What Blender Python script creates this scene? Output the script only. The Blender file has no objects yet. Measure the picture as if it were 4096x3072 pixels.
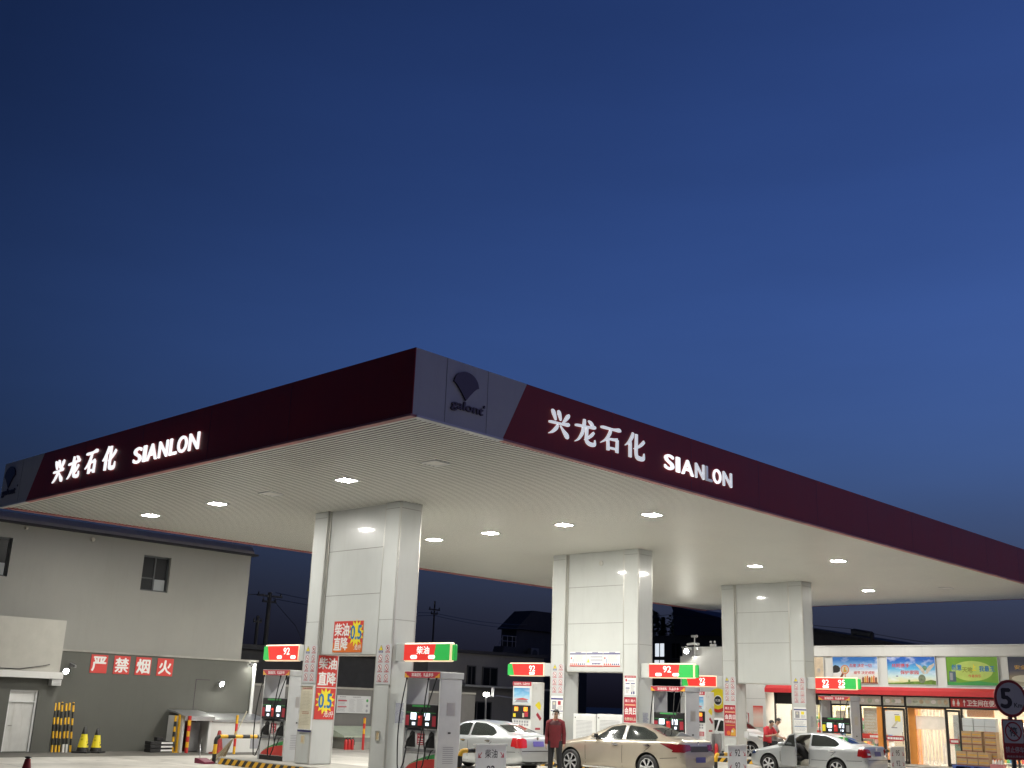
import bpy, bmesh, math, random
from mathutils import Vector, Matrix
from mathutils.bvhtree import BVHTree
from mathutils.geometry import tessellate_polygon
random.seed(7)
scene = bpy.context.scene
col = scene.collection

# ------------------------------------------------------------------ camera
F_PX, YAW, PITCH, ROLL = 4373.4363, 0.7702, 0.2827, 0.037
fwd = Vector((-math.sin(YAW)*math.cos(PITCH), math.cos(YAW)*math.cos(PITCH), math.sin(PITCH)))
rgt = Vector((math.cos(YAW), math.sin(YAW), 0))
upv = rgt.cross(fwd)
r2 = rgt*math.cos(ROLL) + upv*math.sin(ROLL)
u2 = -rgt*math.sin(ROLL) + upv*math.cos(ROLL)
cam_d = bpy.data.cameras.new('camera')
cam_d.sensor_width = 36.0
cam_d.lens = 36.0*F_PX/4096.0
cam_d.clip_end = 2000
cam = bpy.data.objects.new('camera', cam_d)
col.objects.link(cam)
mw = Matrix((r2, u2, -fwd)).transposed().to_4x4()
mw.translation = Vector((0, 0, 2.0))
cam.matrix_world = mw
scene.camera = cam

# ------------------------------------------------------------------ dusk sky
SUN_AZ, SUN_EL = math.radians(62), math.radians(2.0)     # the sun has gone down beyond the right edge of the picture
world = bpy.data.worlds.new('World')
scene.world = world
world.use_nodes = True
wn, wl = world.node_tree.nodes, world.node_tree.links
wn.clear()
sky = wn.new('ShaderNodeTexSky')
sky.sky_type = 'NISHITA'
sky.sun_disc = False
sky.sun_elevation = SUN_EL
sky.sun_rotation = SUN_AZ
sky.altitude = 100
sky.air_density = 1.0
sky.dust_density = 0.6
sky.ozone_density = 4.0
# afterglow: brighter towards the place where the sun went down, darker in the murk along the horizon
def wmath(op, a, b=None, c=None):
    nd = wn.new('ShaderNodeMath'); nd.operation = op
    for i, v in enumerate((a, b, c)):
        if v is None: continue
        if isinstance(v, (int, float)): nd.inputs[i].default_value = v
        else: wl.new(v, nd.inputs[i])
    return nd.outputs[0]
def wrange(v, a0, a1, b0, b1):
    nd = wn.new('ShaderNodeMapRange'); nd.interpolation_type = 'SMOOTHSTEP'
    for i, q in enumerate((a0, a1, b0, b1)): nd.inputs[i+1].default_value = q
    wl.new(v, nd.inputs[0]); return nd.outputs[0]
wtc = wn.new('ShaderNodeTexCoord'); wsp = wn.new('ShaderNodeSeparateXYZ'); wl.new(wtc.outputs['Generated'], wsp.inputs[0])
wdx, wdy, wdz = wsp.outputs
whl = wmath('MAXIMUM', wmath('SQRT', wmath('ADD', wmath('MULTIPLY', wdx, wdx), wmath('MULTIPLY', wdy, wdy))), .05)
GA = math.radians(20)
glow = wmath('DIVIDE', wmath('ADD', wmath('MULTIPLY', wdx, math.sin(GA)), wmath('MULTIPLY', wdy, math.cos(GA))), whl)
af = wmath('MAXIMUM', wrange(glow, -.45, 1.05, .20, 3.65), .82)
murk = wrange(wdz, -.02, .33, .085, 1.0)
zen = wrange(wdz, .22, .70, 1.0, .82)
wnz = wn.new('ShaderNodeTexNoise'); wnz.inputs['Scale'].default_value = 2.5; wnz.inputs['Detail'].default_value = 4
wmp = wn.new('ShaderNodeMapping'); wmp.inputs['Scale'].default_value = (1, 1, 5); wl.new(wtc.outputs['Generated'], wmp.inputs[0]); wl.new(wmp.outputs[0], wnz.inputs['Vector'])
thin = wmath('MULTIPLY_ADD', wnz.outputs['Fac'], .26, .87)
amt = wmath('MULTIPLY', wmath('MULTIPLY', af, murk), wmath('MULTIPLY', zen, thin))
hue = wn.new('ShaderNodeMix'); hue.data_type = 'RGBA'; hue.blend_type = 'MULTIPLY'; hue.inputs[0].default_value = 1.0
hue.inputs[7].default_value = (1.16, .76, 1.06, 1)
wl.new(sky.outputs[0], hue.inputs[6])
bw = wn.new('ShaderNodeRGBToBW'); wl.new(hue.outputs[2], bw.inputs[0])
grey = wn.new('ShaderNodeMix'); grey.data_type = 'RGBA'
murky = wn.new('ShaderNodeMix'); murky.data_type = 'RGBA'; murky.blend_type = 'MULTIPLY'; murky.inputs[0].default_value = 1.0; murky.inputs[7].default_value = (.68, .86, 1.9, 1)
wl.new(bw.outputs[0], murky.inputs[6])
wl.new(wrange(wdz, .0, .22, .85, .0), grey.inputs[0]); wl.new(hue.outputs[2], grey.inputs[6]); wl.new(murky.outputs[2], grey.inputs[7])
bg = wn.new('ShaderNodeBackground')
town = wn.new('ShaderNodeMix'); town.data_type = 'RGBA'                     # neutral glow of the town behind the camera
back = wmath('ADD', wmath('MULTIPLY', wdx, math.sin(YAW)), wmath('MULTIPLY', wdy, -math.cos(YAW)))
wl.new(wmath('MULTIPLY', wrange(back, .0, .6, .0, .8), wrange(wdz, .1, .8, 1, .3)), town.inputs[0]); wl.new(grey.outputs[2], town.inputs[6])
wb2 = wn.new('ShaderNodeMix'); wb2.data_type = 'RGBA'; wb2.blend_type = 'MULTIPLY'; wb2.inputs[0].default_value = 1.0; wb2.inputs[7].default_value = (1.1, 1.0, .95, 1)
wl.new(bw.outputs[0], wb2.inputs[6]); wl.new(wb2.outputs[2], town.inputs[7])
wl.new(town.outputs[2], bg.inputs[0]); wl.new(wmath('MULTIPLY', amt, .1), bg.inputs['Strength'])
out = wn.new('ShaderNodeOutputWorld'); wl.new(bg.outputs[0], out.inputs[0])

sun_d = bpy.data.lights.new('sun', 'SUN')
sun_d.energy = 0.02
sun_d.angle = math.radians(10)
sun_d.color = (1, .8, .7)
sun = bpy.data.objects.new('sun', sun_d)
col.objects.link(sun)
sd = Vector((math.sin(SUN_AZ)*math.cos(SUN_EL), math.cos(SUN_AZ)*math.cos(SUN_EL), math.sin(SUN_EL)))
sun.rotation_euler = sd.to_track_quat('Z', 'Y').to_euler()
sun.location = (40, 20, 40)

vs = scene.view_settings
vs.view_transform = 'Standard'; vs.look = 'None'; vs.exposure = 0.0; vs.gamma = 1.0
try: vs.use_curve_mapping = False
except Exception: pass
scene.render.engine = 'CYCLES'
scene.cycles.use_denoising = True
scene.cycles.max_bounces = 7
scene.cycles.diffuse_bounces = 4
scene.cycles.glossy_bounces = 4
scene.cycles.transparent_max_bounces = 12
scene.cycles.sample_clamp_indirect = 6.0

# ------------------------------------------------------------------ materials
_mats = {}
def M(name, base, rough=.5, metal=0., var=.06, scale=2.5, bump=0., emit=None, es=0., coat=0., spec=.5, alpha=1., dirt=0.):
    if name in _mats: return _mats[name]
    m = bpy.data.materials.new(name); m.use_nodes = True
    nt = m.node_tree; n, l = nt.nodes, nt.links
    b = n['Principled BSDF']
    c0 = Vector(base[:3])
    b.inputs['Roughness'].default_value = rough
    b.inputs['Metallic'].default_value = metal
    b.inputs['Specular IOR Level'].default_value = spec
    b.inputs['Base Color'].default_value = (*c0, 1)
    if coat: b.inputs['Coat Weight'].default_value = coat; b.inputs['Coat Roughness'].default_value = .06
    if alpha < 1: b.inputs['Alpha'].default_value = alpha
    if var or bump or dirt:
        tc = n.new('ShaderNodeTexCoord')
        nz = n.new('ShaderNodeTexNoise'); nz.inputs['Scale'].default_value = scale; nz.inputs['Detail'].default_value = 6
        nz.inputs['Roughness'].default_value = .6
        l.new(tc.outputs['Object'], nz.inputs['Vector'])
        mx = n.new('ShaderNodeMix'); mx.data_type = 'RGBA'
        mx.inputs[6].default_value = (*(c0*(1-var)), 1); mx.inputs[7].default_value = (*[min(1, x*(1+var)) for x in c0], 1)
        rp = n.new('ShaderNodeMapRange'); rp.inputs[1].default_value = .3; rp.inputs[2].default_value = .7
        l.new(nz.outputs['Fac'], rp.inputs[0]); l.new(rp.outputs[0], mx.inputs[0])
        last = mx.outputs[2]
        if dirt:
            mp = n.new('ShaderNodeMapping'); mp.inputs['Scale'].default_value = (3.0, 3.0, .35)
            nd = n.new('ShaderNodeTexNoise'); nd.inputs['Scale'].default_value = 1.7; nd.inputs['Detail'].default_value = 8
            nd.inputs['Roughness'].default_value = .7
            l.new(tc.outputs['Object'], mp.inputs[0]); l.new(mp.outputs[0], nd.inputs['Vector'])
            r3 = n.new('ShaderNodeMapRange'); r3.inputs[1].default_value = .52; r3.inputs[2].default_value = .75; r3.inputs[4].default_value = dirt
            l.new(nd.outputs['Fac'], r3.inputs[0])
            md = n.new('ShaderNodeMix'); md.data_type = 'RGBA'
            md.inputs[7].default_value = (*(c0*.45*Vector((1, .95, .85)) if False else [c0[0]*.5, c0[1]*.47, c0[2]*.42]), 1)
            l.new(r3.outputs[0], md.inputs[0]); l.new(last, md.inputs[6]); last = md.outputs[2]
        l.new(last, b.inputs['Base Color'])
        rr = n.new('ShaderNodeMapRange'); rr.inputs[3].default_value = max(.02, rough*.85); rr.inputs[4].default_value = min(1, rough*1.15)
        l.new(nz.outputs['Fac'], rr.inputs[0]); l.new(rr.outputs[0], b.inputs['Roughness'])
        if bump:
            bp = n.new('ShaderNodeBump'); bp.inputs['Strength'].default_value = bump; bp.inputs['Distance'].default_value = .02
            nb = n.new('ShaderNodeTexNoise'); nb.inputs['Scale'].default_value = scale*6; nb.inputs['Detail'].default_value = 4
            l.new(tc.outputs['Object'], nb.inputs['Vector'])
            l.new(nb.outputs['Fac'], bp.inputs['Height']); l.new(bp.outputs[0], b.inputs['Normal'])
    if emit is not None:
        b.inputs['Emission Color'].default_value = (*emit[:3], 1)
        b.inputs['Emission Strength'].default_value = es
    _mats[name] = m
    return m

def M_print(name, stops, seed=0., vertical=True, cloud=.0, cloud_col=(.9, .93, 1), h=1.0, rough=.35):
    """A printed picture: bands of colour up the sheet with cloud-shaped blotches."""
    m = bpy.data.materials.new(name); m.use_nodes = True
    nt = m.node_tree; n, l = nt.nodes, nt.links; b = n['Principled BSDF']
    b.inputs['Roughness'].default_value = rough
    tc = n.new('ShaderNodeTexCoord'); sp = n.new('ShaderNodeSeparateXYZ'); l.new(tc.outputs['Object'], sp.inputs[0])
    dv = n.new('ShaderNodeMath'); dv.operation = 'DIVIDE'; dv.inputs[1].default_value = h; l.new(sp.outputs['Z'], dv.inputs[0])
    nz = n.new('ShaderNodeTexNoise'); nz.inputs['Scale'].default_value = 2.2; nz.inputs['Detail'].default_value = 7
    mp = n.new('ShaderNodeMapping'); mp.inputs['Location'].default_value = (seed, seed*2, 0); mp.inputs['Scale'].default_value = (1, 1, 2.2)
    l.new(tc.outputs['Object'], mp.inputs[0]); l.new(mp.outputs[0], nz.inputs['Vector'])
    ad = n.new('ShaderNodeMath'); ad.operation = 'MULTIPLY_ADD'; ad.inputs[1].default_value = .25; ad.inputs[2].default_value = -.12
    l.new(nz.outputs['Fac'], ad.inputs[0])
    sm = n.new('ShaderNodeMath'); l.new(dv.outputs[0], sm.inputs[0]); l.new(ad.outputs[0], sm.inputs[1])
    cr = n.new('ShaderNodeValToRGB'); el = cr.color_ramp.elements
    el[0].position, el[0].color = stops[0][0], (*stops[0][1], 1); el[1].position, el[1].color = stops[-1][0], (*stops[-1][1], 1)
    for p, c in stops[1:-1]:
        e = el.new(p); e.color = (*c, 1)
    l.new(sm.outputs[0], cr.inputs[0]); last = cr.outputs[0]
    if cloud:
        r = n.new('ShaderNodeMapRange'); r.inputs[1].default_value = .5; r.inputs[2].default_value = .68; r.inputs[4].default_value = cloud
        l.new(nz.outputs['Fac'], r.inputs[0])
        mx = n.new('ShaderNodeMix'); mx.data_type = 'RGBA'; mx.inputs[7].default_value = (*cloud_col, 1)
        l.new(r.outputs[0], mx.inputs[0]); l.new(last, mx.inputs[6]); last = mx.outputs[2]
    l.new(last, b.inputs['Base Color'])
    return m

# ------------------------------------------------------------------ mesh builder
class MB:
    def __init__(s): s.v, s.f, s.fm, s.mats = [], [], [], []
    def mi(s, m):
        if m not in s.mats: s.mats.append(m)
        return s.mats.index(m)
    def add(s, vs, fs, m):
        o = len(s.v); k = s.mi(m)
        s.v += [Vector(p) for p in vs]
        for f in fs: s.f.append([i+o for i in f]); s.fm.append(k)
        return s
    def box(s, x0, x1, y0, y1, z0, z1, m, rot=None):
        vs = [Vector((x, y, z)) for z in (z0, z1) for y in (y0, y1) for x in (x0, x1)]
        if rot:                                                   # (angle about z, centre x, centre y)
            a, cx, cy = rot; ca, sa = math.cos(a), math.sin(a)
            vs = [Vector((cx+(p.x-cx)*ca-(p.y-cy)*sa, cy+(p.x-cx)*sa+(p.y-cy)*ca, p.z)) for p in vs]
        return s.add(vs, [(0, 2, 3, 1), (4, 5, 7, 6), (0, 1, 5, 4), (2, 6, 7, 3), (0, 4, 6, 2), (1, 3, 7, 5)], m)
    def obox(s, c, ax, ay, az, m):                                # box from a centre and three half-axes
        c, ax, ay, az = Vector(c), Vector(ax), Vector(ay), Vector(az)
        vs = [c+ax*i+ay*j+az*k for k in (-1, 1) for j in (-1, 1) for i in (-1, 1)]
        return s.add(vs, [(0, 2, 3, 1), (4, 5, 7, 6), (0, 1, 5, 4), (2, 6, 7, 3), (0, 4, 6, 2), (1, 3, 7, 5)], m)
    def bevbox(s, x0, x1, y0, y1, z0, z1, m, b=.01):
        bm = bmesh.new(); bmesh.ops.create_cube(bm, size=1)
        for v in bm.verts: v.co = Vector((x0+(v.co.x+.5)*(x1-x0), y0+(v.co.y+.5)*(y1-y0), z0+(v.co.z+.5)*(z1-z0)))
        bmesh.ops.bevel(bm, geom=bm.edges[:], offset=b, segments=2, profile=.5, affect='EDGES')
        return s.addbm(bm, m)
    def addbm(s, bm, m):
        bm.verts.ensure_lookup_table(); bm.verts.index_update()
        s.add([v.co.copy() for v in bm.verts], [[v.index for v in f.verts] for f in bm.faces], m); bm.free(); return s
    def prism(s, poly, axis, a0, a1, m):
        """2-D polygon extruded along an axis; the polygon's coordinates are the other two axes in order."""
        def P(q, a):
            if axis == 0: return (a, q[0], q[1])
            if axis == 1: return (q[0], a, q[1])
            return (q[0], q[1], a)
        n = len(poly)
        tri = tessellate_polygon([[Vector((*q, 0)) for q in poly]])
        area = sum(poly[i][0]*poly[(i+1) % n][1]-poly[(i+1) % n][0]*poly[i][1] for i in range(n))
        vs = [P(q, a0) for q in poly]+[P(q, a1) for q in poly]
        fs = [tuple(t) for t in tri]+[tuple(i+n for i in t) for t in tri]+[(i, (i+1) % n, (i+1) % n+n, i+n) for i in range(n)]
        return s.add(vs, fs, m)
    def tube(s, pts, r, m, n=8, cap=True):
        pts = [Vector(p) for p in pts]; rings = []; prev = None
        rr = r if isinstance(r, (list, tuple)) else [r]*len(pts)
        for i, p in enumerate(pts):
            d = (pts[min(i+1, len(pts)-1)]-pts[max(i-1, 0)]).normalized()
            if prev is None:
                a = Vector((0, 0, 1)) if abs(d.z) < .9 else Vector((1, 0, 0)); u = d.cross(a).normalized()
            else: u = (prev-d*prev.dot(d)).normalized()
            w = d.cross(u); prev = u
            rings.append([p+(u*math.cos(2*math.pi*k/n)+w*math.sin(2*math.pi*k/n))*rr[i] for k in range(n)])
        vs = [q for ring in rings for q in ring]; fs = []
        for i in range(len(pts)-1):
            for k in range(n): fs.append((i*n+k, i*n+(k+1) % n, (i+1)*n+(k+1) % n, (i+1)*n+k))
        if cap: fs += [tuple(range(n-1, -1, -1)), tuple((len(pts)-1)*n+k for k in range(n))]
        return s.add(vs, fs, m)
    def lathe(s, prof, c, m, n=20, axis=2):
        c = Vector(c); vs = []; fs = []
        for r, h in prof:
            for k in range(n):
                a = 2*math.pi*k/n; x, y = r*math.cos(a), r*math.sin(a)
                vs.append(c+(Vector((x, y, h)) if axis == 2 else Vector((x, h, y)) if axis == 1 else Vector((h, x, y))))
        for i in range(len(prof)-1):
            for k in range(n): fs.append((i*n+k, i*n+(k+1) % n, (i+1)*n+(k+1) % n, (i+1)*n+k))
        fs += [tuple(range(n-1, -1, -1)), tuple((len(prof)-1)*n+k for k in range(n))]
        return s.add(vs, fs, m)
    def ball(s, c, r, m, n=12):
        r = Vector(r) if not isinstance(r, (int, float)) else Vector((r, r, r)); c = Vector(c)
        bm = bmesh.new(); bmesh.ops.create_uvsphere(bm, u_segments=n, v_segments=max(6, n//2), radius=1)
        for v in bm.verts: v.co = Vector((v.co.x*r.x, v.co.y*r.y, v.co.z*r.z))+c
        return s.addbm(bm, m)
    def text(s, txt, o, rv, uv, h, m, w=None, depth=.004, bold=.0, shear=0., res=3, center=False):
        """Lettering: cap height h from the origin o along rv / uv, squeezed to width w, raised by depth."""
        vs, fs = text_mesh(txt, 0.0, res)
        if not vs: return s
        x0 = min(p.x for p in vs); x1 = max(p.x for p in vs); y0 = min(p.y for p in vs); y1 = max(p.y for p in vs); z1 = max(p.z for p in vs) or 1
        sy = h/(y1-y0); sx = (w/(x1-x0)) if w else sy
        rv, uv = Vector(rv).normalized(), Vector(uv).normalized(); nv = rv.cross(uv); o = Vector(o)
        if center: o = o-rv*((x1-x0)*sx/2)
        for k, (bx, by) in enumerate([(0, 0), (bold, 0), (-bold, 0), (0, bold*.8), (0, -bold*.8)] if bold else [(0, 0)]):   # thicker strokes: shifted copies, each a hair lower
            s.add([o+rv*((p.x-x0+bx)*sx+(p.y-y0)*sy*shear)+uv*((p.y-y0+by)*sy)+nv*(p.z/z1*depth*(1-.06*k)) for p in vs], fs, m)
        return s
    def build(s, name, parent=None, loc=None, smooth=False):
        """Links ONE mesh object; points are given in world space, or in the parent's space when there is a parent."""
        me = bpy.data.meshes.new(name)
        o0 = Vector(loc) if loc is not None else Vector((0, 0, 0))
        me.from_pydata([p-o0 for p in s.v], [], s.f)
        for m in s.mats: me.materials.append(m)
        me.polygons.foreach_set('material_index', s.fm)
        bm = bmesh.new(); bm.from_mesh(me); bmesh.ops.recalc_face_normals(bm, faces=bm.faces[:]); bm.to_mesh(me); bm.free()
        if smooth:
            me.polygons.foreach_set('use_smooth', [True]*len(me.polygons))
            if smooth != 'all': me.set_sharp_from_angle(angle=math.radians(smooth if not isinstance(smooth, bool) else 40))
        me.update()
        o = bpy.data.objects.new(name, me); col.objects.link(o)
        o.location = o0
        if parent is not None: o.parent = parent
        return o

_tc = {}
def text_mesh(txt, bold, res=3):
    k = (txt, bold, res)
    if k not in _tc:
        c = bpy.data.curves.new('lettering', 'FONT'); c.body = txt; c.extrude = .05; c.offset = bold; c.resolution_u = res
        o = bpy.data.objects.new('lettering', c); col.objects.link(o)
        dg = bpy.context.evaluated_depsgraph_get(); dg.update()
        me = bpy.data.meshes.new_from_object(o.evaluated_get(dg))
        vs = [v.co.copy() for v in me.vertices]; z = min([v.z for v in vs] or [0])
        for v in vs: v.z -= z
        _tc[k] = (vs, [list(p.vertices) for p in me.polygons])
        bpy.data.objects.remove(o); bpy.data.curves.remove(c); bpy.data.meshes.remove(me)
    return _tc[k]

def tag(o, label, cat, group=None, kind=None):
    if label: o['label'] = label
    if cat: o['category'] = cat
    if group: o['group'] = group
    if kind: o['kind'] = kind
    return o
def thing(name, label, cat, loc=(0, 0, 0), rz=0., group=None):
    o = bpy.data.objects.new(name, None); col.objects.link(o); o.location = loc; o.rotation_euler = (0, 0, rz); o.empty_display_size = .2
    return tag(o, label, cat, group)
def copy_tree(root, loc, label, rz=None):
    r = root.copy(); col.objects.link(r); r.location = loc
    if rz is not None: r.rotation_euler = (0, 0, rz)
    r['label'] = label
    for ch in list(root.children):
        c = ch.copy(); col.objects.link(c); c.parent = r
        for g in list(ch.children):
            d = g.copy(); col.objects.link(d); d.parent = c
    return r

X, Y, Z = Vector((1, 0, 0)), Vector((0, 1, 0)), Vector((0, 0, 1))
# ------------------------------------------------------------------ palette
white_panel = M('white aluminium panel', (.57, .59, .575), .32, var=.04, scale=.7, coat=.5, dirt=.14)
white_wall = M('white wall paint', (.66, .66, .64), .55, var=.05, scale=.8, dirt=.16)
white_metal = M('white painted metal', (.70, .71, .70), .3, var=.04, dirt=.12)
trim_metal = M('brushed aluminium trim', (.55, .54, .50), .3, metal=.6, var=.05)
seam_grey = M('grey seam', (.25, .25, .24), .7, var=.05)
soffit_mat = M('cream soffit strip', (.80, .80, .735), .42, metal=.0, var=.03, scale=.5, spec=.6)
groove_mat = M('soffit groove', (.07, .065, .06), .8, var=0)
dark_red = M('dark red fascia panel', (.30, .019, .014), .42, var=.08, scale=.8, spec=.22, dirt=.25)
fascia_white = M('pale grey fascia panel', (.54, .54, .52), .5, var=.03, dirt=.15, spec=.3)
edge_red = M('faded red edge trim', (.45, .17, .16), .5, var=.3, scale=1.5)
logo_dark = M('dark plum logo', (.03, .012, .03), .35, var=.05)
black = M('black plastic', (.012, .012, .013), .4, var=.1)
rubber = M('black rubber', (.014, .014, .015), .6, var=.15)
yellow = M('safety yellow paint', (.75, .42, .02), .45, var=.12, dirt=.2)
hazard_black = M('hazard black paint', (.02, .02, .02), .5, var=.15)
red_paint = M('signal red paint', (.55, .03, .03), .4, var=.08, dirt=.15)
red_print = M('red print', (.60, .05, .04), .4, var=.05)
crimson_print = M('crimson print', (.42, .03, .05), .4, var=.05)
white_print = M('white print', (.80, .80, .78), .45, var=.02)
yellow_print = M('yellow print', (.85, .70, .03), .4, var=.04)
blue_print = M('blue print', (.02, .17, .42), .4, var=.04)
black_print = M('black print', (.03, .03, .035), .5, var=0)
grey_print = M('grey print', (.30, .30, .33), .5, var=.05)
orange_print = M('orange print', (.70, .17, .03), .4, var=.05)
navy_print = M('navy print', (.05, .05, .22), .4, var=.03)
gold_print = M('gold print', (.65, .36, .05), .35, var=.1)
cream_paper = M('cream notice paper', (.62, .58, .45), .6, var=.08)
grey_board = M('silver sign sheet', (.55, .56, .57), .35, var=.04)
green_print = M('green print', (.05, .32, .08), .4, var=.05)
grey_metal = M('grey metal', (.30, .30, .31), .4, metal=.4, var=.1)
steel = M('galvanised steel', (.45, .46, .47), .35, metal=.8, var=.12)
chrome = M('chrome', (.8, .8, .82), .12, metal=1, var=0)
grey_wall = M('grey lower wall paint', (.104, .106, .094), .75, var=.08, scale=.6, dirt=.14, bump=.1)
beige_wall = M('pale upper wall paint', (.28, .278, .258), .75, var=.06, scale=.5, dirt=.10, bump=.1)
concrete_mat = M('rough concrete', (.33, .32, .29), .8, var=.2, scale=1.5, bump=.4)
dark_roof = M('dark metal roofing', (.05, .05, .055), .9, var=.1, spec=.1)
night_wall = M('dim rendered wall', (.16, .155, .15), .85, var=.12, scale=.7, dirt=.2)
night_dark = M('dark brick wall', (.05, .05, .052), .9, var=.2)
dark_glass = M('dark window glass', (.006, .007, .009), .3, var=0, spec=.12)
lamp_on = M('lit lamp glass', (.9, .9, .9), .3, var=0, emit=(1.0, .97, .90), es=560)
lamp_bright = M('glaring lamp glass', (.9, .9, .9), .3, var=0, emit=(1.0, .97, .88), es=1050)
lamp_off = M('unlit lamp glass', (.85, .84, .78), .3, var=.02)
street_on = M('lit street lamp glass', (.9, .9, .9), .3, var=0, emit=(1.0, .98, .88), es=45)
flood_on = M('lit floodlight glass', (.9, .9, .9), .3, var=0, emit=(1.0, .98, .88), es=380)
letter_lit = M('lit white letter face', (.9, .9, .9), .3, var=0, emit=(.95, .97, 1.0), es=1.0)
letter_mid = M('half lit letter face', (.8, .8, .8), .25, var=.05, emit=(.9, .95, 1.0), es=.55)
letter_dim = M('failing letter face', (.6, .6, .62), .25, metal=.3, var=.1, emit=(.9, .95, 1.0), es=.14)
screen_white = M('lit pump screen', (.8, .85, .95), .2, var=0, emit=(.75, .85, 1.0), es=1.7)
screen_orange = M('lit orange screen', (.8, .3, .05), .2, var=0, emit=(1.0, .27, .02), es=1.3)
led_red = M('red lamp glow', (.8, .05, .03), .3, var=0, emit=(1.0, .06, .03), es=5)
box_red = M('backlit red face', (.6, .03, .03), .35, var=.04, emit=(1.0, .06, .035), es=.40)
box_green = M('backlit green face', (.03, .4, .08), .35, var=.04, emit=(.06, .75, .12), es=.26)
box_white = M('backlit white lettering', (.8, .8, .8), .35, var=0, emit=(1.0, .82, .75), es=.95)
box_edge = M('backlit cream edge', (.8, .75, .6), .35, var=0, emit=(1.0, .70, .40), es=.75)
tan_letter = M('dark grey lettering', (.05, .05, .06), .4, var=0)

# ------------------------------------------------------------------ ground
def M_concrete(name, base, joint):
    m = bpy.data.materials.new(name); m.use_nodes = True
    nt = m.node_tree; n, l = nt.nodes, nt.links; b = n['Principled BSDF']
    tc = n.new('ShaderNodeTexCoord')
    br = n.new('ShaderNodeTexBrick'); br.offset = 0; br.inputs['Scale'].default_value = 1.0
    br.inputs['Brick Width'].default_value = 5.0; br.inputs['Row Height'].default_value = 4.2; br.inputs['Mortar Size'].default_value = .012
    br.inputs['Color1'].default_value = (*base, 1); br.inputs['Color2'].default_value = (*[c*.9 for c in base], 1); br.inputs['Mortar'].default_value = (*joint, 1)
    l.new(tc.outputs['Object'], br.inputs['Vector'])
    n1 = n.new('ShaderNodeTexNoise'); n1.inputs['Scale'].default_value = .45; n1.inputs['Detail'].default_value = 9; n1.inputs['Roughness'].default_value = .65
    l.new(tc.outputs['Object'], n1.inputs['Vector'])
    r1 = n.new('ShaderNodeMapRange'); r1.inputs[1].default_value = .35; r1.inputs[2].default_value = .7; r1.inputs[3].default_value = 1.1; r1.inputs[4].default_value = .62
    l.new(n1.outputs['Fac'], r1.inputs[0])
    mx = n.new('ShaderNodeMix'); mx.data_type = 'RGBA'; mx.blend_type = 'MULTIPLY'; mx.inputs[0].default_value = 1
    l.new(br.outputs[0], mx.inputs[6]); l.new(r1.outputs[0], mx.inputs[7])
    n2 = n.new('ShaderNodeTexNoise'); n2.inputs['Scale'].default_value = 2.0; n2.inputs['Detail'].default_value = 5      # oil spots
    l.new(tc.outputs['Object'], n2.inputs['Vector'])
    r2_ = n.new('ShaderNodeMapRange'); r2_.inputs[1].default_value = .62; r2_.inputs[2].default_value = .72; r2_.inputs[4].default_value = .6
    l.new(n2.outputs['Fac'], r2_.inputs[0])
    m2 = n.new('ShaderNodeMix'); m2.data_type = 'RGBA'; m2.inputs[7].default_value = (.10, .09, .08, 1)
    l.new(r2_.outputs[0], m2.inputs[0]); l.new(mx.outputs[2], m2.inputs[6])
    l.new(m2.outputs[2], b.inputs['Base Color'])
    b.inputs['Roughness'].default_value = .6
    bp = n.new('ShaderNodeBump'); bp.inputs['Strength'].default_value = .15; bp.inputs['Distance'].default_value = .01
    n3 = n.new('ShaderNodeTexNoise'); n3.inputs['Scale'].default_value = 30; l.new(tc.outputs['Object'], n3.inputs['Vector'])
    l.new(n3.outputs['Fac'], bp.inputs['Height']); l.new(bp.outputs[0], b.inputs['Normal'])
    return m
asphalt = M('asphalt', (.045, .045, .047), .8, var=.25, scale=.8, bump=.3)
forecourt_mat = M_concrete('forecourt concrete', (.56, .54, .49), (.12, .11, .10))
def structure(name, mb): return tag(mb.build(name), None, None, kind='structure')
structure('ground', MB().add([(-600, -400, -.004), (500, -400, -.004), (500, 800, -.004), (-600, 800, -.004)], [(0, 1, 2, 3)], asphalt))
structure('dark_ground_strip', MB().add([(-35.2, 4, .004), (-32.3, 4, .004), (-32.6, 23.4, .004), (-35.2, 23.4, .004)], [(0, 1, 2, 3)], M('dark mottled concrete', (.13, .125, .11), .85, var=.3, scale=.8, bump=.3)))  # darker strip of ground along the foot of the left building
structure('forecourt', MB().add([(-60, 2, 0), (6, 2, 0), (6, 56, 0), (-60, 56, 0)], [(0, 1, 2, 3)], forecourt_mat))

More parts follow.
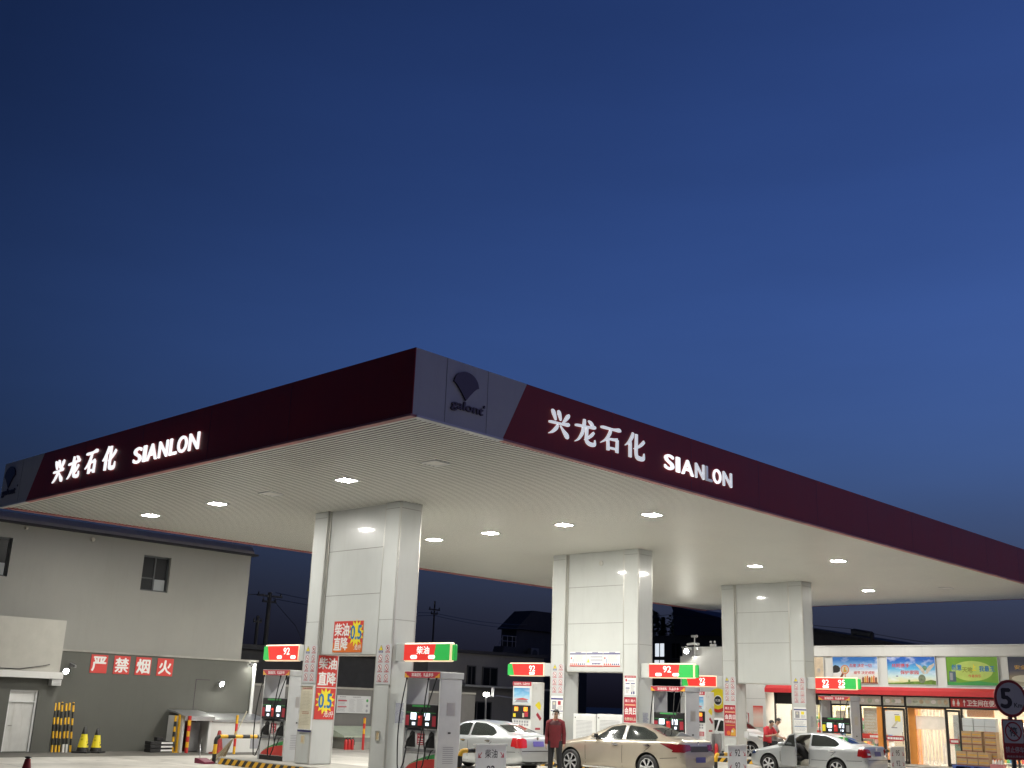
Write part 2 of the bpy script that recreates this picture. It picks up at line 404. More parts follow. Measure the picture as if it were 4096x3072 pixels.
# ------------------------------------------------------------------ canopy
CX0, CX1, CY0, CY1, CZ, CT = -33.2, -14.8, 12.65, 49.54, 7.0, 8.275
def letters_sign(root, specs, plane):
    for ch, p0, p1, z0, z1, mat_, bold, shear in specs:
        mb = MB()
        if ch in BRUSH: brush(mb, ch, (p0, CY0-.005, z0) if plane == 'y' else (CX1+.005, p0, z0), X if plane == 'y' else Y, p1-p0, z1-z0, mat_, .035)
        elif plane == 'y': mb.text(ch, (p0, CY0-.005, z0), X, Z, z1-z0, mat_, w=p1-p0, depth=.035, bold=bold, shear=shear, res=4)
        else: mb.text(ch, (CX1+.005, p0, z0), Y, Z, z1-z0, mat_, w=p1-p0, depth=.035, bold=bold, shear=shear, res=4)
        mb.build('letter', root)
BRUSH = {   # each stroke: points with a half width, in a unit square
 '兴': [[(.12, .97, .02), (.20, .88, .06), (.30, .66, .035), (.33, .58, .01)], [(.42, 1.0, .02), (.48, .90, .06), (.55, .70, .035), (.57, .62, .01)], [(.98, .95, .03), (.90, .85, .06), (.76, .66, .04), (.66, .54, .01)], [(.0, .46, .025), (.15, .475, .035), (.6, .50, .03), (.92, .54, .05), (1.0, .52, .02)], [(.44, .42, .03), (.36, .28, .05), (.18, .10, .035), (.0, .0, .008)], [(.56, .42, .012), (.70, .26, .04), (.88, .08, .075), (.96, .0, .03)]],
 '龙': [[(.0, .66, .025), (.15, .68, .035), (.6, .72, .03), (.92, .77, .05), (1.0, .75, .02)], [(.44, 1.0, .04), (.43, .80, .055), (.36, .45, .05), (.18, .14, .03), (.0, .0, .008)], [(.58, .70, .045), (.56, .40, .05), (.56, .16, .055), (.68, .06, .055), (.88, .05, .055), (.97, .10, .04), (.97, .27, .008)], [(.92, .56, .035), (.80, .42, .045), (.62, .26, .03), (.46, .17, .008)], [(.64, .99, .015), (.76, .92, .05), (.86, .84, .04), (.88, .80, .01)]],
 '石': [[(.0, .91, .025), (.15, .92, .04), (.6, .94, .032), (.9, .98, .055), (1.0, .95, .02)], [(.50, .92, .04), (.44, .72, .05), (.26, .44, .035), (.0, .24, .008)], [(.34, .52, .03), (.36, .40, .05), (.37, .0, .055)], [(.34, .49, .03), (.6, .51, .035), (.84, .55, .05)], [(.84, .55, .045), (.83, .35, .055), (.82, .0, .06)], [(.38, .12, .03), (.6, .13, .032), (.82, .14, .03)]],
 '化': [[(.40, 1.0, .035), (.34, .82, .05), (.18, .58, .035), (.0, .42, .008)], [(.25, .68, .03), (.25, .5, .055), (.25, .0, .055)], [(.98, .78, .04), (.88, .66, .045), (.66, .48, .03), (.44, .38, .008)], [(.58, .99, .045), (.57, .60, .055), (.57, .20, .055), (.64, .07, .06), (.82, .05, .06), (.95, .09, .05), (.98, .30, .008)]]}
def brush(mb, ch, o, rv, w, h, m, depth):
    """Calligraphic strokes: tapered ribbons along smooth curves."""
    o, rv = Vector(o), Vector(rv); nv = rv.cross(Z)
    for k, st in enumerate(BRUSH[ch]):
        P = [Vector((x*w, y*h, r*min(w, h)*1.45)) for x, y, r in st]; pts = []
        for i in range(len(P)-1):
            p0, p1, p2, p3 = P[max(0, i-1)], P[i], P[i+1], P[min(len(P)-1, i+2)]
            for j in range(6):
                t_ = j/6; pts.append(.5*((2*p1)+(p2-p0)*t_+(2*p0-5*p1+4*p2-p3)*t_*t_+(3*p1-p0-3*p2+p3)*t_**3))
        pts.append(P[-1]); L, R = [], []
        for i, p in enumerate(pts):
            d = pts[min(i+1, len(pts)-1)]-pts[max(0, i-1)]; d = Vector((d.x, d.y, 0)).normalized(); q = Vector((-d.y, d.x, 0))*max(.004, p.z)
            L.append(Vector((p.x, p.y, 0))+q); R.append(Vector((p.x, p.y, 0))-q)
        n = len(pts); dz = depth*(1-.04*k); vs = [o+rv*a.x+Z*a.y+nv*e for e in (0, dz) for s_ in (L, R) for a in s_]
        fs = []
        for i in range(n-1): fs += [(i, i+1, n+i+1, n+i), (2*n+i, 3*n+i, 3*n+i+1, 2*n+i+1), (i, 2*n+i, 2*n+i+1, i+1), (n+i, n+i+1, 3*n+i+1, 3*n+i)]
        fs += [(0, n, 3*n, 2*n), (n-1, 3*n-1, 4*n-1, 2*n-1)]
        mb.add(vs, fs, m)
def emblem(mb, c, s, rv, depth_v, m):
    """Fan-shaped emblem: arc on top, two concave sides meeting in a point below."""
    pts = []
    for i in range(17):
        a = math.radians(150-120*i/16); pts.append((.62*math.cos(a), .05+.50*math.sin(a)))
    pts = [(-.62, .08)]+[(.60*math.cos(math.radians(165-150*i/18)), .10+.46*math.sin(math.radians(165-150*i/18))) for i in range(19)]+[(.62, .08)]
    pts += [(.62-.60*t+.10*math.sin(math.pi*t), .08-.55*t+.16*math.sin(math.pi*t)) for t in (.2, .4, .6, .8)]
    pts += [(0.0, -.50)]
    pts += [(-.62+.60*t-.10*math.sin(math.pi*t), .08-.55*t+.16*math.sin(math.pi*t)) for t in (.8, .6, .4, .2)]
    n = len(pts); rv, dv = Vector(rv), Vector(depth_v); c = Vector(c)
    tri = tessellate_polygon([[Vector((*q, 0)) for q in pts]])
    vs = [c+rv*q[0]*s+Z*q[1]*s for q in pts]; vs += [p+dv for p in vs]
    mb.add(vs, [tuple(t) for t in tri]+[tuple(i+n for i in t) for t in tri]+[(i, (i+1) % n, (i+1) % n+n, i+n) for i in range(n)], m)

def build_canopy():
    t = thing('canopy', 'huge flat petrol station canopy with dark red fascia and cream ribbed soffit', 'canopy', (-24, 31, 0))
    o = Vector((-24, 31, 0))
    def part(mb, name):
        p = mb.build(name, t); p.location = -o; return p
    # ribbed soffit: strips running along x, pitch .12 m, each a shallow tray with a dark groove between
    mb = MB(); pitch = .125; y = CY0+.12
    prof = [(0, .030), (0, .004), (.006, .0), (.080, .0), (.086, .004), (.086, .030)]
    while y < CY1-.2:
        x0, x1 = CX0+.1, CX1-.1; n = len(prof)
        vs = [(x0, y+a, CZ+b) for a, b in prof]+[(x1, y+a, CZ+b) for a, b in prof]
        mb.add(vs, [(i, i+1, i+1+n, i+n) for i in range(1, n-2)], soffit_mat); mb.add(vs, [(0, 1, 1+n, n), (n-2, n-1, 2*n-1, 2*n-2)], groove_mat)
        y += pitch
    mb.box(CX0+.08, CX1-.08, CY0+.08, CY1-.08, CZ+.031, CZ+.06, groove_mat)
    part(mb, 'soffit')
    # fascia sides, mitred into one another
    T = .14
    mb = MB(); mb.prism([(CX0, 7.0), (-31.33, 7.0), (-30.55, CT), (CX0, CT)], 1, CY0, CY0+T, fascia_white)
    mb.box(-31.93, -31.915, CY0-.004, CY0, 7.0, CT, seam_grey)
    part(mb, 'logo_panel')
    mb = MB(); mb.prism([(-31.325, 7.0), (CX1-T, 7.0), (CX1-T, CT), (-30.545, CT)], 1, CY0, CY0+T, dark_red)
    mb.box(CX1-T, CX1-.0, CY0, CY0+.02, 7.0, CT, dark_red)
    for xx in (-28.0, -24.9, -21.8, -18.7): mb.box(xx, xx+.008, CY0-.0025, CY0, 7.0, CT, logo_dark)
    part(mb, 'fascia')
    mb = MB(); mb.prism([(CY0+.021, 7.0), (15.05, 7.0), (15.70, CT), (CY0+.021, CT)], 0, CX1-T, CX1, fascia_white)
    for yy in (13.46, 14.57): mb.box(CX1, CX1+.004, yy, yy+.012, 7.0, CT, seam_grey)
    part(mb, 'logo_panel')
    mb = MB(); mb.prism([(15.055, 7.0), (CY1, 7.0), (CY1, CT), (15.705, CT)], 0, CX1-T, CX1, dark_red)
    for k in range(10): mb.box(CX1, CX1+.0025, 18.5+3.05*k, 18.508+3.05*k, 7.0, CT, logo_dark)
    part(mb, 'fascia')
    mb = MB(); mb.box(CX0, CX1-T-.002, CY1-T, CY1, 7.0, CT, dark_red); part(mb, 'fascia')
    mb = MB(); mb.box(CX0, CX0+T, CY0+T+.002, CY1-T-.002, 7.0, CT, dark_red); part(mb, 'fascia')
    mb = MB()
    mb.box(-31.3, CX1, CY0-.02, CY0+.12, 6.955, 6.998, edge_red); mb.box(CX0, -31.303, CY0-.02, CY0+.12, 6.955, 6.998, white_metal)
    mb.box(CX1-.12, CX1+.02, CY0+.122, 15.05, 6.955, 6.998, white_metal); mb.box(CX1-.12, CX1+.02, 15.053, CY1, 6.955, 6.998, edge_red)
    mb.box(CX0, CX0+.1, CY0+.122, CY1-.1, 6.955, 6.998, edge_red)
    part(mb, 'edge_trim')
    mb = MB(); mb.box(CX0+T, CX1-T, CY0+T, CY1-T, 8.0, 8.1, dark_roof); part(mb, 'deck')
    return t
canopy = build_canopy()

t = thing('fascia_sign', 'bright white lit station name in Chinese and Latin letters on the left red fascia', 'sign', (0, 0, 0))
letters_sign(t, [('兴', -29.72, -29.12, 7.32, 7.93, letter_lit, .022, 0), ('龙', -28.83, -28.17, 7.33, 7.92, letter_lit, .022, 0), ('石', -27.82, -27.20, 7.34, 7.93, letter_lit, .022, 0), ('化', -26.85, -26.17, 7.32, 7.94, letter_lit, .022, 0)]
  + [(c, a, b, 7.31, 7.70, letter_lit, .02, 0) for c, a, b in (('S', -25.20, -24.83), ('I', -24.72, -24.61), ('A', -24.54, -24.08), ('N', -23.98, -23.58), ('L', -23.47, -23.16), ('O', -23.11, -22.70), ('N', -22.60, -22.18))], 'y')
t = thing('fascia_sign', 'partly failing white station name on the right fascia beside the grey logo panel', 'sign', (0, 0, 0))
letters_sign(t, [('兴', 16.38, 17.03, 7.38, 7.92, letter_mid, .02, 0), ('龙', 17.22, 17.90, 7.37, 7.91, letter_mid, .02, 0), ('石', 18.08, 18.78, 7.38, 7.91, letter_mid, .02, 0), ('化', 18.95, 19.66, 7.37, 7.95, letter_mid, .02, 0)]
  + [(c, a, b, 7.35, 7.70, m_, .02, 0) for c, a, b, m_ in (('S', 20.45, 20.80, letter_lit), ('I', 20.92, 21.03, letter_lit), ('A', 21.14, 21.60, letter_lit), ('N', 21.70, 22.06, letter_mid), ('L', 22.14, 22.40, letter_dim), ('O', 22.46, 22.80, letter_lit), ('N', 22.90, 23.28, letter_mid))], 'x')
t = thing('logo_sign', 'dark fan emblem over small lettering on the grey panel right of the canopy corner', 'logo', (0, 0, 0))
mb = MB(); emblem(mb, (CX1+.003, 13.97, 7.80), .54, (0, 1, 0), (.035, 0, 0), logo_dark); mb.build('emblem', t)
mb = MB(); mb.text('galont', (CX1+.003, 13.60, 7.28), Y, Z, .22, logo_dark, w=.84, depth=.03, bold=.03, shear=.1); mb.text('e', (CX1+.003, 14.46, 7.49), Y, Z, .055, logo_dark, depth=.02, bold=.02); mb.build('lettering', t)
t = thing('logo_sign', 'dark fan emblem on the grey panel at the far left end of the left fascia', 'logo', (0, 0, 0))
mb = MB(); emblem(mb, (-32.69, CY0-.003, 7.80), .60, (1, 0, 0), (0, -.035, 0), logo_dark); mb.build('emblem', t)
mb = MB(); mb.text('galont', (-33.1, CY0-.003, 7.24), X, Z, .24, logo_dark, w=.92, depth=.03, bold=.03, shear=.1); mb.text('e', (-32.08, CY0-.003, 7.48), X, Z, .055, logo_dark, depth=.02, bold=.02); mb.build('lettering', t)

# ------------------------------------------------------------------ canopy lights
def make_light(label, lit, loc):
    t = thing('canopy_light', label, 'ceiling light', loc, 0, 'square lights set in the canopy ceiling')
    mb = MB()
    for x0, x1, y0, y1 in ((-.24, .24, -.24, -.19), (-.24, .24, .19, .24), (-.24, -.19, -.19, .19), (.19, .24, -.19, .19)): mb.box(x0, x1, y0, y1, -.022, .01, white_metal)
    mb.build('housing', t)
    mb = MB(); a, b = .188, .15
    mb.add([(-a, -a, -.010), (a, -a, -.010), (a, a, -.010), (-a, a, -.010), (-b, -b, -.026), (b, -b, -.026), (b, b, -.026), (-b, b, -.026)],
           [(0, 1, 5, 4), (1, 2, 6, 5), (2, 3, 7, 6), (3, 0, 4, 7), (4, 5, 6, 7)], lamp_on if lit else lamp_off)
    mb.build('diffuser', t)
    return t
LZ = CZ
lit0 = make_light('lit square ceiling light nearest the left end of the left fascia', True, (-30.49, 16.05, LZ))
off0 = make_light('unlit square ceiling light between two lit ones near the left fascia', False, (-24.13, 16.0, LZ))
for x, y, lab in [(-26.8, 16.05, 'lit square ceiling light above the no-smoking wall tiles, second along the left fascia'),
                  (-20.91, 15.95, 'lit square ceiling light nearest the front corner of the canopy'),
                  (-26.55, 24.0, 'lit square ceiling light just right of the first pillar, half hidden low behind it'),
                  (-23.9, 23.93, 'glaring ceiling light between the first and second pillars'),
                  (-20.84, 23.87, 'lit square ceiling light above the second pillar'),
                  (-17.62, 23.78, 'glaring ceiling light under the right fascia sign lettering'),
                  (-21.02, 34.54, 'lit square ceiling light just above the third pillar'),
                  (-17.82, 34.61, 'glaring ceiling light right of the third pillar top'),
                  (-21.19, 43.66, 'lit ceiling light at the far end beyond the third pillar'),
                  (-30.5, 24.0, 'lit ceiling light hidden behind the first pillar'),
                  (-30.4, 34.6, 'lit ceiling light hidden behind the second pillar, outer row'),
                  (-26.9, 34.6, 'lit ceiling light hidden behind the second pillar, inner row'),
                  (-26.9, 43.7, 'lit ceiling light hidden behind the third pillar, inner row')]:
    q = copy_tree(lit0, (x, y, LZ), lab)
    if 'glaring' in lab:                                                  # the newer, brighter lamps
        for ch in q.children:
            if ch.name.startswith('diffuser'): ch.data = ch.data.copy(); ch.data.materials[0] = lamp_bright
for x, y, lab in [(-17.64, 15.85, 'unlit square ceiling light closest to the canopy corner below the logo'), (-18.07, 44.0, 'unlit ceiling light at the far right end of the canopy')]:
    copy_tree(off0, (x, y, LZ), lab)

# ------------------------------------------------------------------ pillars and islands
ROWS = (18.61, 28.92, 39.53)
PX0, PX1, PD = -25.72, -21.97, .78
def make_pillar(label, y):
    t = thing('pillar', label, 'pillar', (PX0, y, .2), 0, 'white panel clad pillars carrying the canopy')
    H, W, leg = 6.81, PX1-PX0, .62
    def column(x0):
        mb = MB()
        mb.bevbox(x0, x0+leg, 0, PD, 0, H, white_panel, .03)
        for z in (3.72, 6.62): mb.box(x0+.03, x0+leg-.03, -.002, 0, z, z+.012, seam_grey); mb.box(x0+leg, x0+leg+.002, .05, PD-.05, z, z+.012, seam_grey)
        for xx in (x0+.012, x0+leg-.03): mb.box(xx, xx+.018, -.006, -.0005, 0, H-.02, trim_metal)
        mb.box(x0+leg+.0005, x0+leg+.006, .02, .045, 0, H-.02, trim_metal); mb.box(x0+leg+.0005, x0+leg+.006, PD-.06, PD-.03, 0, H-.02, trim_metal)
        mb.build('column', t)
    column(0); column(W-leg)
    mb = MB(); zo = 2.87
    mb.box(leg+.001, W-leg-.001, .10, PD-.10, zo, H, white_panel)
    for z in (4.42, 5.64): mb.box(leg+.01, W-leg-.01, .097, .1, z, z+.016, seam_grey)
    mb.box(leg+.002, leg+.05, .06, .099, zo, H-.02, trim_metal); mb.box(W-leg-.05, W-leg-.002, .06, .099, zo, H-.02, trim_metal)
    mb.box(leg+.001, W-leg-.001, .095, PD-.095, zo-.03, zo-.001, trim_metal)
    mb.build('upper_panel', t)
    return t
pil = make_pillar('white portal pillar nearest the camera carrying red diesel posters', ROWS[0])
p2_ = copy_tree(pil, (PX0, ROWS[1], .2), 'white portal pillar in the middle, behind the gold car, with printed notices over its opening')
p3_ = copy_tree(pil, (PX0, ROWS[2], .2), 'farthest white portal pillar, behind the silver car with the open door')
def make_island(label, y):
    t = thing('pump_island', label, 'kerb', (0, y, 0), 0, 'raised pump islands with hazard striped kerbs')
    x0, x1, y0, y1 = -28.75, -19.25, -.47, 1.25
    mb = MB(); mb.bevbox(x0, x1, y0, y1, -.02, .2, concrete_mat, .03); mb.build('kerb', t)
    mb = MB(); s = .17; x = x0+.05
    while x+.34 < x1:
        mb.add([(x, y0-.004, .01), (x+s, y0-.004, .01), (x+s+.15, y0-.004, .165), (x+.15, y0-.004, .165)], [(0, 1, 2, 3)], yellow)
        mb.add([(x+s, y0-.004, .01), (x+2*s, y0-.004, .01), (x+2*s+.15, y0-.004, .165), (x+s+.15, y0-.004, .165)], [(0, 1, 2, 3)], hazard_black)
        x += 2*s
    for xx, sg in ((x1+.004, 1), (x0-.004, -1)):
        yy = y0+.05
        while yy+.34 < y1:
            mb.add([(xx, yy, .01), (xx, yy+s, .01), (xx, yy+s+.15, .165), (xx, yy+.15, .165)], [(0, 1, 2, 3)], yellow)
            mb.add([(xx, yy+s, .01), (xx, yy+2*s, .01), (xx, yy+2*s+.15, .165), (xx, yy+s+.15, .165)], [(0, 1, 2, 3)], hazard_black); yy += 2*s
    mb.build('hazard_stripes', t)
    return t
isl = make_island('pump island with striped kerb under the nearest pillar', ROWS[0])
copy_tree(isl, (0, ROWS[1], 0), 'pump island behind the gold car under the middle pillar')
copy_tree(isl, (0, ROWS[2], 0), 'farthest pump island behind the silver car with the open door')
# ------------------------------------------------------------------ flat sheets: posters, notices, signs
class Sheet:
    """A thin board with print on its face. u runs along rv, v runs up; every layer of print lies 1.2 mm above the one below."""
    def __init__(s, o, rv, w, h, mat_, t=.012, frame=None, fw=.02):
        s.o, s.rv, s.w, s.h, s.mb = Vector(o), Vector(rv).normalized(), w, h, MB()
        s.n = s.rv.cross(Z); s.k = 0
        c = s.o+s.rv*w/2+Z*h/2-s.n*t/2
        s.mb.obox(c, s.rv*w/2, s.n*t/2, Z*h/2, mat_)
        if frame:
            for a, b, c_, d in ((-fw, w+fw, -fw, 0), (-fw, w+fw, h, h+fw), (-fw, 0, 0, h), (w, w+fw, 0, h)):
                q = s.o+s.rv*(a+b)/2+Z*(c_+d)/2
                s.mb.obox(q, s.rv*(b-a)/2, s.n*.02, Z*(d-c_)/2, frame)
    def P(s, u, v, lay): return s.o+s.rv*u+Z*v+s.n*(.0012*lay)
    def poly(s, pts, m, lay=1):
        tri = tessellate_polygon([[Vector((*q, 0)) for q in pts]])
        s.mb.add([s.P(u, v, lay) for u, v in pts], [tuple(t) for t in tri], m); return s
    def rect(s, u0, u1, v0, v1, m, lay=1): s.mb.add([s.P(u0, v0, lay), s.P(u1, v0, lay), s.P(u1, v1, lay), s.P(u0, v1, lay)], [(0, 1, 2, 3)], m); return s
    def disc(s, u, v, r, m, lay=1, n=20, ry=None): return s.poly([(u+r*math.cos(2*math.pi*i/n), v+(ry or r)*math.sin(2*math.pi*i/n)) for i in range(n)], m, lay)
    def ring(s, u, v, r0, r1, m, lay=1, n=24):
        vs = [s.P(u+r*math.cos(2*math.pi*i/n), v+r*math.sin(2*math.pi*i/n), lay) for r in (r0, r1) for i in range(n)]
        s.mb.add(vs, [(i, (i+1) % n, (i+1) % n+n, i+n) for i in range(n)], m); return s
    def star(s, u, v, r0, r1, k, m, lay=1):
        return s.poly([(u+(r1 if i % 2 == 0 else r0)*math.sin(math.pi*i/k), v+(r1 if i % 2 == 0 else r0)*1.1*math.cos(math.pi*i/k)) for i in range(2*k)], m, lay)
    def text(s, t, u, v, h, m, w=None, bold=.0, lay=1, center=False, shear=0.):
        s.mb.text(t, s.P(u, v, lay), s.rv, Z, h, m, w=w, depth=.0010, bold=bold, center=center, shear=shear, res=2); return s
    def lines(s, u0, u1, v0, v1, n, m, lay=1, ragged=.3, thick=.45, seed=1):
        rnd = random.Random(seed)
        for i in range(n):
            v = v1-(i+.5)*(v1-v0)/n; u = u0
            end = u1-rnd.random()*ragged*(u1-u0)
            while u < end:
                l = min(end-u, (.04+.10*rnd.random())*(u1-u0)); th = (v1-v0)/n*thick
                s.rect(u, u+l, v-th/2, v+th/2, m, lay); u += l+.022*(u1-u0)
        return s
    def build(s, name, label, cat, group=None):
        return tag(s.mb.build(name, loc=s.o), label, cat, group)

def safety_sheet(label, o):
    W, H = .58, 1.0
    s = Sheet(o, X, W, H, grey_board)
    for r in range(4):
        for c in range(2):
            u, v = W*(.27+.46*c), H*(.885-.243*r)
            if r == 0 and c == 0:
                s.poly([(u-.085, v-.045), (u+.085, v-.045), (u, v+.095)], black_print, 1); s.poly([(u-.07, v-.037), (u+.07, v-.037), (u, v+.078)], yellow_print, 2); s.rect(u-.008, u+.008, v-.0, v+.04, black_print, 3); s.disc(u, v-.018, .009, black_print, 3, 8)
                s.rect(u-.085, u+.085, v-.105, v-.06, navy_print, 1); s.text('注意安全', u, v-.1, .034, white_print, w=.14, lay=2, center=True)
                continue
            s.disc(u, v+.015, .075, white_print, 1); s.ring(u, v+.015, .06, .075, crimson_print, 2)
            k = r*2+c                                                   # pictograms: flame, phone, figure, spanner ...
            if k == 1: s.poly([(u-.025, v-.02), (u+.025, v-.02), (u+.03, v+.02), (u+.005, v+.06), (u-.03, v+.02)], black_print, 3)
            elif k == 2: s.rect(u-.035, u+.035, v+.005, v+.02, black_print, 3)
            elif k == 3: s.rect(u-.014, u+.014, v-.025, v+.05, black_print, 3)
            elif k in (4, 6): s.disc(u, v+.045, .012, black_print, 3, 8); s.rect(u-.012, u+.012, v-.025, v+.033, black_print, 3); s.rect(u-.03, u+.03, v+.012, v+.022, black_print, 3)
            else: s.poly([(u-.03, v-.015), (u-.02, v-.025), (u+.032, v+.035), (u+.022, v+.048)], black_print, 3)
            s.poly([(u-.053, v+.055), (u-.042, v+.066), (u+.053, v-.028), (u+.042, v-.039)], crimson_print, 4)
            s.rect(u-.085, u+.085, v-.105, v-.068, crimson_print, 1)
            s.text(['', '禁止烟火', '禁带火种', '禁打手机', '禁止检修', '禁止入内', '限速行驶', '禁止停放'][k], u, v-.101, .028, white_print, w=.14, lay=2, center=True)
    return s.build('safety_notice', label, 'safety notice', 'grids of prohibition symbols on the pillars')
for i, (y, nm) in enumerate(zip(ROWS, ('nearest pillar', 'middle pillar', 'farthest pillar'))):
    safety_sheet(('grid of prohibition symbols on the left leg of the '+nm), (-25.66, y-.014, 2.30))
    if i != 1: safety_sheet(('grid of prohibition symbols on the right leg of the '+nm), (-22.53, y-.014, 2.31))

def burst(s, u, v, r): s.star(u, v, r*.70, r, 13, yellow_print, 1)
# diesel discount posters
s = Sheet((-24.54, ROWS[0]+.085, 3.11), X, 1.25, .82, orange_print)
s.rect(0, 1.25, .25, .82, red_print, 1)
s.star(.97, .50, .22, .335, 13, yellow_print, 2)
s.text('柴', .05, .43, .33, white_print, w=.30, bold=.03, lay=2); s.text('油', .36, .43, .33, white_print, w=.30, bold=.03, lay=2); s.text('直', .05, .06, .33, white_print, w=.27, bold=.03, lay=2); s.text('降', .35, .06, .33, white_print, w=.29, bold=.03, lay=2)
s.text('0.5', .97, .34, .36, blue_print, w=.46, bold=.03, lay=3, center=True); s.text('元/升', .93, .06, .14, white_print, w=.28, bold=.02, lay=3, shear=.2)
s.build('discount_poster', 'orange red diesel poster with yellow starburst high above the opening of the nearest pillar', 'poster')
s = Sheet((PX0+.62+.016, ROWS[0]+.06, 1.36), Y, .66, 1.68, red_print)
s.rect(0, .66, .82, .84, white_print, 1)
s.text('柴', .03, 1.32, .30, white_print, w=.29, bold=.03); s.text('油', .34, 1.32, .30, white_print, w=.29, bold=.03); s.text('直', .04, .90, .34, white_print, w=.27, bold=.03); s.text('降', .34, .90, .34, white_print, w=.29, bold=.03)
s.star(.33, .48, .22, .33, 13, yellow_print, 1); s.text('0.5', .33, .30, .37, blue_print, w=.44, bold=.03, lay=2, center=True); s.text('元/升', .30, .06, .15, white_print, w=.32, bold=.02, lay=2, shear=.2)
s.build('discount_poster', 'tall red diesel poster with yellow starburst inside the opening of the nearest pillar', 'poster')
# notice board in a white frame on the near pillar's left leg
s = Sheet((-25.63, ROWS[0]-.03, 1.10), X, .56, 1.12, cream_paper, frame=white_metal)
s.text('加油站管理制度', .28, 1.03, .05, crimson_print, w=.42, center=True); s.lines(.06, .50, .10, .98, 24, M('faded brown print', (.40, .36, .26), .6, var=.1), thick=.3, seed=5)
s.lines(.12, .44, .38, .46, 2, M('faded red print', (.38, .18, .12), .6, var=.1), lay=2, ragged=0, thick=.5, seed=9)
s.rect(-.02, .58, -.075, -.03, navy_print, 0)
s.build('notice_board', 'cream notice board in white frame on the left leg of the nearest pillar', 'notice board')
s = Sheet((-25.50, ROWS[0]-.012, .72), X, .17, .22, cream_paper); s.lines(.02, .15, .03, .19, 6, gold_print)
s.build('paper_notice', 'small yellowed paper below the framed notice board on the nearest pillar', 'paper')
s = Sheet((-22.35, ROWS[0]-.012, .95), X, .14, .22, cream_paper, frame=trim_metal, fw=.008); s.lines(.02, .12, .03, .19, 5, gold_print)
s.build('paper_notice', 'small yellowed paper on the right leg of the nearest pillar', 'paper')
s = Sheet((PX1+.014, ROWS[0]+.22, 1.35), Y, .34, .55, white_panel); s.lines(.02, .32, .03, .52, 18, navy_print, seed=3)
s.build('paper_notice', 'white list of small print on the right side of the nearest pillar', 'paper')
s = Sheet((PX1+.014, ROWS[1]+.22, 1.35), Y, .34, .50, white_panel); s.lines(.02, .32, .03, .47, 16, navy_print, seed=4)
s.build('paper_notice', 'white list of small print on the right side of the middle pillar', 'paper')
s = Sheet((PX1+.014, ROWS[2]+.25, 1.45), Y, .30, .45, grey_board); s.lines(.02, .28, .03, .42, 14, grey_print, seed=6)
s.build('paper_notice', 'grey list of small print on the right side of the farthest pillar', 'paper')
# three white notices above the middle opening
for i, lab in enumerate(('left one of three white printed notices above the opening of the middle pillar', 'middle one with yellow triangle of three white notices above the opening of the middle pillar', 'right one of three white printed notices above the opening of the middle pillar')):
    s = Sheet((-24.92+.725*i, ROWS[1]+.085, 3.22), X, .70, .48, white_print)
    s.rect(0, .70, .39, .43, navy_print); s.rect(.0, .70, .0, .035, red_print); s.rect(.24, .5, .445, .465, navy_print)
    if i == 1:
        for v in (.30, .20): s.rect(.17, .68, v, v+.02, navy_print)
        s.poly([(.02, .13), (.14, .13), (.08, .26)], yellow_print)
        for k in range(6): s.disc(.27+.062*k, .09, .028, navy_print, 1, 10)
    else:
        s.poly([(.03, .27), (.065, .31), (.10, .27), (.065, .23)], crimson_print)
        s.rect(.13, .15, .12, .25, blue_print); s.lines(.18, .66, .14, .37, 7, grey_print, thick=.25, seed=i+11)
        for k in range(8): s.disc(.05+.083*k, .075, .028, red_print if k < 4 else navy_print, 1, 10)
    s.build('printed_notice', lab, 'notice', 'white printed notices on the middle pillar')
s = Sheet((-22.50, ROWS[1]-.014, 2.34), X, .45, .60, white_print)
s.rect(0, .45, .53, .60, crimson_print); s.text('加油站安全须知', .225, .545, .035, white_print, w=.36, center=True, lay=2); s.rect(.03, .10, .42, .50, crimson_print); s.rect(.12, .40, .43, .445, navy_print)
s.rect(.04, .20, .34, .37, navy_print); s.rect(.25, .41, .34, .37, navy_print); s.rect(.04, .20, .2, .23, navy_print); s.lines(.04, .20, .05, .19, 4, grey_print, seed=21); s.lines(.24, .42, .10, .32, 8, grey_print, seed=22); s.rect(.26, .31, .03, .10, navy_print); s.rect(.34, .40, .03, .12, navy_print)
s.build('printed_notice', 'white notice with crimson heading above the red member day poster on the middle pillar', 'notice')
def member_poster(o, w, h, label, extra):
    s = Sheet(o, X, w, h, crimson_print, frame=white_metal, fw=.012)
    v = 1-.0
    s.text('周三 周六', w/2, h*(.86 if extra else .80), h*(.075 if extra else .10), white_print, w=w*.82, bold=.02, center=True)
    s.rect(w*.06, w*.94, h*(.745 if extra else .66), h*(.80 if extra else .72), orange_print, 1); s.lines(w*.08, w*.92, h*(.755 if extra else .67), h*(.79 if extra else .71), 1, cream_paper, 2, 0, .8)
    s.text('会员日', w/2, h*(.54 if extra else .32), h*(.15 if extra else .26), white_print, w=w*.88, bold=.035, center=True)
    s.text('免费领礼品', w/2, h*(.42 if extra else .07), h*(.08 if extra else .13), cream_paper, w=w*.86, bold=.02, center=True)
    if extra:
        s.rect(w*.1, w*.9, h*.34, h*.36, gold_print); s.poly([(w*.5, h*.02), (w*.95, h*.02), (w*.95, h*.2), (w*.8, h*.27), (w*.62, h*.22)], gold_print); s.disc(w*.68, h*.16, w*.09, cream_paper, 2); s.disc(w*.35, h*.1, w*.16, orange_print, 1)
    return s.build('promotion_poster', label, 'poster')
member_poster((-22.52, ROWS[1]-.014, 1.50), .50, .78, 'crimson member day poster on the right leg of the middle pillar behind the gold car', False)
member_poster((-25.66, ROWS[2]-.014, .99), .55, 1.20, 'tall crimson member day poster on the left leg of the farthest pillar', True)
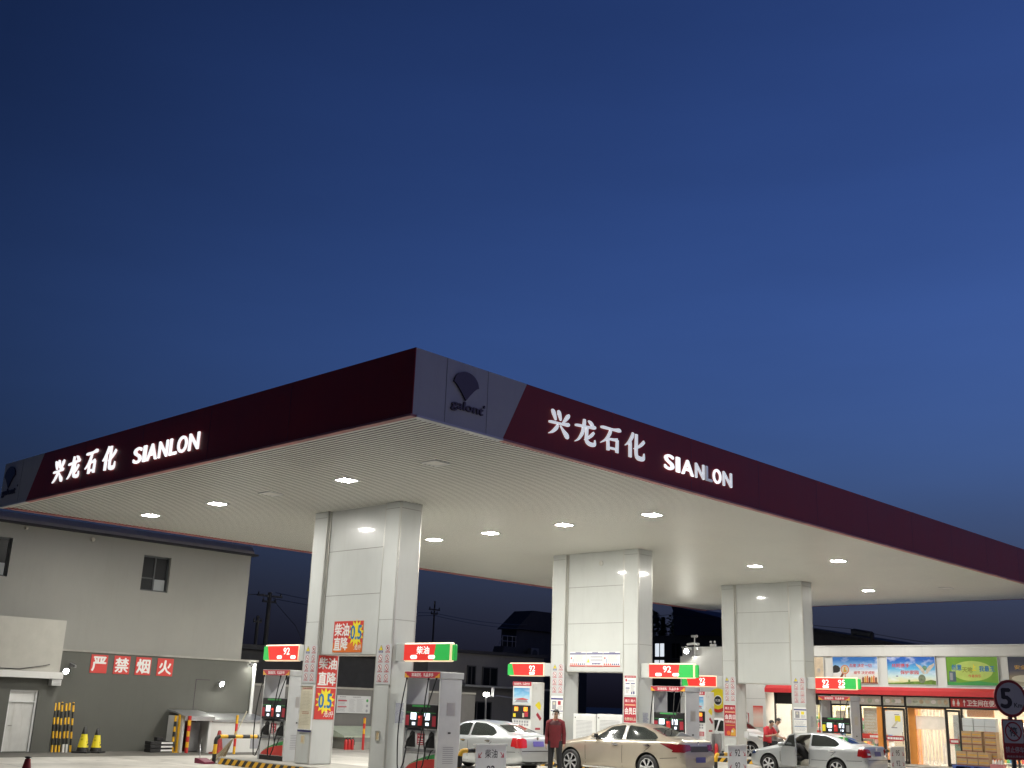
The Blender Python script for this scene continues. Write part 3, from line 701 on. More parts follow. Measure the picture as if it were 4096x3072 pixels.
def picture_notice(o, label, w, h, seed):
    s = Sheet(o, X, w, h, white_print)
    s.rect(0, w, h*.88, h*.93, navy_print); s.rect(0, w, h*.52, h*.545, navy_print); s.rect(w*.1, w*.45, h*.58, h*.84, grey_print); s.disc(w*.27, h*.76, w*.09, cream_paper, 2); s.rect(w*.58, w*.82, h*.72, h*.84, crimson_print if seed % 2 else yellow_print)
    s.lines(w*.55, w*.95, h*.57, h*.70, 4, grey_print, seed=seed); s.lines(w*.06, w*.94, h*.08, h*.48, 9, grey_print, thick=.3, seed=seed+1); s.rect(0, w, h*.24, h*.26, blue_print)
    return s.build('printed_notice', label, 'notice')
picture_notice((-25.64, ROWS[1]-.014, 1.20), 'white picture notice on the left leg of the middle pillar behind the attendant', .53, 1.05, 31)
picture_notice((-22.50, ROWS[2]-.014, 1.25), 'white picture notice with purple bars on the right leg of the farthest pillar', .53, .94, 34)
s = Sheet((-24.55, ROWS[1]+.14, .78), X, .16, .2, grey_board, t=.05); s.build('switch_box', 'small grey switch box low inside the opening of the middle pillar', 'switch box')
s = Sheet((-24.75, ROWS[2]+.02, .95), X, .18, .26, grey_board, t=.05); s.build('switch_box', 'small grey switch box low inside the opening of the farthest pillar', 'switch box')
t = thing('vent_cover', 'small round grey cover high on the front of the middle pillar', 'cover', (0, 0, 0))
mb = MB(); mb.lathe([(.06, -.03), (.085, -.02), (.085, 0)], (-23.62, ROWS[1]+.1, 6.62), trim_metal, 18, 1); mb.build('cover', t)

# electrical cabinets standing in the middle opening
def cabinet(label, x0, x1, y0, y1, h):
    t = thing('electrical_cabinet', label, 'cabinet', (x0, y0, .2))
    mb = MB(); mb.bevbox(0, x1-x0, 0, y1-y0, 0, h, white_metal, .012); mb.build('body', t)
    mb = MB(); w = x1-x0; mb.bevbox(.05, w-.05, -.012, .002, .08, h-.06, white_metal, .004)
    z = .35
    while z < h-.2: mb.box(.14, w-.14, -.0145, -.0122, z, z+.012, grey_print); z += .042
    mb.build('door', t); mb = MB(); mb.bevbox(.09, .115, -.03, -.012, h-.14, h-.10, black, .004); mb.build('handle', t)
cabinet('louvred cream cabinet in the left half of the middle opening', -24.80, -23.84, ROWS[1]+.18, ROWS[1]+.7, 1.50)
cabinet('louvred cream cabinet in the right half of the middle opening behind the gold car roof', -23.83, -22.72, ROWS[1]+.22, ROWS[1]+.7, 1.52)

# ------------------------------------------------------------------ fuel pumps
def hose_path(top, bottom, sag, n=18):
    top, bottom = Vector(top), Vector(bottom); out_ = []
    for i in range(n+1):
        q = i/n; p = top.lerp(bottom, q); p.z -= sag*4*q*(1-q)*(.35+.65*q); p.y -= .10*math.sin(math.pi*q); out_.append(p)
    return out_
def nozzle(mb, c, sx):
    c = Vector(c)
    mb.tube([c+Vector((-.10*sx, -.03, -.20)), c+Vector((-.05*sx, -.05, -.10)), c+Vector((0, -.05, 0)), c+Vector((.03*sx, -.02, .07)), c+Vector((.05*sx, .03, .12))], [.022, .026, .034, .026, .012], black, 8)
    mb.tube([c+Vector((-.06*sx, -.09, -.14)), c+Vector((-.03*sx, -.10, -.05)), c+Vector((.01*sx, -.06, .02))], .012, chrome, 6)
pump_front = M('pump cabinet paint', (.72, .73, .72), .28, var=.04, coat=.3, dirt=.12)
pump_side = M('pump side panel', (.56, .57, .58), .4, metal=.05, var=.05, dirt=.1)
def make_pump(label, loc, keypad='red'):
    t = thing('fuel_pump', label, 'fuel pump', loc, 0, 'white fuel pumps with hanging hoses')
    W, D, H = 1.25, .72, 2.44
    mb = MB()
    mb.box(.05, W-.05, .03, D-.03, 0, .12, black)
    mb.bevbox(.045, W-.045, .02, D-.02, .12, .62, pump_front, .012); mb.bevbox(.045, W-.045, .05, D-.05, .621, 1.05, pump_front, .012)
    # red and green swoosh on the lower door
    def front(u, v, y): return (u, y, v)
    lo = [(.10, .14), (W-.10, .14), (W-.10, .42), (.80, .385), (.55, .34), (.33, .28), (.20, .22), (.10, .15)]
    gr = [(.10, .155), (.20, .225), (.33, .285), (.55, .345), (.80, .39), (W-.10, .425), (W-.10, .53), (.95, .49), (.70, .43), (.45, .345), (.25, .265)]
    for pts, m_, y in ((lo, red_print, .0165), (gr, green_print, .0165)):
        tri = tessellate_polygon([[Vector((*q, 0)) for q in pts]]); mb.add([front(u, v, y) for u, v in pts], [tuple(q) for q in tri], m_)
    mb.box(.09, W-.09, .0, .019, .555, .62, grey_metal)
    for x0 in (.10, .80): mb.prism([(x0, .66), (x0+.30, .66), (x0+.26, 1.0), (x0+.16, 1.04), (x0+.10, .98)], 1, .03, .049, black)
    mb.box(.47, .72, .03, .049, .72, .98, crimson_print); mb.text('严禁烟火', (.595, .029, .90), X, Z, .05, white_print, w=.2, depth=.001, center=True)
    for v in (.84, .79, .74): mb.box(.50, .69, .028, .0295, v, v+.018, white_print)
    mb.build('cabinet', t)
    for x0, x1 in ((0, .045), (W-.045, W)):
        mb = MB(); mb.bevbox(x0, x1, 0, D, 0, H-.16, pump_side, .008)
        if x0 == 0: mb.box(x0-.002, x0+.03, -.006, .0, .02, H-.17, white_metal)
        else:
            mb.box(x1-.03, x1+.002, -.006, .0, .02, H-.17, white_metal); mb.box(x1, x1+.004, .25, .52, 1.42, 1.72, trim_metal)
            for k in range(9): mb.box(x1, x1+.003, .18, .52, .32+.045*k, .335+.045*k, grey_print)
            mb.box(x1, x1+.01, D/2-.04, D/2+.04, 1.0, 1.04, black)
        mb.build('side_panel', t)
    mb = MB()
    mb.bevbox(.06, W-.06, -.03, D+.03, 1.10, 1.66, black, .015)
    mb.box(.30, .95, -.032, -.0305, 1.60, 1.645, green_print)
    for x0, ang in ((.14, 1), (.73, -1)): mb.box(x0, x0+.40, -.033, -.0305, 1.20, 1.44, hazard_black)
    for x0 in (.075, W-.205): mb.box(x0, x0+.13, -.0335, -.031, 1.16, 1.40, crimson_print if keypad == 'red' else yellow_print if x0 < .5 else grey_metal)
    mb.box(.09, W-.09, -.032, -.0305, 1.46, 1.475, green_print)
    hd = mb.build('display_head', t)
    for x0 in (.27, .76):
        q = MB(); q.bevbox(x0, x0+.20, -.042, -.034, 1.30, 1.46, screen_white, .003); q.build('screen', hd)
        q = MB(); q.bevbox(x0+.06, x0+.17, -.042, -.034, 1.17, 1.24, screen_white, .003); q.build('screen', hd)
    q = MB(); q.bevbox(.55, .70, -.05, -.031, 1.16, 1.40, red_paint, .01); q.bevbox(.58, .67, -.06, -.031, 1.42, 1.56, black, .01); q.ball((.60, -.055, 1.36), .016, led_red, 8); q.build('card_reader', hd)
    mb = MB()
    mb.bevbox(-.05, W+.02, -.04, D+.04, H-.155, H+.0, pump_side, .012)
    mb.box(-.04, W+.01, -.046, -.041, H-.15, H-.005, crimson_print); mb.box(-.05, W+.02, -.048, -.041, H-.004, H+.002, white_metal)
    mb.text('加油送礼', (.22, -.047, H-.12), X, Z, .085, white_print, w=.36, depth=.002, bold=.02); mb.text('礼品多多', (.66, -.047, H-.12), X, Z, .085, white_print, w=.36, depth=.002, bold=.02)
    for x0, sg in ((-.03, 1), (W, -1)):
        mb.prism([(x0, H-.145), (x0+.18*sg, H-.145), (x0+.13*sg, H-.105), (x0+.09*sg, H-.10), (x0+.05*sg, H-.055), (x0, H-.04)], 1, -.0485, -.0462, gold_print)
    mb.build('header', t)
    for xt, xb, sx in ((.07, .16, 1), (W-.09, .86, -1), (W*.70, W-.12, -1)):
        mb = MB()
        low = -.06 if xt != W*.70 else .25
        pts = hose_path((xt, -.06, H-.16), (xb-.10, -.20, .30+low), .05)+[Vector((xb-.06, -.21, .18+low)), Vector((xb, -.19, .16+low)), Vector((xb+.05, -.14, .35+low)), Vector((xb+.04, -.07, .62))]
        mb.tube(pts, .016, rubber, 7); mb.tube([(xt, -.06, H-.20), (xt, -.06, H-.15)], .03, chrome, 8)
        mb.build('hose', t, smooth=True)
    for x0 in (.20, .92):
        mb = MB(); nozzle(mb, (x0+.03, .0, .82), 1); mb.build('nozzle', t, smooth=True)
    return t
make_pump('fuel pump left of the nearest pillar beside the striped hoop and broom', (-27.64, 18.72, .2))
make_pump('fuel pump with looped hoses right of the nearest pillar under the diesel light box', (-21.44, 18.72, .2))
make_pump('fuel pump right of the middle pillar behind the boot of the gold car', (-21.44, 28.98, .2))
make_pump('fuel pump right of the farthest pillar under the 92 and 95 light box', (-21.42, 39.60, .2), 'yellow')
def make_slim_pump(label, loc):
    t = thing('fuel_pump', label, 'fuel pump', loc, 0, 'slim fuel pumps with advert screens and orange displays')
    W, D, H = .90, .66, 2.48
    mb = MB(); mb.bevbox(0, W, 0, D, .06, H, pump_front, .02); mb.box(.02, W-.02, .02, D-.02, 0, .07, black)
    mb.box(.03, W-.03, -.003, .0, .98, 1.22, white_metal)
    for r in range(2):
        for k in range(6): mb.box(.10+.12*k, .18+.12*k, -.006, -.003, 1.02+.1*r, 1.09+.1*r, grey_print)
    mb.box(.60, .82, -.006, -.001, .72, .90, crimson_print)
    for k in range(4): mb.box(.63, .79, -.008, -.006, .745+.036*k, .755+.036*k, white_print)
    body = mb.build('body', t)
    mb = MB(); mb.bevbox(.04, W-.04, -.02, .0, 1.73, 2.31, white_metal, .008)
    mb.box(.075, W-.075, -.024, -.0205, 1.77, 2.28, M_print('advert picture', [(.70, (.45, .5, .52)), (.76, (.60, .70, .75)), (.84, (.20, .48, .70)), (.95, (.02, .20, .50))], 3., cloud=.4, h=2.45))
    mb.prism([(.14, 1.80), (W-.14, 1.80), (W-.2, 1.88), (.30, 1.90), (.20, 1.86)], 1, -.027, -.0245, grey_print); mb.prism([(.12, 1.90), (.5, 1.945), (W-.13, 1.90), (W-.13, 1.885), (.12, 1.885)], 1, -.0275, -.0247, red_print)
    mb.build('advert_panel', t)
    mb = MB(); mb.bevbox(.02, W-.02, -.03, .0, 1.25, 1.70, black, .01); mb.box(.08, .20, -.034, -.0305, 1.30, 1.42, yellow_print); mb.box(.52, .60, -.034, -.0305, 1.30, 1.44, cream_paper); mb.box(.62, .78, -.034, -.0305, 1.32, 1.47, crimson_print)
    hd = mb.build('display_head', t)
    for x0 in (.13, .58):
        q = MB(); q.bevbox(x0, x0+.18, -.04, -.032, 1.50, 1.64, screen_orange, .004); q.build('screen', hd)
    mb = MB(); mb.bevbox(-.01, W-.02, -.012, .0, H-.13, H+.01, crimson_print, .004); mb.text('加油送礼', (.06, -.013, H-.10), X, Z, .08, white_print, w=.36, depth=.002, bold=.02); mb.text('礼品多多', (.47, -.013, H-.10), X, Z, .08, white_print, w=.34, depth=.002, bold=.02); mb.build('header', t)
    mb = MB()
    mb.add([(W+.004, .18, 1.72), (W+.004, .40, 1.86), (W+.004, .34, 1.60), (W+.004, .46, 1.55), (W+.004, .50, 1.70)], [(0, 2, 1), (2, 4, 1), (2, 3, 4)], yellow_print); mb.build('sticker', body); mb = MB()
    mb.add([(W+.004, .25, 1.40), (W+.004, .33, 1.48), (W+.004, .54, 1.28), (W+.004, .46, 1.20)], [(0, 3, 2, 1)], crimson_print); mb.build('sticker', body); mb = MB(); mb.add([(W+.004, .22, .90), (W+.004, .22, .97), (W+.004, .48, .97), (W+.004, .48, .90)], [(0, 1, 2, 3)], crimson_print)
    mb.build('sticker', body)
    mb = MB(); mb.tube(hose_path((W*.3, D+.04, H-.3), (W*.6, D+.10, .5), .2), .016, rubber, 7); mb.build('hose', t, smooth=True)
    return t
make_slim_pump('slim fuel pump with blue advert screen left of the middle pillar behind the attendant', (-27.53, 29.0, .2))
make_slim_pump('slim fuel pump with orange displays half hidden left of the farthest pillar', (-27.53, 39.62, .2))

# ------------------------------------------------------------------ backlit grade boxes fixed to the pillars
def grade_box(label, y, right, texts):
    """texts: (string, offset from the pillar side, pill string or None)"""
    sx = 1 if right else -1; x0 = PX1 if right else PX0
    t = thing('grade_sign', label, 'light box', (x0, y, 2.86), 0, 'backlit fuel grade boxes on the pillars')
    def q(a, b): return (min(a*sx, b*sx), max(a*sx, b*sx))
    mb = MB(); a, b = q(.002, .33 if right else .42); mb.bevbox(a, b, .03, .16, .03, .47, white_panel, .012); mb.build('bracket', t)
    br, g0, g1, g2, wing = (.33, 1.44, 1.52, 2.02, (2.06, 2.17)) if right else (.42, 1.80, 1.92, 2.05, (2.07, 2.18))
    mb = MB(); a, b = q(br+.001, g2+.03); mb.bevbox(a, b, .02, .17, .02, .48, box_edge, .04); mb.build('case', t)
    mb = MB(); pts = [((br+.02)*sx, .05), (g0*sx, .05), (g1*sx, .44), ((br+.02)*sx, .44)]; mb.prism(pts, 1, .006, .0195, box_red); mb.build('red_face', t)
    mb = MB(); pts = [((g0+.01)*sx, .05), (g2*sx, .05), (g2*sx, .44), ((g1+.01)*sx, .44)]; mb.prism(pts, 1, .006, .0195, box_green); a, b = q(*wing); mb.bevbox(a, b, .05, .14, .05, .43, box_green, .02); mb.build('green_face', t)
    mb = MB()
    for st, off, pill in texts:
        cx = off*sx
        if pill == 2:
            mb.text(st, (cx, .005, .20), X, Z, .19, box_white, w=.30 if st == '92' else .46, depth=.002, bold=.014, center=True)
            for k, pn in ((-1, '1号'), (1, '2号')):
                u = cx+k*.33; mb.prism([(u+.13*math.copysign(1, math.cos(a_))*.55+.055*math.cos(a_), .13+.05*math.sin(a_)) for a_ in [math.pi*2*i/20 for i in range(20)]], 1, .0035, .0058, box_white)
                mb.text(pn, (u, .003, .10), X, Z, .06, tan_letter, w=.12, depth=.001, center=True)
        else:
            mb.text(st, (cx, .005, .19), X, Z, .19, box_white, w=.28, depth=.002, bold=.014, center=True)
            u = cx; mb.prism([(u+.13*math.copysign(1, math.cos(a_))*.6+.055*math.cos(a_), .12+.05*math.sin(a_)) for a_ in [math.pi*2*i/20 for i in range(20)]], 1, .0035, .0058, box_white)
            mb.text('11号', (u, .003, .09), X, Z, .06, tan_letter, w=.14, depth=.001, center=True)
    mb.build('lettering', t)
grade_box('backlit red box reading 92 left of the nearest pillar', 18.72, False, [('92', .97, 2)])
grade_box('backlit red box reading 柴油 with bright green end right of the nearest pillar', 18.72, True, [('柴油', 1.06, 2)])
grade_box('backlit red box reading 92 left of the middle pillar above the slim pump', 29.02, False, [('92', .95, 1)])
grade_box('backlit red box reading 92 with bright green end right of the middle pillar', 29.02, True, [('92', 1.05, 2)])
grade_box('backlit red box reading 92 left of the farthest pillar, overlapped by a nearer box', 39.70, False, [('92', 1.11, 1)])
grade_box('backlit red box reading 92 and 95 right of the farthest pillar', 39.66, True, [('92', .78, 1), ('95', 1.44, 1)])

# ------------------------------------------------------------------ hoops and lane signs at the island ends
def striped_tube(mb, pts, r, step, cols, n=10):
    """Round tube painted in bands along its length."""
    P = [Vector(p) for p in pts]; seg = []; L = 0
    fine = [P[0]]
    for a, b in zip(P, P[1:]):
        k = max(1, int((b-a).length/(step/3)))
        fine += [a.lerp(b, i/k) for i in range(1, k+1)]
    acc = 0; run = [fine[0]]; ci = 0
    for a, b in zip(fine, fine[1:]):
        run.append(b); acc += (b-a).length
        if acc >= step-.001: mb.tube(run, r, cols[ci % len(cols)], n, cap=True); run = [b]; acc = 0; ci += 1
    if len(run) > 1: mb.tube(run, r, cols[ci % len(cols)], n)
def hoop(label, x, y0, y1, h, first=0):
    t = thing('guard_hoop', label, 'guard rail', (x, (y0+y1)/2, 0), 0, 'yellow and black guard hoops at the pump island ends')
    d = (y1-y0)/2; R = .12
    pts = [(0, -d, 0), (0, -d, h-R)]+[(0, -d+R-R*math.cos(a), h-R+R*math.sin(a)) for a in (math.pi/6, math.pi/3, math.pi/2)]
    pts += [(0, d-R+R*math.sin(a), h-R+R*math.cos(a)) for a in (0, math.pi/6, math.pi/3, math.pi/2)]+[(0, d, 0)]
    mb = MB(); striped_tube(mb, pts, .055, .24, [hazard_black, yellow] if first else [yellow, hazard_black]); mb.build('rail', t, smooth=60)
    mb = MB()
    for s_ in (-d, d): mb.lathe([(.10, .0), (.10, .012), (.06, .02)], (0, s_, 0), hazard_black, 14)
    mb.build('base_plate', t); return t
hoop('yellow and black hoop left of the leftmost pump with a broom leaning on it', -28.95, 18.15, 20.05, .74, 1)
hoop('yellow and black hoop behind the white 柴油 lane sign', -19.12, 18.45, 19.85, .88, 1)
hoop('yellow hoop left of the middle pillar beside the attendant, behind the gold car bonnet', -24.75+.0, 27.95, 28.40, 1.06)
hoop('yellow and black hoop behind the lane sign reading 92 twice', -19.12, 28.95, 30.2, .72)
hoop('yellow hoop behind the lane sign reading 95 and 92', -19.12, 39.85, 41.2, .76)
def lane_sign(label, x, y, z, w, h, top, low, arrows):
    s = Sheet((x, y, z), Y, w, h, white_metal, t=.02)
    s.text(top, w/2, h*.60, h*.27, black_print, w=w*(.40 if len(top) == 2 and top[0] == '柴' else .27), bold=.01, center=True)
    s.text(low, w/2, h*.10, h*.27, black_print, w=w*.27, bold=.01, center=True)
    for cx, sg in ((w*.14, -1), (w*.86, 1)):
        for cy in (h*.72, h*.22):
            s.poly([(cx+sg*.045*w, cy-.05*w), (cx-sg*.045*w, cy+.05*w), (cx-sg*.06*w, cy+.035*w), (cx+sg*.03*w, cy-.065*w)], crimson_print, 1)
            s.poly([(cx+sg*.065*w, cy-.08*w), (cx+sg*.055*w, cy+.02*w), (cx+sg*.03*w, cy+.02*w), (cx+sg*.03*w, cy-.055*w)], crimson_print, 2)
            s.poly([(cx+sg*.065*w, cy-.08*w), (cx-sg*.035*w, cy-.075*w), (cx-sg*.035*w, cy-.05*w), (cx+sg*.03*w, cy-.05*w)], crimson_print, 3)
    s.mb.obox(s.o+s.rv*w/2+Z*(h+.015)+s.n*-.03, s.rv*(w/2+.02), s.n*.06, Z*.012, white_metal)
    s.mb.obox(s.o+s.rv*.08+Z*(-z/2)-s.n*.02, s.rv*.02, s.n*.01, Z*(z/2), grey_metal); s.mb.obox(s.o+s.rv*(w-.08)+Z*(-z/2)-s.n*.02, s.rv*.02, s.n*.01, Z*(z/2), grey_metal)
    return s.build('lane_sign', label, 'lane sign', 'white lane signs with red arrows at the island ends')
lane_sign('white lane sign reading 柴油 and 92 with red arrows beside the silver car', -19.02, 18.86, .28, 1.02, .72, '柴油', '92', 1)
lane_sign('white lane sign reading 92 twice, left of the car with the open door', -19.02, 29.46, .22, 1.04, .74, '92', '92', 1)
lane_sign('grey white lane sign reading 95 and 92 in front of the shop door', -19.02, 40.25, .16, 1.18, .72, '95', '92', 1)
# corn broom leaning on the left hoop
t = thing('broom', 'straw broom leaning upside against the striped hoop left of the leftmost pump', 'broom', (0, 0, 0))
mb = MB(); mb.tube([(-29.02, 18.75, .62), (-28.80, 19.0, 1.46)], .018, cream_paper, 7); mb.build('handle', t)
mb = MB(); rnd = random.Random(3)
for k in range(110):
    a = rnd.random()*6.28; r = .20*math.sqrt(rnd.random()); mb.tube([(-29.02+.02*math.cos(a), 18.75+.02*math.sin(a), .66), (-29.18+r*.6*math.cos(a), 18.62+r*.5*math.sin(a), .33), (-29.36+r*1.2*math.cos(a), 18.5+r*math.sin(a), .02+.05*rnd.random())], .006, M('dry straw', (.34, .27, .16), .8, var=.3, scale=9) if k % 3 else cream_paper, 4)
mb.build('bristles', t)
s = thing('dustpan', 'dark red plastic dustpan on the ground at the left end of the near island', 'dustpan', (-29.1, 17.9, 0))
mb = MB(); mb.prism([(-.2, 0), (.35, 0), (.35, .05), (-.1, .14), (-.2, .14)], 1, -.16, .16, M('dark magenta plastic', (.16, .01, .04), .5, var=.15)); mb.build('pan', s); mb = MB(); mb.tube([(-.18, 0, .12), (-.35, .05, .5)], .014, steel, 6); mb.build('handle', s)
# ------------------------------------------------------------------ cars
def curve(pts):
    xs = [p[0] for p in pts]; ys = [p[1] for p in pts]
    def f(x):
        if x <= xs[0]: return ys[0]
        for i in range(len(xs)-1):
            if x <= xs[i+1]:
                t_ = (x-xs[i])/(xs[i+1]-xs[i]); return ys[i]+(ys[i+1]-ys[i])*t_
        return ys[-1]
    return f
def smooth_list(v, n):
    for _ in range(n): v = [v[0]]+[(v[i-1]+2*v[i]+v[i+1])/4 for i in range(1, len(v)-1)]+[v[-1]]
    return v
def car_body(sp, cutters):
    N = 96; L = sp['L']
    xs = [L*(.5-.5*math.cos(math.pi*i/(N-1)))*.35+L*i/(N-1)*.65 for i in range(N)]
    q = {k: smooth_list([curve(sp[k])(x) for x in xs], 3) for k in ('zt', 'belt', 'zb', 'w', 'wr')}
    rings = []
    for i in range(N):
        zb, w, bt, zt, wr = q['zb'][i], q['w'][i], q['belt'][i], q['zt'][i], q['wr'][i]; g = max(.012, zt-bt); wb = w*.955
        P = [(0, zb), (.7*w, zb), (.92*w, zb+.03), (.975*w, zb+.12), (w, zb+.33*(bt-zb)), (w, zb+.68*(bt-zb)), (.985*w, bt-.045), (wb, bt), (wb+(wr-wb)*.12, bt+.08*g), (wb+(wr-wb)*.84, bt+.80*g), (wr*.90, bt+.955*g), (wr*.55, zt-.012*min(1, g*3)), (0, zt)]
        for _ in range(2):
            R = [P[0]]
            for a, b in zip(P, P[1:]): R += [(a[0]*.75+b[0]*.25, a[1]*.75+b[1]*.25), (a[0]*.25+b[0]*.75, a[1]*.25+b[1]*.75)]
            P = R+[P[-1]]
        rings.append([(xs[i], y, z) for y, z in P]+[(xs[i], -y, z) for y, z in P[-2:0:-1]])
    n = len(rings[0]); vs = [p for r in rings for p in r]
    fs = [(i*n+k, i*n+(k+1) % n, (i+1)*n+(k+1) % n, (i+1)*n+k) for i in range(N-1) for k in range(n)]
    fs += [tuple(range(n)), tuple((N-1)*n+k for k in range(n-1, -1, -1))]
    mb = MB(); mb.add(vs, fs, sp['paint']); mb.mi(black); mb.mi(sp.get('cabin', black))
    o = mb.build('body')
    bpy.context.view_layer.update()
    for cb in cutters:
        m = o.modifiers.new('cut', 'BOOLEAN'); m.object = cb; m.operation = 'DIFFERENCE'; m.solver = 'EXACT'
    dg = bpy.context.evaluated_depsgraph_get(); dg.update()
    me = bpy.data.meshes.new_from_object(o.evaluated_get(dg)); o.modifiers.clear(); old = o.data; o.data = me; me.name = 'body'; bpy.data.meshes.remove(old)
    for cb in cutters: bpy.data.objects.remove(cb)
    me.polygons.foreach_set('use_smooth', [True]*len(me.polygons)); me.set_sharp_from_angle(angle=math.radians(38))
    bm = bmesh.new(); bm.from_mesh(me); bvh = BVHTree.FromBMesh(bm); bm.free()
    return o, bvh
def cutter(build_fn, mats_, idx):
    mb = MB()
    for m in mats_: mb.mi(m)
    build_fn(mb, mats_[idx]); return mb.build('cutter')
def round_poly(pts, r, n=4):
    out_ = []; k = len(pts)
    for i in range(k):
        p0, p, p1 = Vector(pts[i-1]), Vector(pts[i]), Vector(pts[(i+1) % k])
        a = (p0-p); b = (p1-p); d = min(r, a.length*.45, b.length*.45); a = p+a.normalized()*d; b = p+b.normalized()*d
        for j in range(n+1):
            t_ = j/n; out_.append(tuple(a*(1-t_)**2+p*2*t_*(1-t_)+b*t_*t_))
    return out_
def patch(mb, bvh, poly, axis, sign, m, off=.006, step=.05, r=.04, far=6.):
    """A skin cut to a 2-D outline and laid on the body: projected along an axis, raised by off."""
    pts = round_poly(poly, r) if r else poly
    bm = bmesh.new(); vv = [bm.verts.new((p[0], p[1], 0)) for p in pts]; bm.faces.new(vv)
    x0, x1 = min(p[0] for p in pts), max(p[0] for p in pts); y0, y1 = min(p[1] for p in pts), max(p[1] for p in pts)
    for a, b, nrm in ((x0, x1, (1, 0, 0)), (y0, y1, (0, 1, 0))):
        k = max(1, int((b-a)/step))
        for i in range(1, k):
            c = a+(b-a)*i/k
            bmesh.ops.bisect_plane(bm, geom=bm.verts[:]+bm.edges[:]+bm.faces[:], plane_co=(c, 0, 0) if nrm[0] else (0, c, 0), plane_no=nrm)
    bad = []
    for v in bm.verts:
        p = v.co
        o = {0: Vector((far*sign, p.x, p.y)), 1: Vector((p.x, far*sign, p.y)), 2: Vector((p.x, p.y, far*sign))}[axis]
        d = Vector((0, 0, 0)); d[axis] = -sign
        if axis == 0: o.x = far*sign+2.3
        h, nn, _, _ = bvh.ray_cast(o, d)
        if h is None: bad.append(v)
        else:
            if nn.dot(d) > 0: nn = -nn
            v.co = h+nn*off
    bmesh.ops.delete(bm, geom=bad, context='VERTS')
    bm.verts.index_update(); return mb.addbm(bm, m)
glass_mat = M('tinted car glass', (.012, .016, .016), .05, var=0, spec=.75, coat=.4)
rim_mat = M('alloy rim', (.70, .71, .73), .25, metal=.75, var=.03)
def make_wheel(parent, x, y, r, sg, nsp):
    wt = thing('wheel', None, None, (x, y, r)); wt.parent = parent
    mb = MB(); prof = [(r*.60, -.09), (r*.90, -.105), (r*.975, -.085), (r, -.05), (r, .05), (r*.975, .085), (r*.90, .105), (r*.60, .09)]
    mb.lathe(prof, (0, 0, 0), rubber, 36, 1); mb.build('tyre', wt, smooth=50)
    mb = MB(); R = r*.70; a = sg*.100
    mb.lathe([(R, a*.9), (R, a*1.06), (R*.93, a*1.06), (R*.90, a*.75)], (0, 0, 0), rim_mat, 36, 1)
    mb.lathe([(R*.89, a*.905), (.01, a*.905)], (0, 0, 0), black, 24, 1)
    mb.lathe([(R*.20, a*.8), (R*.20, a*1.05), (R*.12, a*1.09), (.005, a*1.09)], (0, 0, 0), rim_mat, 20, 1)
    for k in range(nsp):
        t_ = 2*math.pi*k/nsp+.3; c, s_ = math.cos(t_), math.sin(t_); w0, w1 = R*(.10 if nsp > 6 else .13), R*(.17 if nsp > 6 else .20)
        q = [(R*.15, -w0), (R*.15, w0), (R*.60, w0*1.0), (R*.95, w1), (R*.95, -w1), (R*.60, -w0*1.0)]
        vs = [Vector((u*c-v*s_, yy, u*s_+v*c)) for yy in (a*.91, a*1.045) for u, v in q]
        mb.add(vs, [(0, 1, 2, 5), (5, 2, 3, 4), (6, 11, 8, 7), (11, 10, 9, 8)]+[(i, (i+1) % 6, (i+1) % 6+6, i+6) for i in range(6)], rim_mat)
    mb.build('rim', wt, smooth=40)
    return wt
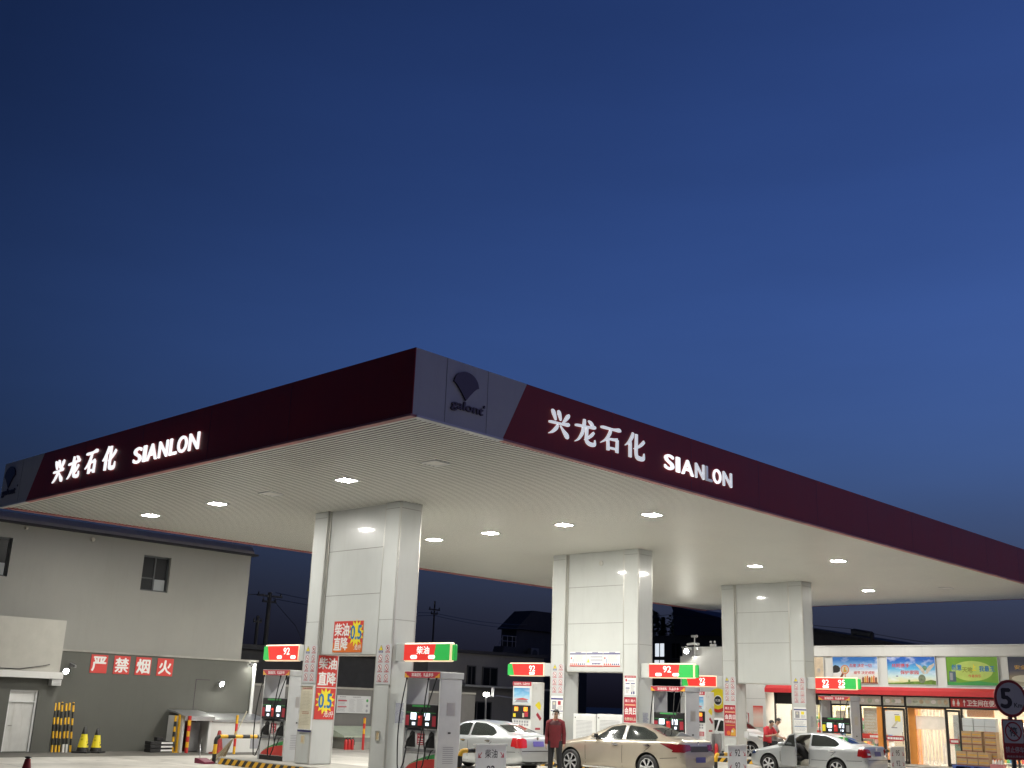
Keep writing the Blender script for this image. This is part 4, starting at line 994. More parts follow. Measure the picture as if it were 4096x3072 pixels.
def make_car(label, sp, loc, rz=0., scale=1., open_door=False):
    t = thing('parked_car', label, 'car', loc, rz)
    L, W = sp['L'], sp['W']; wr_ = sp['wheel_r']; xa, xb = sp['axles']; pm = [sp['paint'], black, sp.get('cabin', black)]
    cut = []
    for x in (xa, xb):
        for sg in (-1, 1):
            cut.append(cutter(lambda mb, m, x=x, sg=sg: mb.lathe([(wr_+.055, sg*(W/2-.30)), (wr_+.055, sg*(W/2+.25))], (x, 0, wr_+.005), m, 36, 1), pm, 1))
    if open_door:
        cut.append(cutter(lambda mb, m: mb.prism(sp['door'], 1, -W/2-.3, -.10, m), pm, 2))
        cut.append(cutter(lambda mb, m: mb.prism([(1.66, 1.0), (2.03, 1.30), (2.40, 1.345), (2.44, 1.0)], 1, -.3, W/2+.3, m), pm, 2))
    body, bvh = car_body(sp, cut); body.parent = t
    def part(name, fn, smooth=True):
        mb = MB(); fn(mb); return mb.build(name, t, smooth=smooth)
    for sg in (-1, 1):
        for key in ('win_front', 'win_rear'):
            if open_door and key == 'win_front': continue
            part('window', lambda mb: patch(mb, bvh, sp[key], 1, sg, glass_mat, .006, .06, .05))
    part('windscreen', lambda mb: patch(mb, bvh, sp['screen'], 2, 1, glass_mat, .006, .08, .06)); part('rear_window', lambda mb: patch(mb, bvh, sp['back'], 2, 1, glass_mat, .006, .08, .06))
    if sp.get('chrome'):
        for sg in (-1, 1): part('window_trim', lambda mb: [patch(mb, bvh, q, 1, sg, chrome, .010, .08, 0) for q in sp['chrome']])
    def seams(mb):
        for sg in (-1, 1):
            for pl in sp['seams']:
                for (x0, z0), (x1, z1) in zip(pl, pl[1:]):
                    d = (Vector((x1, z1))-Vector((x0, z0))).normalized()*.007; nx, nz = -d.y, d.x
                    patch(mb, bvh, [(x0+nx, z0+nz), (x1+nx, z1+nz), (x1-nx, z1-nz), (x0-nx, z0-nz)], 1, sg, black, .003, .12, 0)
    part('door_gap', seams)
    for sg in (-1, 1):
        for hx, hz in sp['handles']:
            if open_door and sg == -1 and hx < 2.55: continue
            h, nn, _, _ = bvh.ray_cast(Vector((hx, 3*sg, hz)), Vector((0, -sg, 0)))
            if h: part('door_handle', lambda mb: (mb.obox(h+Vector((0, .022*sg, 0)), (.10, 0, 0), (0, .012, 0), (0, 0, .016), sp.get('handle_mat', sp['paint'])), mb.ball(h+Vector((0, .002*sg, -.005)), (.085, .012, .035), black, 10)))
        mx, mz = sp['mirror']
        h, nn, _, _ = bvh.ray_cast(Vector((mx, 3*sg, mz)), Vector((0, -sg, 0)))
        if h and not (open_door and sg == -1): part('wing_mirror', lambda mb: (mb.ball(h+Vector((.02, .12*sg, .05)), (.07, .12, .075), sp['paint'], 14), mb.tube([h+Vector((0, -.02*sg, -.02)), h+Vector((.01, .08*sg, .02))], .022, black, 6), mb.obox(h+Vector((.085, .12*sg, .05)), (.004, 0, 0), (0, .09, 0), (0, 0, .055), dark_glass)))
        part('tail_light', lambda mb: (patch(mb, bvh, sp['tail_side'], 1, sg, sp['tail'], .008, .05, .03), patch(mb, bvh, [(u*sg, v) for u, v in sp['tail_rear']], 0, 1, sp['tail'], .008, .05, .03), patch(mb, bvh, [(u*sg, v) for u, v in sp['tail_white']], 0, 1, sp.get('tail2', white_print), .013, .05, .02) if sp.get('tail_white') else None))
        part('headlight', lambda mb: (patch(mb, bvh, sp['head_side'], 1, sg, chrome, .008, .05, .03), patch(mb, bvh, [(u*sg, v) for u, v in sp['head_front']], 0, -1, chrome, .008, .05, .03)))
    part('grille', lambda mb: [patch(mb, bvh, q, 0, -1, black, .008, .06, .03) for q in sp['grille']])
    part('rear_bumper_trim', lambda mb: [patch(mb, bvh, q, 0, 1, m_, .007, .06, .02) for q, m_ in sp['rear_trim']])
    part('number_plate', lambda mb: (patch(mb, bvh, [(-.23, sp['plate']-.07), (.23, sp['plate']-.07), (.23, sp['plate']+.07), (-.23, sp['plate']+.07)], 0, 1, sp.get('plate_mat', navy_print), .018, .08, .01), ))
    part('badge', lambda mb: (lambda h: mb.lathe([(.045, 0), (.045, .012), (.01, .016)], h, chrome, 16, 0) if h else None)(bvh.ray_cast(Vector((8, 0, sp['badge'])), Vector((-1, 0, 0)))[0]))
    part('sill', lambda mb: [patch(mb, bvh, [(xa+wr_+.10, sp['sill']), (xb-wr_-.10, sp['sill']), (xb-wr_-.10, sp['sill']+.035), (xa+wr_+.10, sp['sill']+.035)], 1, sg, sp.get('sill_mat', sp['paint']), .016, .1, .015) for sg in (-1, 1)])
    for x in (xa, xb):
        for sg in (-1, 1): make_wheel(t, x, sg*(W/2-.115), wr_, sg, sp['spokes'])
    t.scale = (scale, scale, scale)
    return t, bvh
def paint(name, c, metal=.55, rough=.32): return M(name, c, rough, metal=metal, var=.03, scale=4, coat=.8)
silver = paint('silver car paint', (.44, .46, .48)); gold = paint('champagne gold car paint', (.39, .345, .28)); white_paint = paint('white car paint', (.78, .79, .80), 0., .3)
cabin_mat = M('pale car interior', (.55, .53, .48), .8, var=.15, scale=5)  # pale tone also stands in for brightness seen through the far windows
tail_red = M('tail lamp red', (.30, .010, .012), .15, var=.05, coat=.6)
tail_lit = M('lit tail lamp red', (.36, .012, .015), .15, var=0, coat=.4, emit=(1.0, .04, .05), es=.12)
tail_dark = M('dark red tail lamp', (.14, .008, .012), .12, var=.05, coat=.7)
liftback = dict(L=4.57, W=1.77, wheel_r=.32, axles=(.91, 3.49), spokes=6,
    zt=[(0, .55), (.06, .70), (.25, .79), (1.05, .97), (1.24, 1.02), (1.93, 1.40), (2.33, 1.455), (2.85, 1.445), (3.32, 1.36), (4.0, 1.13), (4.18, 1.095), (4.47, 1.085), (4.54, 1.0), (4.57, .72)],
    belt=[(0, .52), (.1, .66), (.3, .74), (1.3, .91), (2.5, .955), (3.6, .99), (4.1, 1.02), (4.48, 1.01), (4.57, .68)],
    zb=[(0, .32), (.15, .23), (.6, .20), (3.9, .20), (4.4, .27), (4.57, .36)],
    w=[(0, .50), (.08, .66), (.3, .80), (.9, .875), (3.8, .88), (4.25, .845), (4.5, .79), (4.57, .70)],
    wr=[(0, .48), (.3, .68), (1.15, .74), (1.83, .58), (2.3, .555), (3.05, .555), (3.5, .58), (4.1, .68), (4.5, .68), (4.57, .6)],
    win_front=[(1.58, 1.0), (2.02, 1.32), (2.42, 1.375), (2.46, 1.0)], win_rear=[(2.55, 1.005), (2.50, 1.378), (2.98, 1.355), (3.34, 1.255), (3.57, 1.11), (3.49, 1.03)],
    screen=[(1.34, -.62), (1.88, -.49), (1.88, .49), (1.34, .62)], back=[(3.38, -.46), (3.94, -.60), (3.94, .60), (3.38, .46)],
    seams=[[(1.38, .32), (1.38, .90)], [(2.50, .30), (2.50, .99)], [(3.30, .72), (3.48, .86), (3.51, 1.0)], [(1.38, .55), (3.30, .57)], [(3.86, .60), (4.50, .62)]],
    handles=[(2.30, .86), (3.34, .88)], mirror=(1.62, 1.0), tail_side=[(4.24, .76), (4.28, 1.0), (4.55, .99), (4.565, .74)], tail_rear=[(.50, .74), (.48, .96), (.60, 1.0), (.78, .99), (.82, .72)], tail_white=[(.54, .80), (.53, .86), (.70, .87), (.70, .81)],
    head_side=[(.06, .60), (.10, .72), (.50, .80), (.36, .66)], head_front=[(.32, .60), (.32, .70), (.62, .74), (.66, .62)], grille=[[(-.30, .58), (.30, .58), (.33, .72), (-.33, .72)], [(-.45, .32), (.45, .32), (.42, .45), (-.42, .45)]],
    rear_trim=[([(-.62, .27), (.62, .27), (.66, .36), (-.66, .36)], black), ([(-.70, .635), (.70, .635), (.70, .655), (-.70, .655)], black)], plate=.84, badge=.99, sill=.27, paint=silver, tail=tail_red, cabin=cabin_mat, handle_mat=chrome,
    door=[(1.40, .34), (1.40, .91), (1.57, .985), (2.01, 1.33), (2.43, 1.385), (2.48, .98), (2.47, .34)])
saloon = dict(L=4.83, W=1.86, wheel_r=.345, axles=(.98, 3.72), spokes=7,
    zt=[(0, .58), (.06, .74), (.25, .84), (1.2, 1.02), (1.45, 1.07), (2.2, 1.42), (2.65, 1.50), (3.1, 1.485), (3.6, 1.37), (4.25, 1.14), (4.4, 1.115), (4.70, 1.12), (4.79, 1.03), (4.83, .72)],
    belt=[(0, .55), (.1, .70), (.3, .78), (1.3, .95), (2.5, .99), (3.6, 1.02), (4.2, 1.045), (4.7, 1.04), (4.83, .66)],
    zb=[(0, .32), (.15, .22), (.6, .19), (4.0, .19), (4.6, .27), (4.83, .36)],
    w=[(0, .52), (.08, .70), (.3, .84), (.95, .915), (3.9, .925), (4.4, .88), (4.72, .80), (4.83, .68)],
    wr=[(0, .5), (.3, .70), (1.4, .76), (2.1, .60), (2.65, .565), (3.3, .565), (3.8, .60), (4.3, .70), (4.75, .68), (4.83, .6)],
    win_front=[(1.80, 1.03), (2.30, 1.355), (2.78, 1.42), (2.82, 1.035)], win_rear=[(2.95, 1.04), (2.90, 1.42), (3.40, 1.375), (3.80, 1.24), (4.0, 1.12), (3.9, 1.065)],
    screen=[(1.58, -.64), (2.16, -.50), (2.16, .50), (1.58, .64)], back=[(3.56, -.47), (4.14, -.61), (4.14, .61), (3.56, .47)],
    seams=[[(1.55, .34), (1.52, .92)], [(2.86, .32), (2.86, 1.02)], [(3.62, .76), (3.84, .92), (3.88, 1.05)], [(4.02, .60), (4.74, .66)]],
    chrome=[[(1.66, .995), (2.8, 1.01), (3.98, 1.05), (3.98, 1.075), (2.8, 1.035), (1.66, 1.02)], [(2.83, 1.04), (2.94, 1.04), (2.89, 1.415), (2.80, 1.415)]],
    handles=[(2.62, .90), (3.72, .93)], mirror=(1.86, 1.05), tail_side=[(4.12, 1.0), (4.50, 1.0), (4.80, .97), (4.80, .78), (4.62, .80)], tail_rear=[(.40, .84), (.40, .98), (.80, 1.0), (.86, .78)],
    head_side=[(.06, .62), (.10, .74), (.60, .86), (.40, .70)], head_front=[(.32, .64), (.32, .74), (.64, .78), (.68, .66)], grille=[[(-.34, .50), (.34, .50), (.36, .76), (-.36, .76)]],
    rear_trim=[([(-.42, .80), (.42, .80), (.42, .945), (-.42, .945)], M('dark boot panel', (.03, .026, .024), .5, var=.1)), ([(-.64, .27), (.64, .27), (.68, .40), (-.68, .40)], black)], plate=.60, badge=1.02, sill=.25, sill_mat=chrome, paint=gold, tail=tail_dark, handle_mat=chrome)
suv = dict(L=4.5, W=1.84, wheel_r=.35, axles=(.9, 3.55), spokes=5,
    zt=[(0, .72), (.06, .92), (.25, 1.0), (1.15, 1.10), (1.35, 1.14), (1.95, 1.56), (2.4, 1.66), (3.6, 1.65), (4.05, 1.58), (4.4, 1.15), (4.5, .8)],
    belt=[(0, .68), (.1, .86), (.3, .92), (1.3, 1.03), (2.5, 1.06), (3.8, 1.10), (4.35, 1.05), (4.5, .72)],
    zb=[(0, .36), (.15, .27), (.6, .24), (3.9, .24), (4.3, .32), (4.5, .42)],
    w=[(0, .56), (.08, .74), (.3, .86), (.9, .91), (3.8, .91), (4.3, .86), (4.5, .74)],
    wr=[(0, .52), (.3, .72), (1.3, .76), (2.0, .62), (2.5, .60), (3.6, .60), (4.1, .62), (4.5, .6)],
    win_front=[(1.72, 1.09), (2.12, 1.46), (2.55, 1.55), (2.58, 1.09)], win_rear=[(2.68, 1.10), (2.64, 1.55), (3.5, 1.54), (3.85, 1.45), (3.80, 1.14)],
    screen=[(1.48, -.66), (1.98, -.54), (1.98, .54), (1.48, .66)], back=[(4.1, -.5), (4.28, -.58), (4.28, .58), (4.1, .5)],
    seams=[[(1.5, .36), (1.5, 1.0)], [(2.62, .36), (2.62, 1.08)], [(3.45, .8), (3.62, 1.08)]], handles=[(2.42, .96), (3.42, .98)], mirror=(1.76, 1.09), tail_side=[(4.2, .85), (4.2, 1.08), (4.46, 1.05), (4.48, .82)], tail_rear=[(.5, .82), (.5, 1.02), (.82, 1.05), (.84, .80)],
    head_side=[(.06, .76), (.10, .90), (.60, .98), (.42, .84)], head_front=[(.36, .78), (.36, .88), (.72, .92), (.74, .80)], grille=[[(-.34, .60), (.34, .60), (.36, .90), (-.36, .90)], [(-.62, .36), (.62, .36), (.60, .54), (-.60, .54)]],
    rear_trim=[([(-.6, .34), (.6, .34), (.62, .46), (-.62, .46)], black)], plate=.78, badge=1.0, sill=.30, paint=white_paint, tail=tail_red)
make_car('silver liftback car with lit red tail lamps, just left of the standing attendant', dict(liftback, tail=tail_lit, tail_white=None, plate_mat=M('speckled blue plate', (.12, .10, .35), .35, var=.2, scale=25)), (-27.05, 24.85, 0), 0, 1.0)  # number plate in a paler blue with fine speckle, no emission
make_car('champagne gold saloon car stopped beside the middle pillar', saloon, (-23.44, 27.15, 0), 0, 1.035)
oct3, _ = make_car('silver liftback car with its driver door open and someone bent over inside', liftback, (-21.26, 34.86, 0), 0, .955, open_door=True)
make_car('white SUV nose to the right behind the farthest pillar', suv, (-25.55, 43.6, 0), math.pi, 1.0)
# the open driver's door, hinged at its front edge
def open_door_part(root):
    ang = math.radians(-33); hx, hy = 1.41, -.872
    dt = thing('front_door', None, None, (hx, hy, 0)); dt.parent = root; dt.rotation_euler = (0, 0, ang); dt['label'] = 'driver door swung open'
    mb = MB(); mb.prism(round_poly([(0, .33), (1.04, .33), (1.06, .80), (1.05, .965), (.17, .97), (.02, .90)], .05), 1, -.005, .06, silver)
    mb.prism(round_poly([(.08, .42), (.97, .42), (.98, .85), (.08, .85)], .05), 1, .061, .10, cabin_mat)
    for a, b in (((.17, .975), (.60, 1.33)), ((.60, 1.33), (1.01, 1.385)), ((1.01, 1.385), (1.05, .965))): mb.tube([(a[0], .03, a[1]), (b[0], .03, b[1])], .022, silver, 6)
    mb.build('door_panel', dt, smooth=40)
    mb = MB(); mb.prism([(.19, .972), (.60, 1.32), (1.0, 1.375), (1.035, .972)], 1, .025, .032, glass_mat); mb.build('window', dt)
    mb = MB(); mb.ball((.26, -.13, 1.02), (.07, .12, .075), silver, 14); mb.tube([(.2, 0, .97), (.25, -.08, 1.0)], .022, black, 6); mb.build('wing_mirror', dt, smooth=True)
open_door_part(oct3)
mb = MB()
mb.bevbox(2.08, 2.50, -.72, -.18, .34, .56, cabin_mat, .05); mb.obox((2.48, -.45, .86), (.10, 0, .05), (0, .26, 0), (-.14, 0, .34), cabin_mat)
mb.build('driver_seat', oct3, smooth=40); mb = MB(); mb.bevbox(1.58, 1.78, -.75, -.12, .72, .98, black, .04); mb.build('dashboard', oct3, smooth=40)
mb = MB(); mb.tube([(1.88-.07*math.cos(a), -.44+.18*math.sin(a), .93+.17*math.cos(a)) for a in [2*math.pi*i/20 for i in range(21)]], .016, black, 6); mb.build('steering_wheel', oct3, smooth=True)

# ------------------------------------------------------------------ people
skin_mat = M('skin', (.42, .25, .17), .55, var=.08, scale=12)
hair_mat = M('black hair', (.012, .010, .010), .5, var=.3, scale=30)
def skin_mesh(joints, edges, root, name, parent, mats_, shade=None):
    names = list(joints); me = bpy.data.meshes.new(name)
    me.from_pydata([joints[k][0] for k in names], [(names.index(a), names.index(b)) for a, b in edges], [])
    o = bpy.data.objects.new(name, me); col.objects.link(o)
    sk = o.modifiers.new('skin', 'SKIN'); sk.use_smooth_shade = True
    for v, k in zip(me.skin_vertices[0].data, names):
        r = joints[k][1]; v.radius = (r, r) if isinstance(r, (int, float)) else r
        v.use_root = (k == root)
    sb = o.modifiers.new('sub', 'SUBSURF'); sb.levels = 1; sb.render_levels = 1
    dg = bpy.context.evaluated_depsgraph_get(); dg.update()
    m2 = bpy.data.meshes.new_from_object(o.evaluated_get(dg)); o.modifiers.clear(); o.data = m2; bpy.data.meshes.remove(me); m2.name = name
    m2.materials.clear()
    for m in mats_: m2.materials.append(m)
    m2.polygons.foreach_set('use_smooth', [True]*len(m2.polygons))
    if parent: o.parent = parent
    return o
def loft(mb, stations, m, n=16):
    """Elliptical rings: (centre, rx, ry, axis across) joined into one closed garment piece."""
    rings = []
    for i, (c, rx, ry, ax) in enumerate(stations):
        c = Vector(c); a = Vector(stations[max(0, i-1)][0]); b = Vector(stations[min(len(stations)-1, i+1)][0]); d = (b-a).normalized()
        ax = Vector(ax); ax = (ax-d*ax.dot(d)).normalized(); ay = d.cross(ax)
        rings.append([c+ax*rx*math.cos(2*math.pi*k/n)+ay*ry*math.sin(2*math.pi*k/n) for k in range(n)])
    vs = [p for r in rings for p in r]
    mb.add(vs, [(i*n+k, i*n+(k+1) % n, (i+1)*n+(k+1) % n, (i+1)*n+k) for i in range(len(rings)-1) for k in range(n)]+[tuple(range(n-1, -1, -1)), tuple((len(rings)-1)*n+k for k in range(n))], m)
def make_person(label, loc, rz, pose, top, trousers, shoes, top_long=True, collar=None, short=False, H=1.75, glasses=False, hair_scale=1.0, yoke=None, top_hem=.90):
    t = thing('person', label, 'person', loc, rz); k = H/1.75
    J = dict(pelvis=(0, 0, .95), waist=(0, 0, 1.08), chest=(0, 0, 1.28), neckbase=(0, .01, 1.45), neck=(0, -.005, 1.52), head=(0, -.02, 1.62),
             shL=(.185, .0, 1.41), elL=(.25, .03, 1.13), wrL=(.26, -.05, .88), shR=(-.185, .0, 1.41), elR=(-.25, .03, 1.13), wrR=(-.26, -.05, .88),
             hipL=(.095, 0, .92), knL=(.11, -.02, .50), anL=(.115, .02, .09), hipR=(-.095, 0, .92), knR=(-.11, -.02, .50), anR=(-.115, .02, .09))
    J.update(pose)
    J = {a: Vector(b)*k for a, b in J.items()}
    face = J.pop('face', Vector((0, -1, 0))).normalized()                # where the head looks
    hd, nk = J['head'], J['neck']; upd = (hd-nk).normalized(); side = face.cross(upd).normalized()*-1
    R = dict(pelvis=.125, waist=.115, chest=.13, neckbase=.050, neck=.048, shL=.046, shR=.046, elL=.042, elR=.042, wrL=.027, wrR=.027, hipL=.088, hipR=.088, knL=.058, knR=.058, anL=.038, anR=.038)
    jt = {a: (J[a], r*k) for a, r in R.items()}
    jt['jaw'] = (hd-upd*.05*k+face*.025*k, .058*k); jt['skull'] = (hd+upd*.03*k, .083*k); jt['crown'] = (hd+upd*.085*k-face*.01*k, .06*k); jt['nose'] = (hd+face*.098*k-upd*.005*k, .014*k)
    ed = [('pelvis', 'waist'), ('waist', 'chest'), ('chest', 'neckbase'), ('neckbase', 'neck'), ('neck', 'jaw'), ('jaw', 'skull'), ('skull', 'crown'), ('skull', 'nose')]
    for S_ in 'LR':
        ed += [('neckbase', 'sh'+S_), ('sh'+S_, 'el'+S_), ('el'+S_, 'wr'+S_), ('pelvis', 'hip'+S_), ('hip'+S_, 'kn'+S_), ('kn'+S_, 'an'+S_)]
        d = (J['wr'+S_]-J['el'+S_]).normalized(); f = (J['knL']-J['anL']).cross(Vector((1, 0, 0))); out_ = Vector((1 if S_ == 'L' else -1, 0, 0)); fr = d.cross(out_).normalized()
        if fr.y > 0: fr = -fr
        pb = J['wr'+S_]+d*.05*k; jt['palm'+S_] = (pb, .030*k); ed.append(('wr'+S_, 'palm'+S_))
        for i, ln in enumerate((.070, .080, .076, .060)):
            b = pb+d*.035*k+fr*(.027-.018*i)*k; kn = b+d*ln*.5*k-out_*.006*k; tip = b+d*ln*.9*k-out_*.022*k
            jt[f'f{i}a{S_}'] = (b, .0095*k); jt[f'f{i}b{S_}'] = (kn, .0085*k); jt[f'f{i}c{S_}'] = (tip, .007*k)
            ed += [('palm'+S_, f'f{i}a{S_}'), (f'f{i}a{S_}', f'f{i}b{S_}'), (f'f{i}b{S_}', f'f{i}c{S_}')]
        jt['th1'+S_] = (pb+fr*.04*k+d*.012*k-out_*.012*k, .0105*k); jt['th2'+S_] = (pb+fr*.055*k+d*.045*k-out_*.022*k, .0085*k); ed += [('palm'+S_, 'th1'+S_), ('th1'+S_, 'th2'+S_)]
        to = J['an'+S_]+Vector((0, -.15*k, -.045*k)); jt['toe'+S_] = (to, .035*k); ed.append(('an'+S_, 'toe'+S_))
    body = skin_mesh(jt, ed, 'pelvis', 'body', t, [skin_mat])
    # hair: cap over the skull with a ragged edge
    mb = MB(); bm = bmesh.new(); bmesh.ops.create_uvsphere(bm, u_segments=20, v_segments=12, radius=1); rnd = random.Random(len(label))
    c = hd+upd*.038*k-face*.008*k
    for v in bm.verts:
        p = v.co.copy(); f_ = 1+.05*rnd.uniform(-1, 1)
        v.co = c+(side*p.x*.088+upd*p.z*.098*hair_scale+face*-p.y*.105)*k*f_
    kill = [v for v in bm.verts if (v.co-c).dot(upd) < -.045*k or ((v.co-c).dot(face) > .035*k and (v.co-c).dot(upd) < .052*k)]
    bmesh.ops.delete(bm, geom=kill, context='VERTS'); bm.verts.index_update(); mb.addbm(bm, hair_mat); mb.build('hair', t, smooth=True)
    mb = MB()
    for s_ in (-1, 1): mb.ball(hd+face*.083*k+side*s_*.032*k+upd*.012*k, .010*k, black, 8)
    eyes = mb.build('eyes', t, smooth=True)
    mb = MB()
    for s_ in (-1, 1): mb.ball(hd+side*s_*.083*k-upd*.005*k, (.012*k, .022*k, .032*k), skin_mat, 8)
    mb.build('ears', t, smooth=True)
    if glasses:
        mb = MB()
        for s_ in (-1, 1):
            q = hd+face*.095*k+side*s_*.034*k+upd*.012*k; mb.tube([q+side*.026*k*math.cos(a)+upd*.02*k*math.sin(a) for a in [2*math.pi*i/12 for i in range(13)]], .003, black, 5); mb.tube([q+side*s_*.026*k, hd+side*s_*.086*k+upd*.012*k], .003, black, 5)
        mb.build('glasses', t)
    # garments
    across = (J['shL']-J['shR']).normalized(); across_h = (J['hipL']-J['hipR']).normalized()
    mb = MB(); pv, wa, ch, nb = J['pelvis'], J['waist'], J['chest'], J['neckbase']; drop = (pv-wa).normalized()
    hem = pv+drop*(.95-top_hem)*k
    st = [(hem, .168*k, .130*k, across_h), (pv, .174*k, .138*k, across_h), (wa, .164*k, .132*k, across), (ch, .182*k, .142*k, across), (ch.lerp(nb, .65), .184*k, .122*k, across), (ch.lerp(nb, .92), .118*k, .088*k, across), (nb+(J['neck']-nb)*.25, .068*k, .066*k, across)]
    loft(mb, st, top, 20)
    for S_ in 'LR':
        a, b, c_ = J['sh'+S_], J['el'+S_], J['wr'+S_]; inn = a.lerp(nb, .45)
        if top_long: loft(mb, [(a.lerp(nb, .75), .060*k, .070*k, (0, 1, 0)), (inn, .078*k, .085*k, (0, 1, 0)), (a, .082*k, .082*k, (0, 1, 0)), (a.lerp(b, .55), .066*k, .070*k, (0, 1, 0)), (b, .058*k, .060*k, (0, 1, 0)), (b.lerp(c_, .6), .050*k, .052*k, (0, 1, 0)), (c_, .042*k, .044*k, (0, 1, 0)), (c_+(c_-b).normalized()*.012, .036*k, .038*k, (0, 1, 0))], top, 14)
        else: loft(mb, [(a.lerp(nb, .75), .060*k, .070*k, (0, 1, 0)), (inn, .078*k, .085*k, (0, 1, 0)), (a, .082*k, .082*k, (0, 1, 0)), (a.lerp(b, .5), .072*k, .076*k, (0, 1, 0)), (a.lerp(b, .85), .070*k, .074*k, (0, 1, 0))], top, 14)
    jk = mb.build('jacket' if top_long else 'shirt', t, smooth=60)
    if yoke:
        mb = MB(); loft(mb, [(ch.lerp(nb, .30), .187*k, .142*k, across), (ch.lerp(nb, .66), .189*k, .128*k, across), (ch.lerp(nb, .95), .120*k, .094*k, across)], yoke, 20); mb.build('yoke', jk, smooth=60)
    if collar:
        mb = MB(); loft(mb, [(nb+(J['neck']-nb)*.05, .085*k, .080*k, across), (nb+(J['neck']-nb)*.75, .072*k, .072*k, across)], collar, 16); mb.build('collar', jk, smooth=60)
    mb = MB(); loft(mb, [(wa.lerp(pv, .6), .165*k, .122*k, across_h), (pv, .172*k, .128*k, across_h), (pv+drop*.08*k, .165*k, .125*k, across_h)], trousers, 18)
    for S_ in 'LR':
        a, b, c_ = J['hip'+S_], J['kn'+S_], J['an'+S_]
        if short: loft(mb, [(a.lerp(pv, .3), .095*k, .11*k, (1, 0, 0)), (a, .100*k, .108*k, (1, 0, 0)), (a.lerp(b, .5), .092*k, .098*k, (1, 0, 0)), (a.lerp(b, .92), .088*k, .092*k, (1, 0, 0))], trousers, 14)
        else: loft(mb, [(a.lerp(pv, .3), .095*k, .11*k, (1, 0, 0)), (a, .098*k, .105*k, (1, 0, 0)), (a.lerp(b, .5), .082*k, .090*k, (1, 0, 0)), (b, .068*k, .074*k, (1, 0, 0)), (b.lerp(c_, .5), .066*k, .072*k, (1, 0, 0)), (c_+Vector((0, 0, -.03*k)), .064*k, .072*k, (1, 0, 0))], trousers, 14)
    mb.build('shorts' if short else 'trousers', t, smooth=60)
    for S_ in 'LR':
        a = J['an'+S_]; mb = MB(); loft(mb, [(a+Vector((0, .07*k, -.045*k)), .036*k, .035*k, (1, 0, 0)), (a+Vector((0, .03*k, -.04*k)), .046*k, .05*k, (1, 0, 0)), (a+Vector((0, -.06*k, -.048*k)), .050*k, .045*k, (1, 0, 0)), (a+Vector((0, -.15*k, -.056*k)), .048*k, .034*k, (1, 0, 0)), (a+Vector((0, -.20*k, -.062*k)), .030*k, .022*k, (1, 0, 0))], shoes, 12)
        mb.build('shoe', t, smooth=60)
    return t
jacket_red = M('crimson work jacket cloth', (.13, .008, .014), .8, var=.2, scale=8, bump=.3)
jacket_dark = M('dark maroon cloth', (.05, .008, .012), .8, var=.2, scale=8)
collar_red = M('bright coral collar cloth', (.55, .10, .08), .7, var=.1)
cloth_black = M('black trouser cloth', (.014, .014, .017), .85, var=.2, scale=8)
shirt_red = M('red shirt cloth', (.45, .02, .03), .75, var=.15, scale=8)
shirt_grey = M('grey shirt cloth', (.27, .25, .24), .8, var=.12, scale=8)
shirt_pink = M('pale pink shirt cloth', (.60, .35, .33), .8, var=.1)
shoe_dark = M('dark shoe leather', (.02, .02, .02), .5, var=.2)
shoe_pale = M('pale trainer cloth', (.55, .52, .42), .7, var=.15)
make_person('attendant in a dark red work jacket and black trousers standing beside the gold car', (-21.10, 24.0, 0), math.radians(34), dict(face=(.30, -1, -.10), shL=(.172, 0, 1.39), shR=(-.172, 0, 1.39), elR=(-.215, .03, 1.12), wrR=(-.225, -.06, .87), elL=(.222, .04, 1.13), wrL=(.235, -.03, .88), head=(.01, -.035, 1.61), knL=(.12, -.03, .50), anL=(.14, .01, .09)), jacket_red, cloth_black, shoe_dark, True, collar_red, H=1.86, glasses=True, yoke=jacket_dark, top_hem=.78)
make_person('attendant in a red shirt bending his head with a raised forearm, behind the silver bonnet', (-21.95, 36.6, 0), math.radians(78), dict(chest=(0, -.05, 1.27), neckbase=(0, -.11, 1.42), neck=(0, -.15, 1.48), head=(0, -.21, 1.56), face=(.1, -1, -.7), shL=(.18, -.08, 1.38), shR=(-.18, -.08, 1.38), elL=(.24, -.22, 1.17), wrL=(.12, -.42, 1.28), elR=(-.24, -.15, 1.12), wrR=(-.05, -.36, 1.18)), shirt_red, cloth_black, shoe_dark, False, H=1.76)
make_person('man in a grey shirt looking down, beside the shop window behind the silver car', (-22.02, 37.2, 0), math.radians(118), dict(chest=(0, -.02, 1.28), neckbase=(0, -.06, 1.45), neck=(0, -.09, 1.51), head=(0, -.15, 1.60), face=(0, -1, -.6), elL=(.24, -.02, 1.14), wrL=(.14, -.27, 1.06), elR=(-.24, -.02, 1.14), wrR=(-.14, -.27, 1.06)), shirt_grey, cloth_black, shoe_dark, False, H=1.80)
make_person('person in black top and shorts bent forward in the open car doorway', (-19.27, 34.34, -.02), math.radians(-62), dict(pelvis=(0, .12, .60), waist=(0, .06, .72), chest=(0, -.08, .90), neckbase=(0, -.22, 1.02), neck=(0, -.28, 1.04), head=(0, -.37, 1.06), face=(0, -.55, -1), shL=(.17, -.18, .98), shR=(-.17, -.18, .98), elL=(.22, -.32, .74), wrL=(.12, -.46, .56), elR=(-.22, -.30, .74), wrR=(-.12, -.44, .54), hipL=(.10, .08, .56), hipR=(-.10, .08, .56), knL=(.13, -.32, .62), knR=(-.13, -.30, .62), anL=(.13, -.30, .20), anR=(-.13, -.28, .20)), cloth_black, cloth_black, shoe_pale, False, short=True, H=1.70, hair_scale=1.15)
make_person('dark haired person in pale pink behind the shop glass, right of the farthest pump', (-23.2, 47.9, .1), math.radians(-20), dict(face=(-.6, -1, -.3)), shirt_pink, cloth_black, shoe_dark, False, H=1.32*1.0+.05)
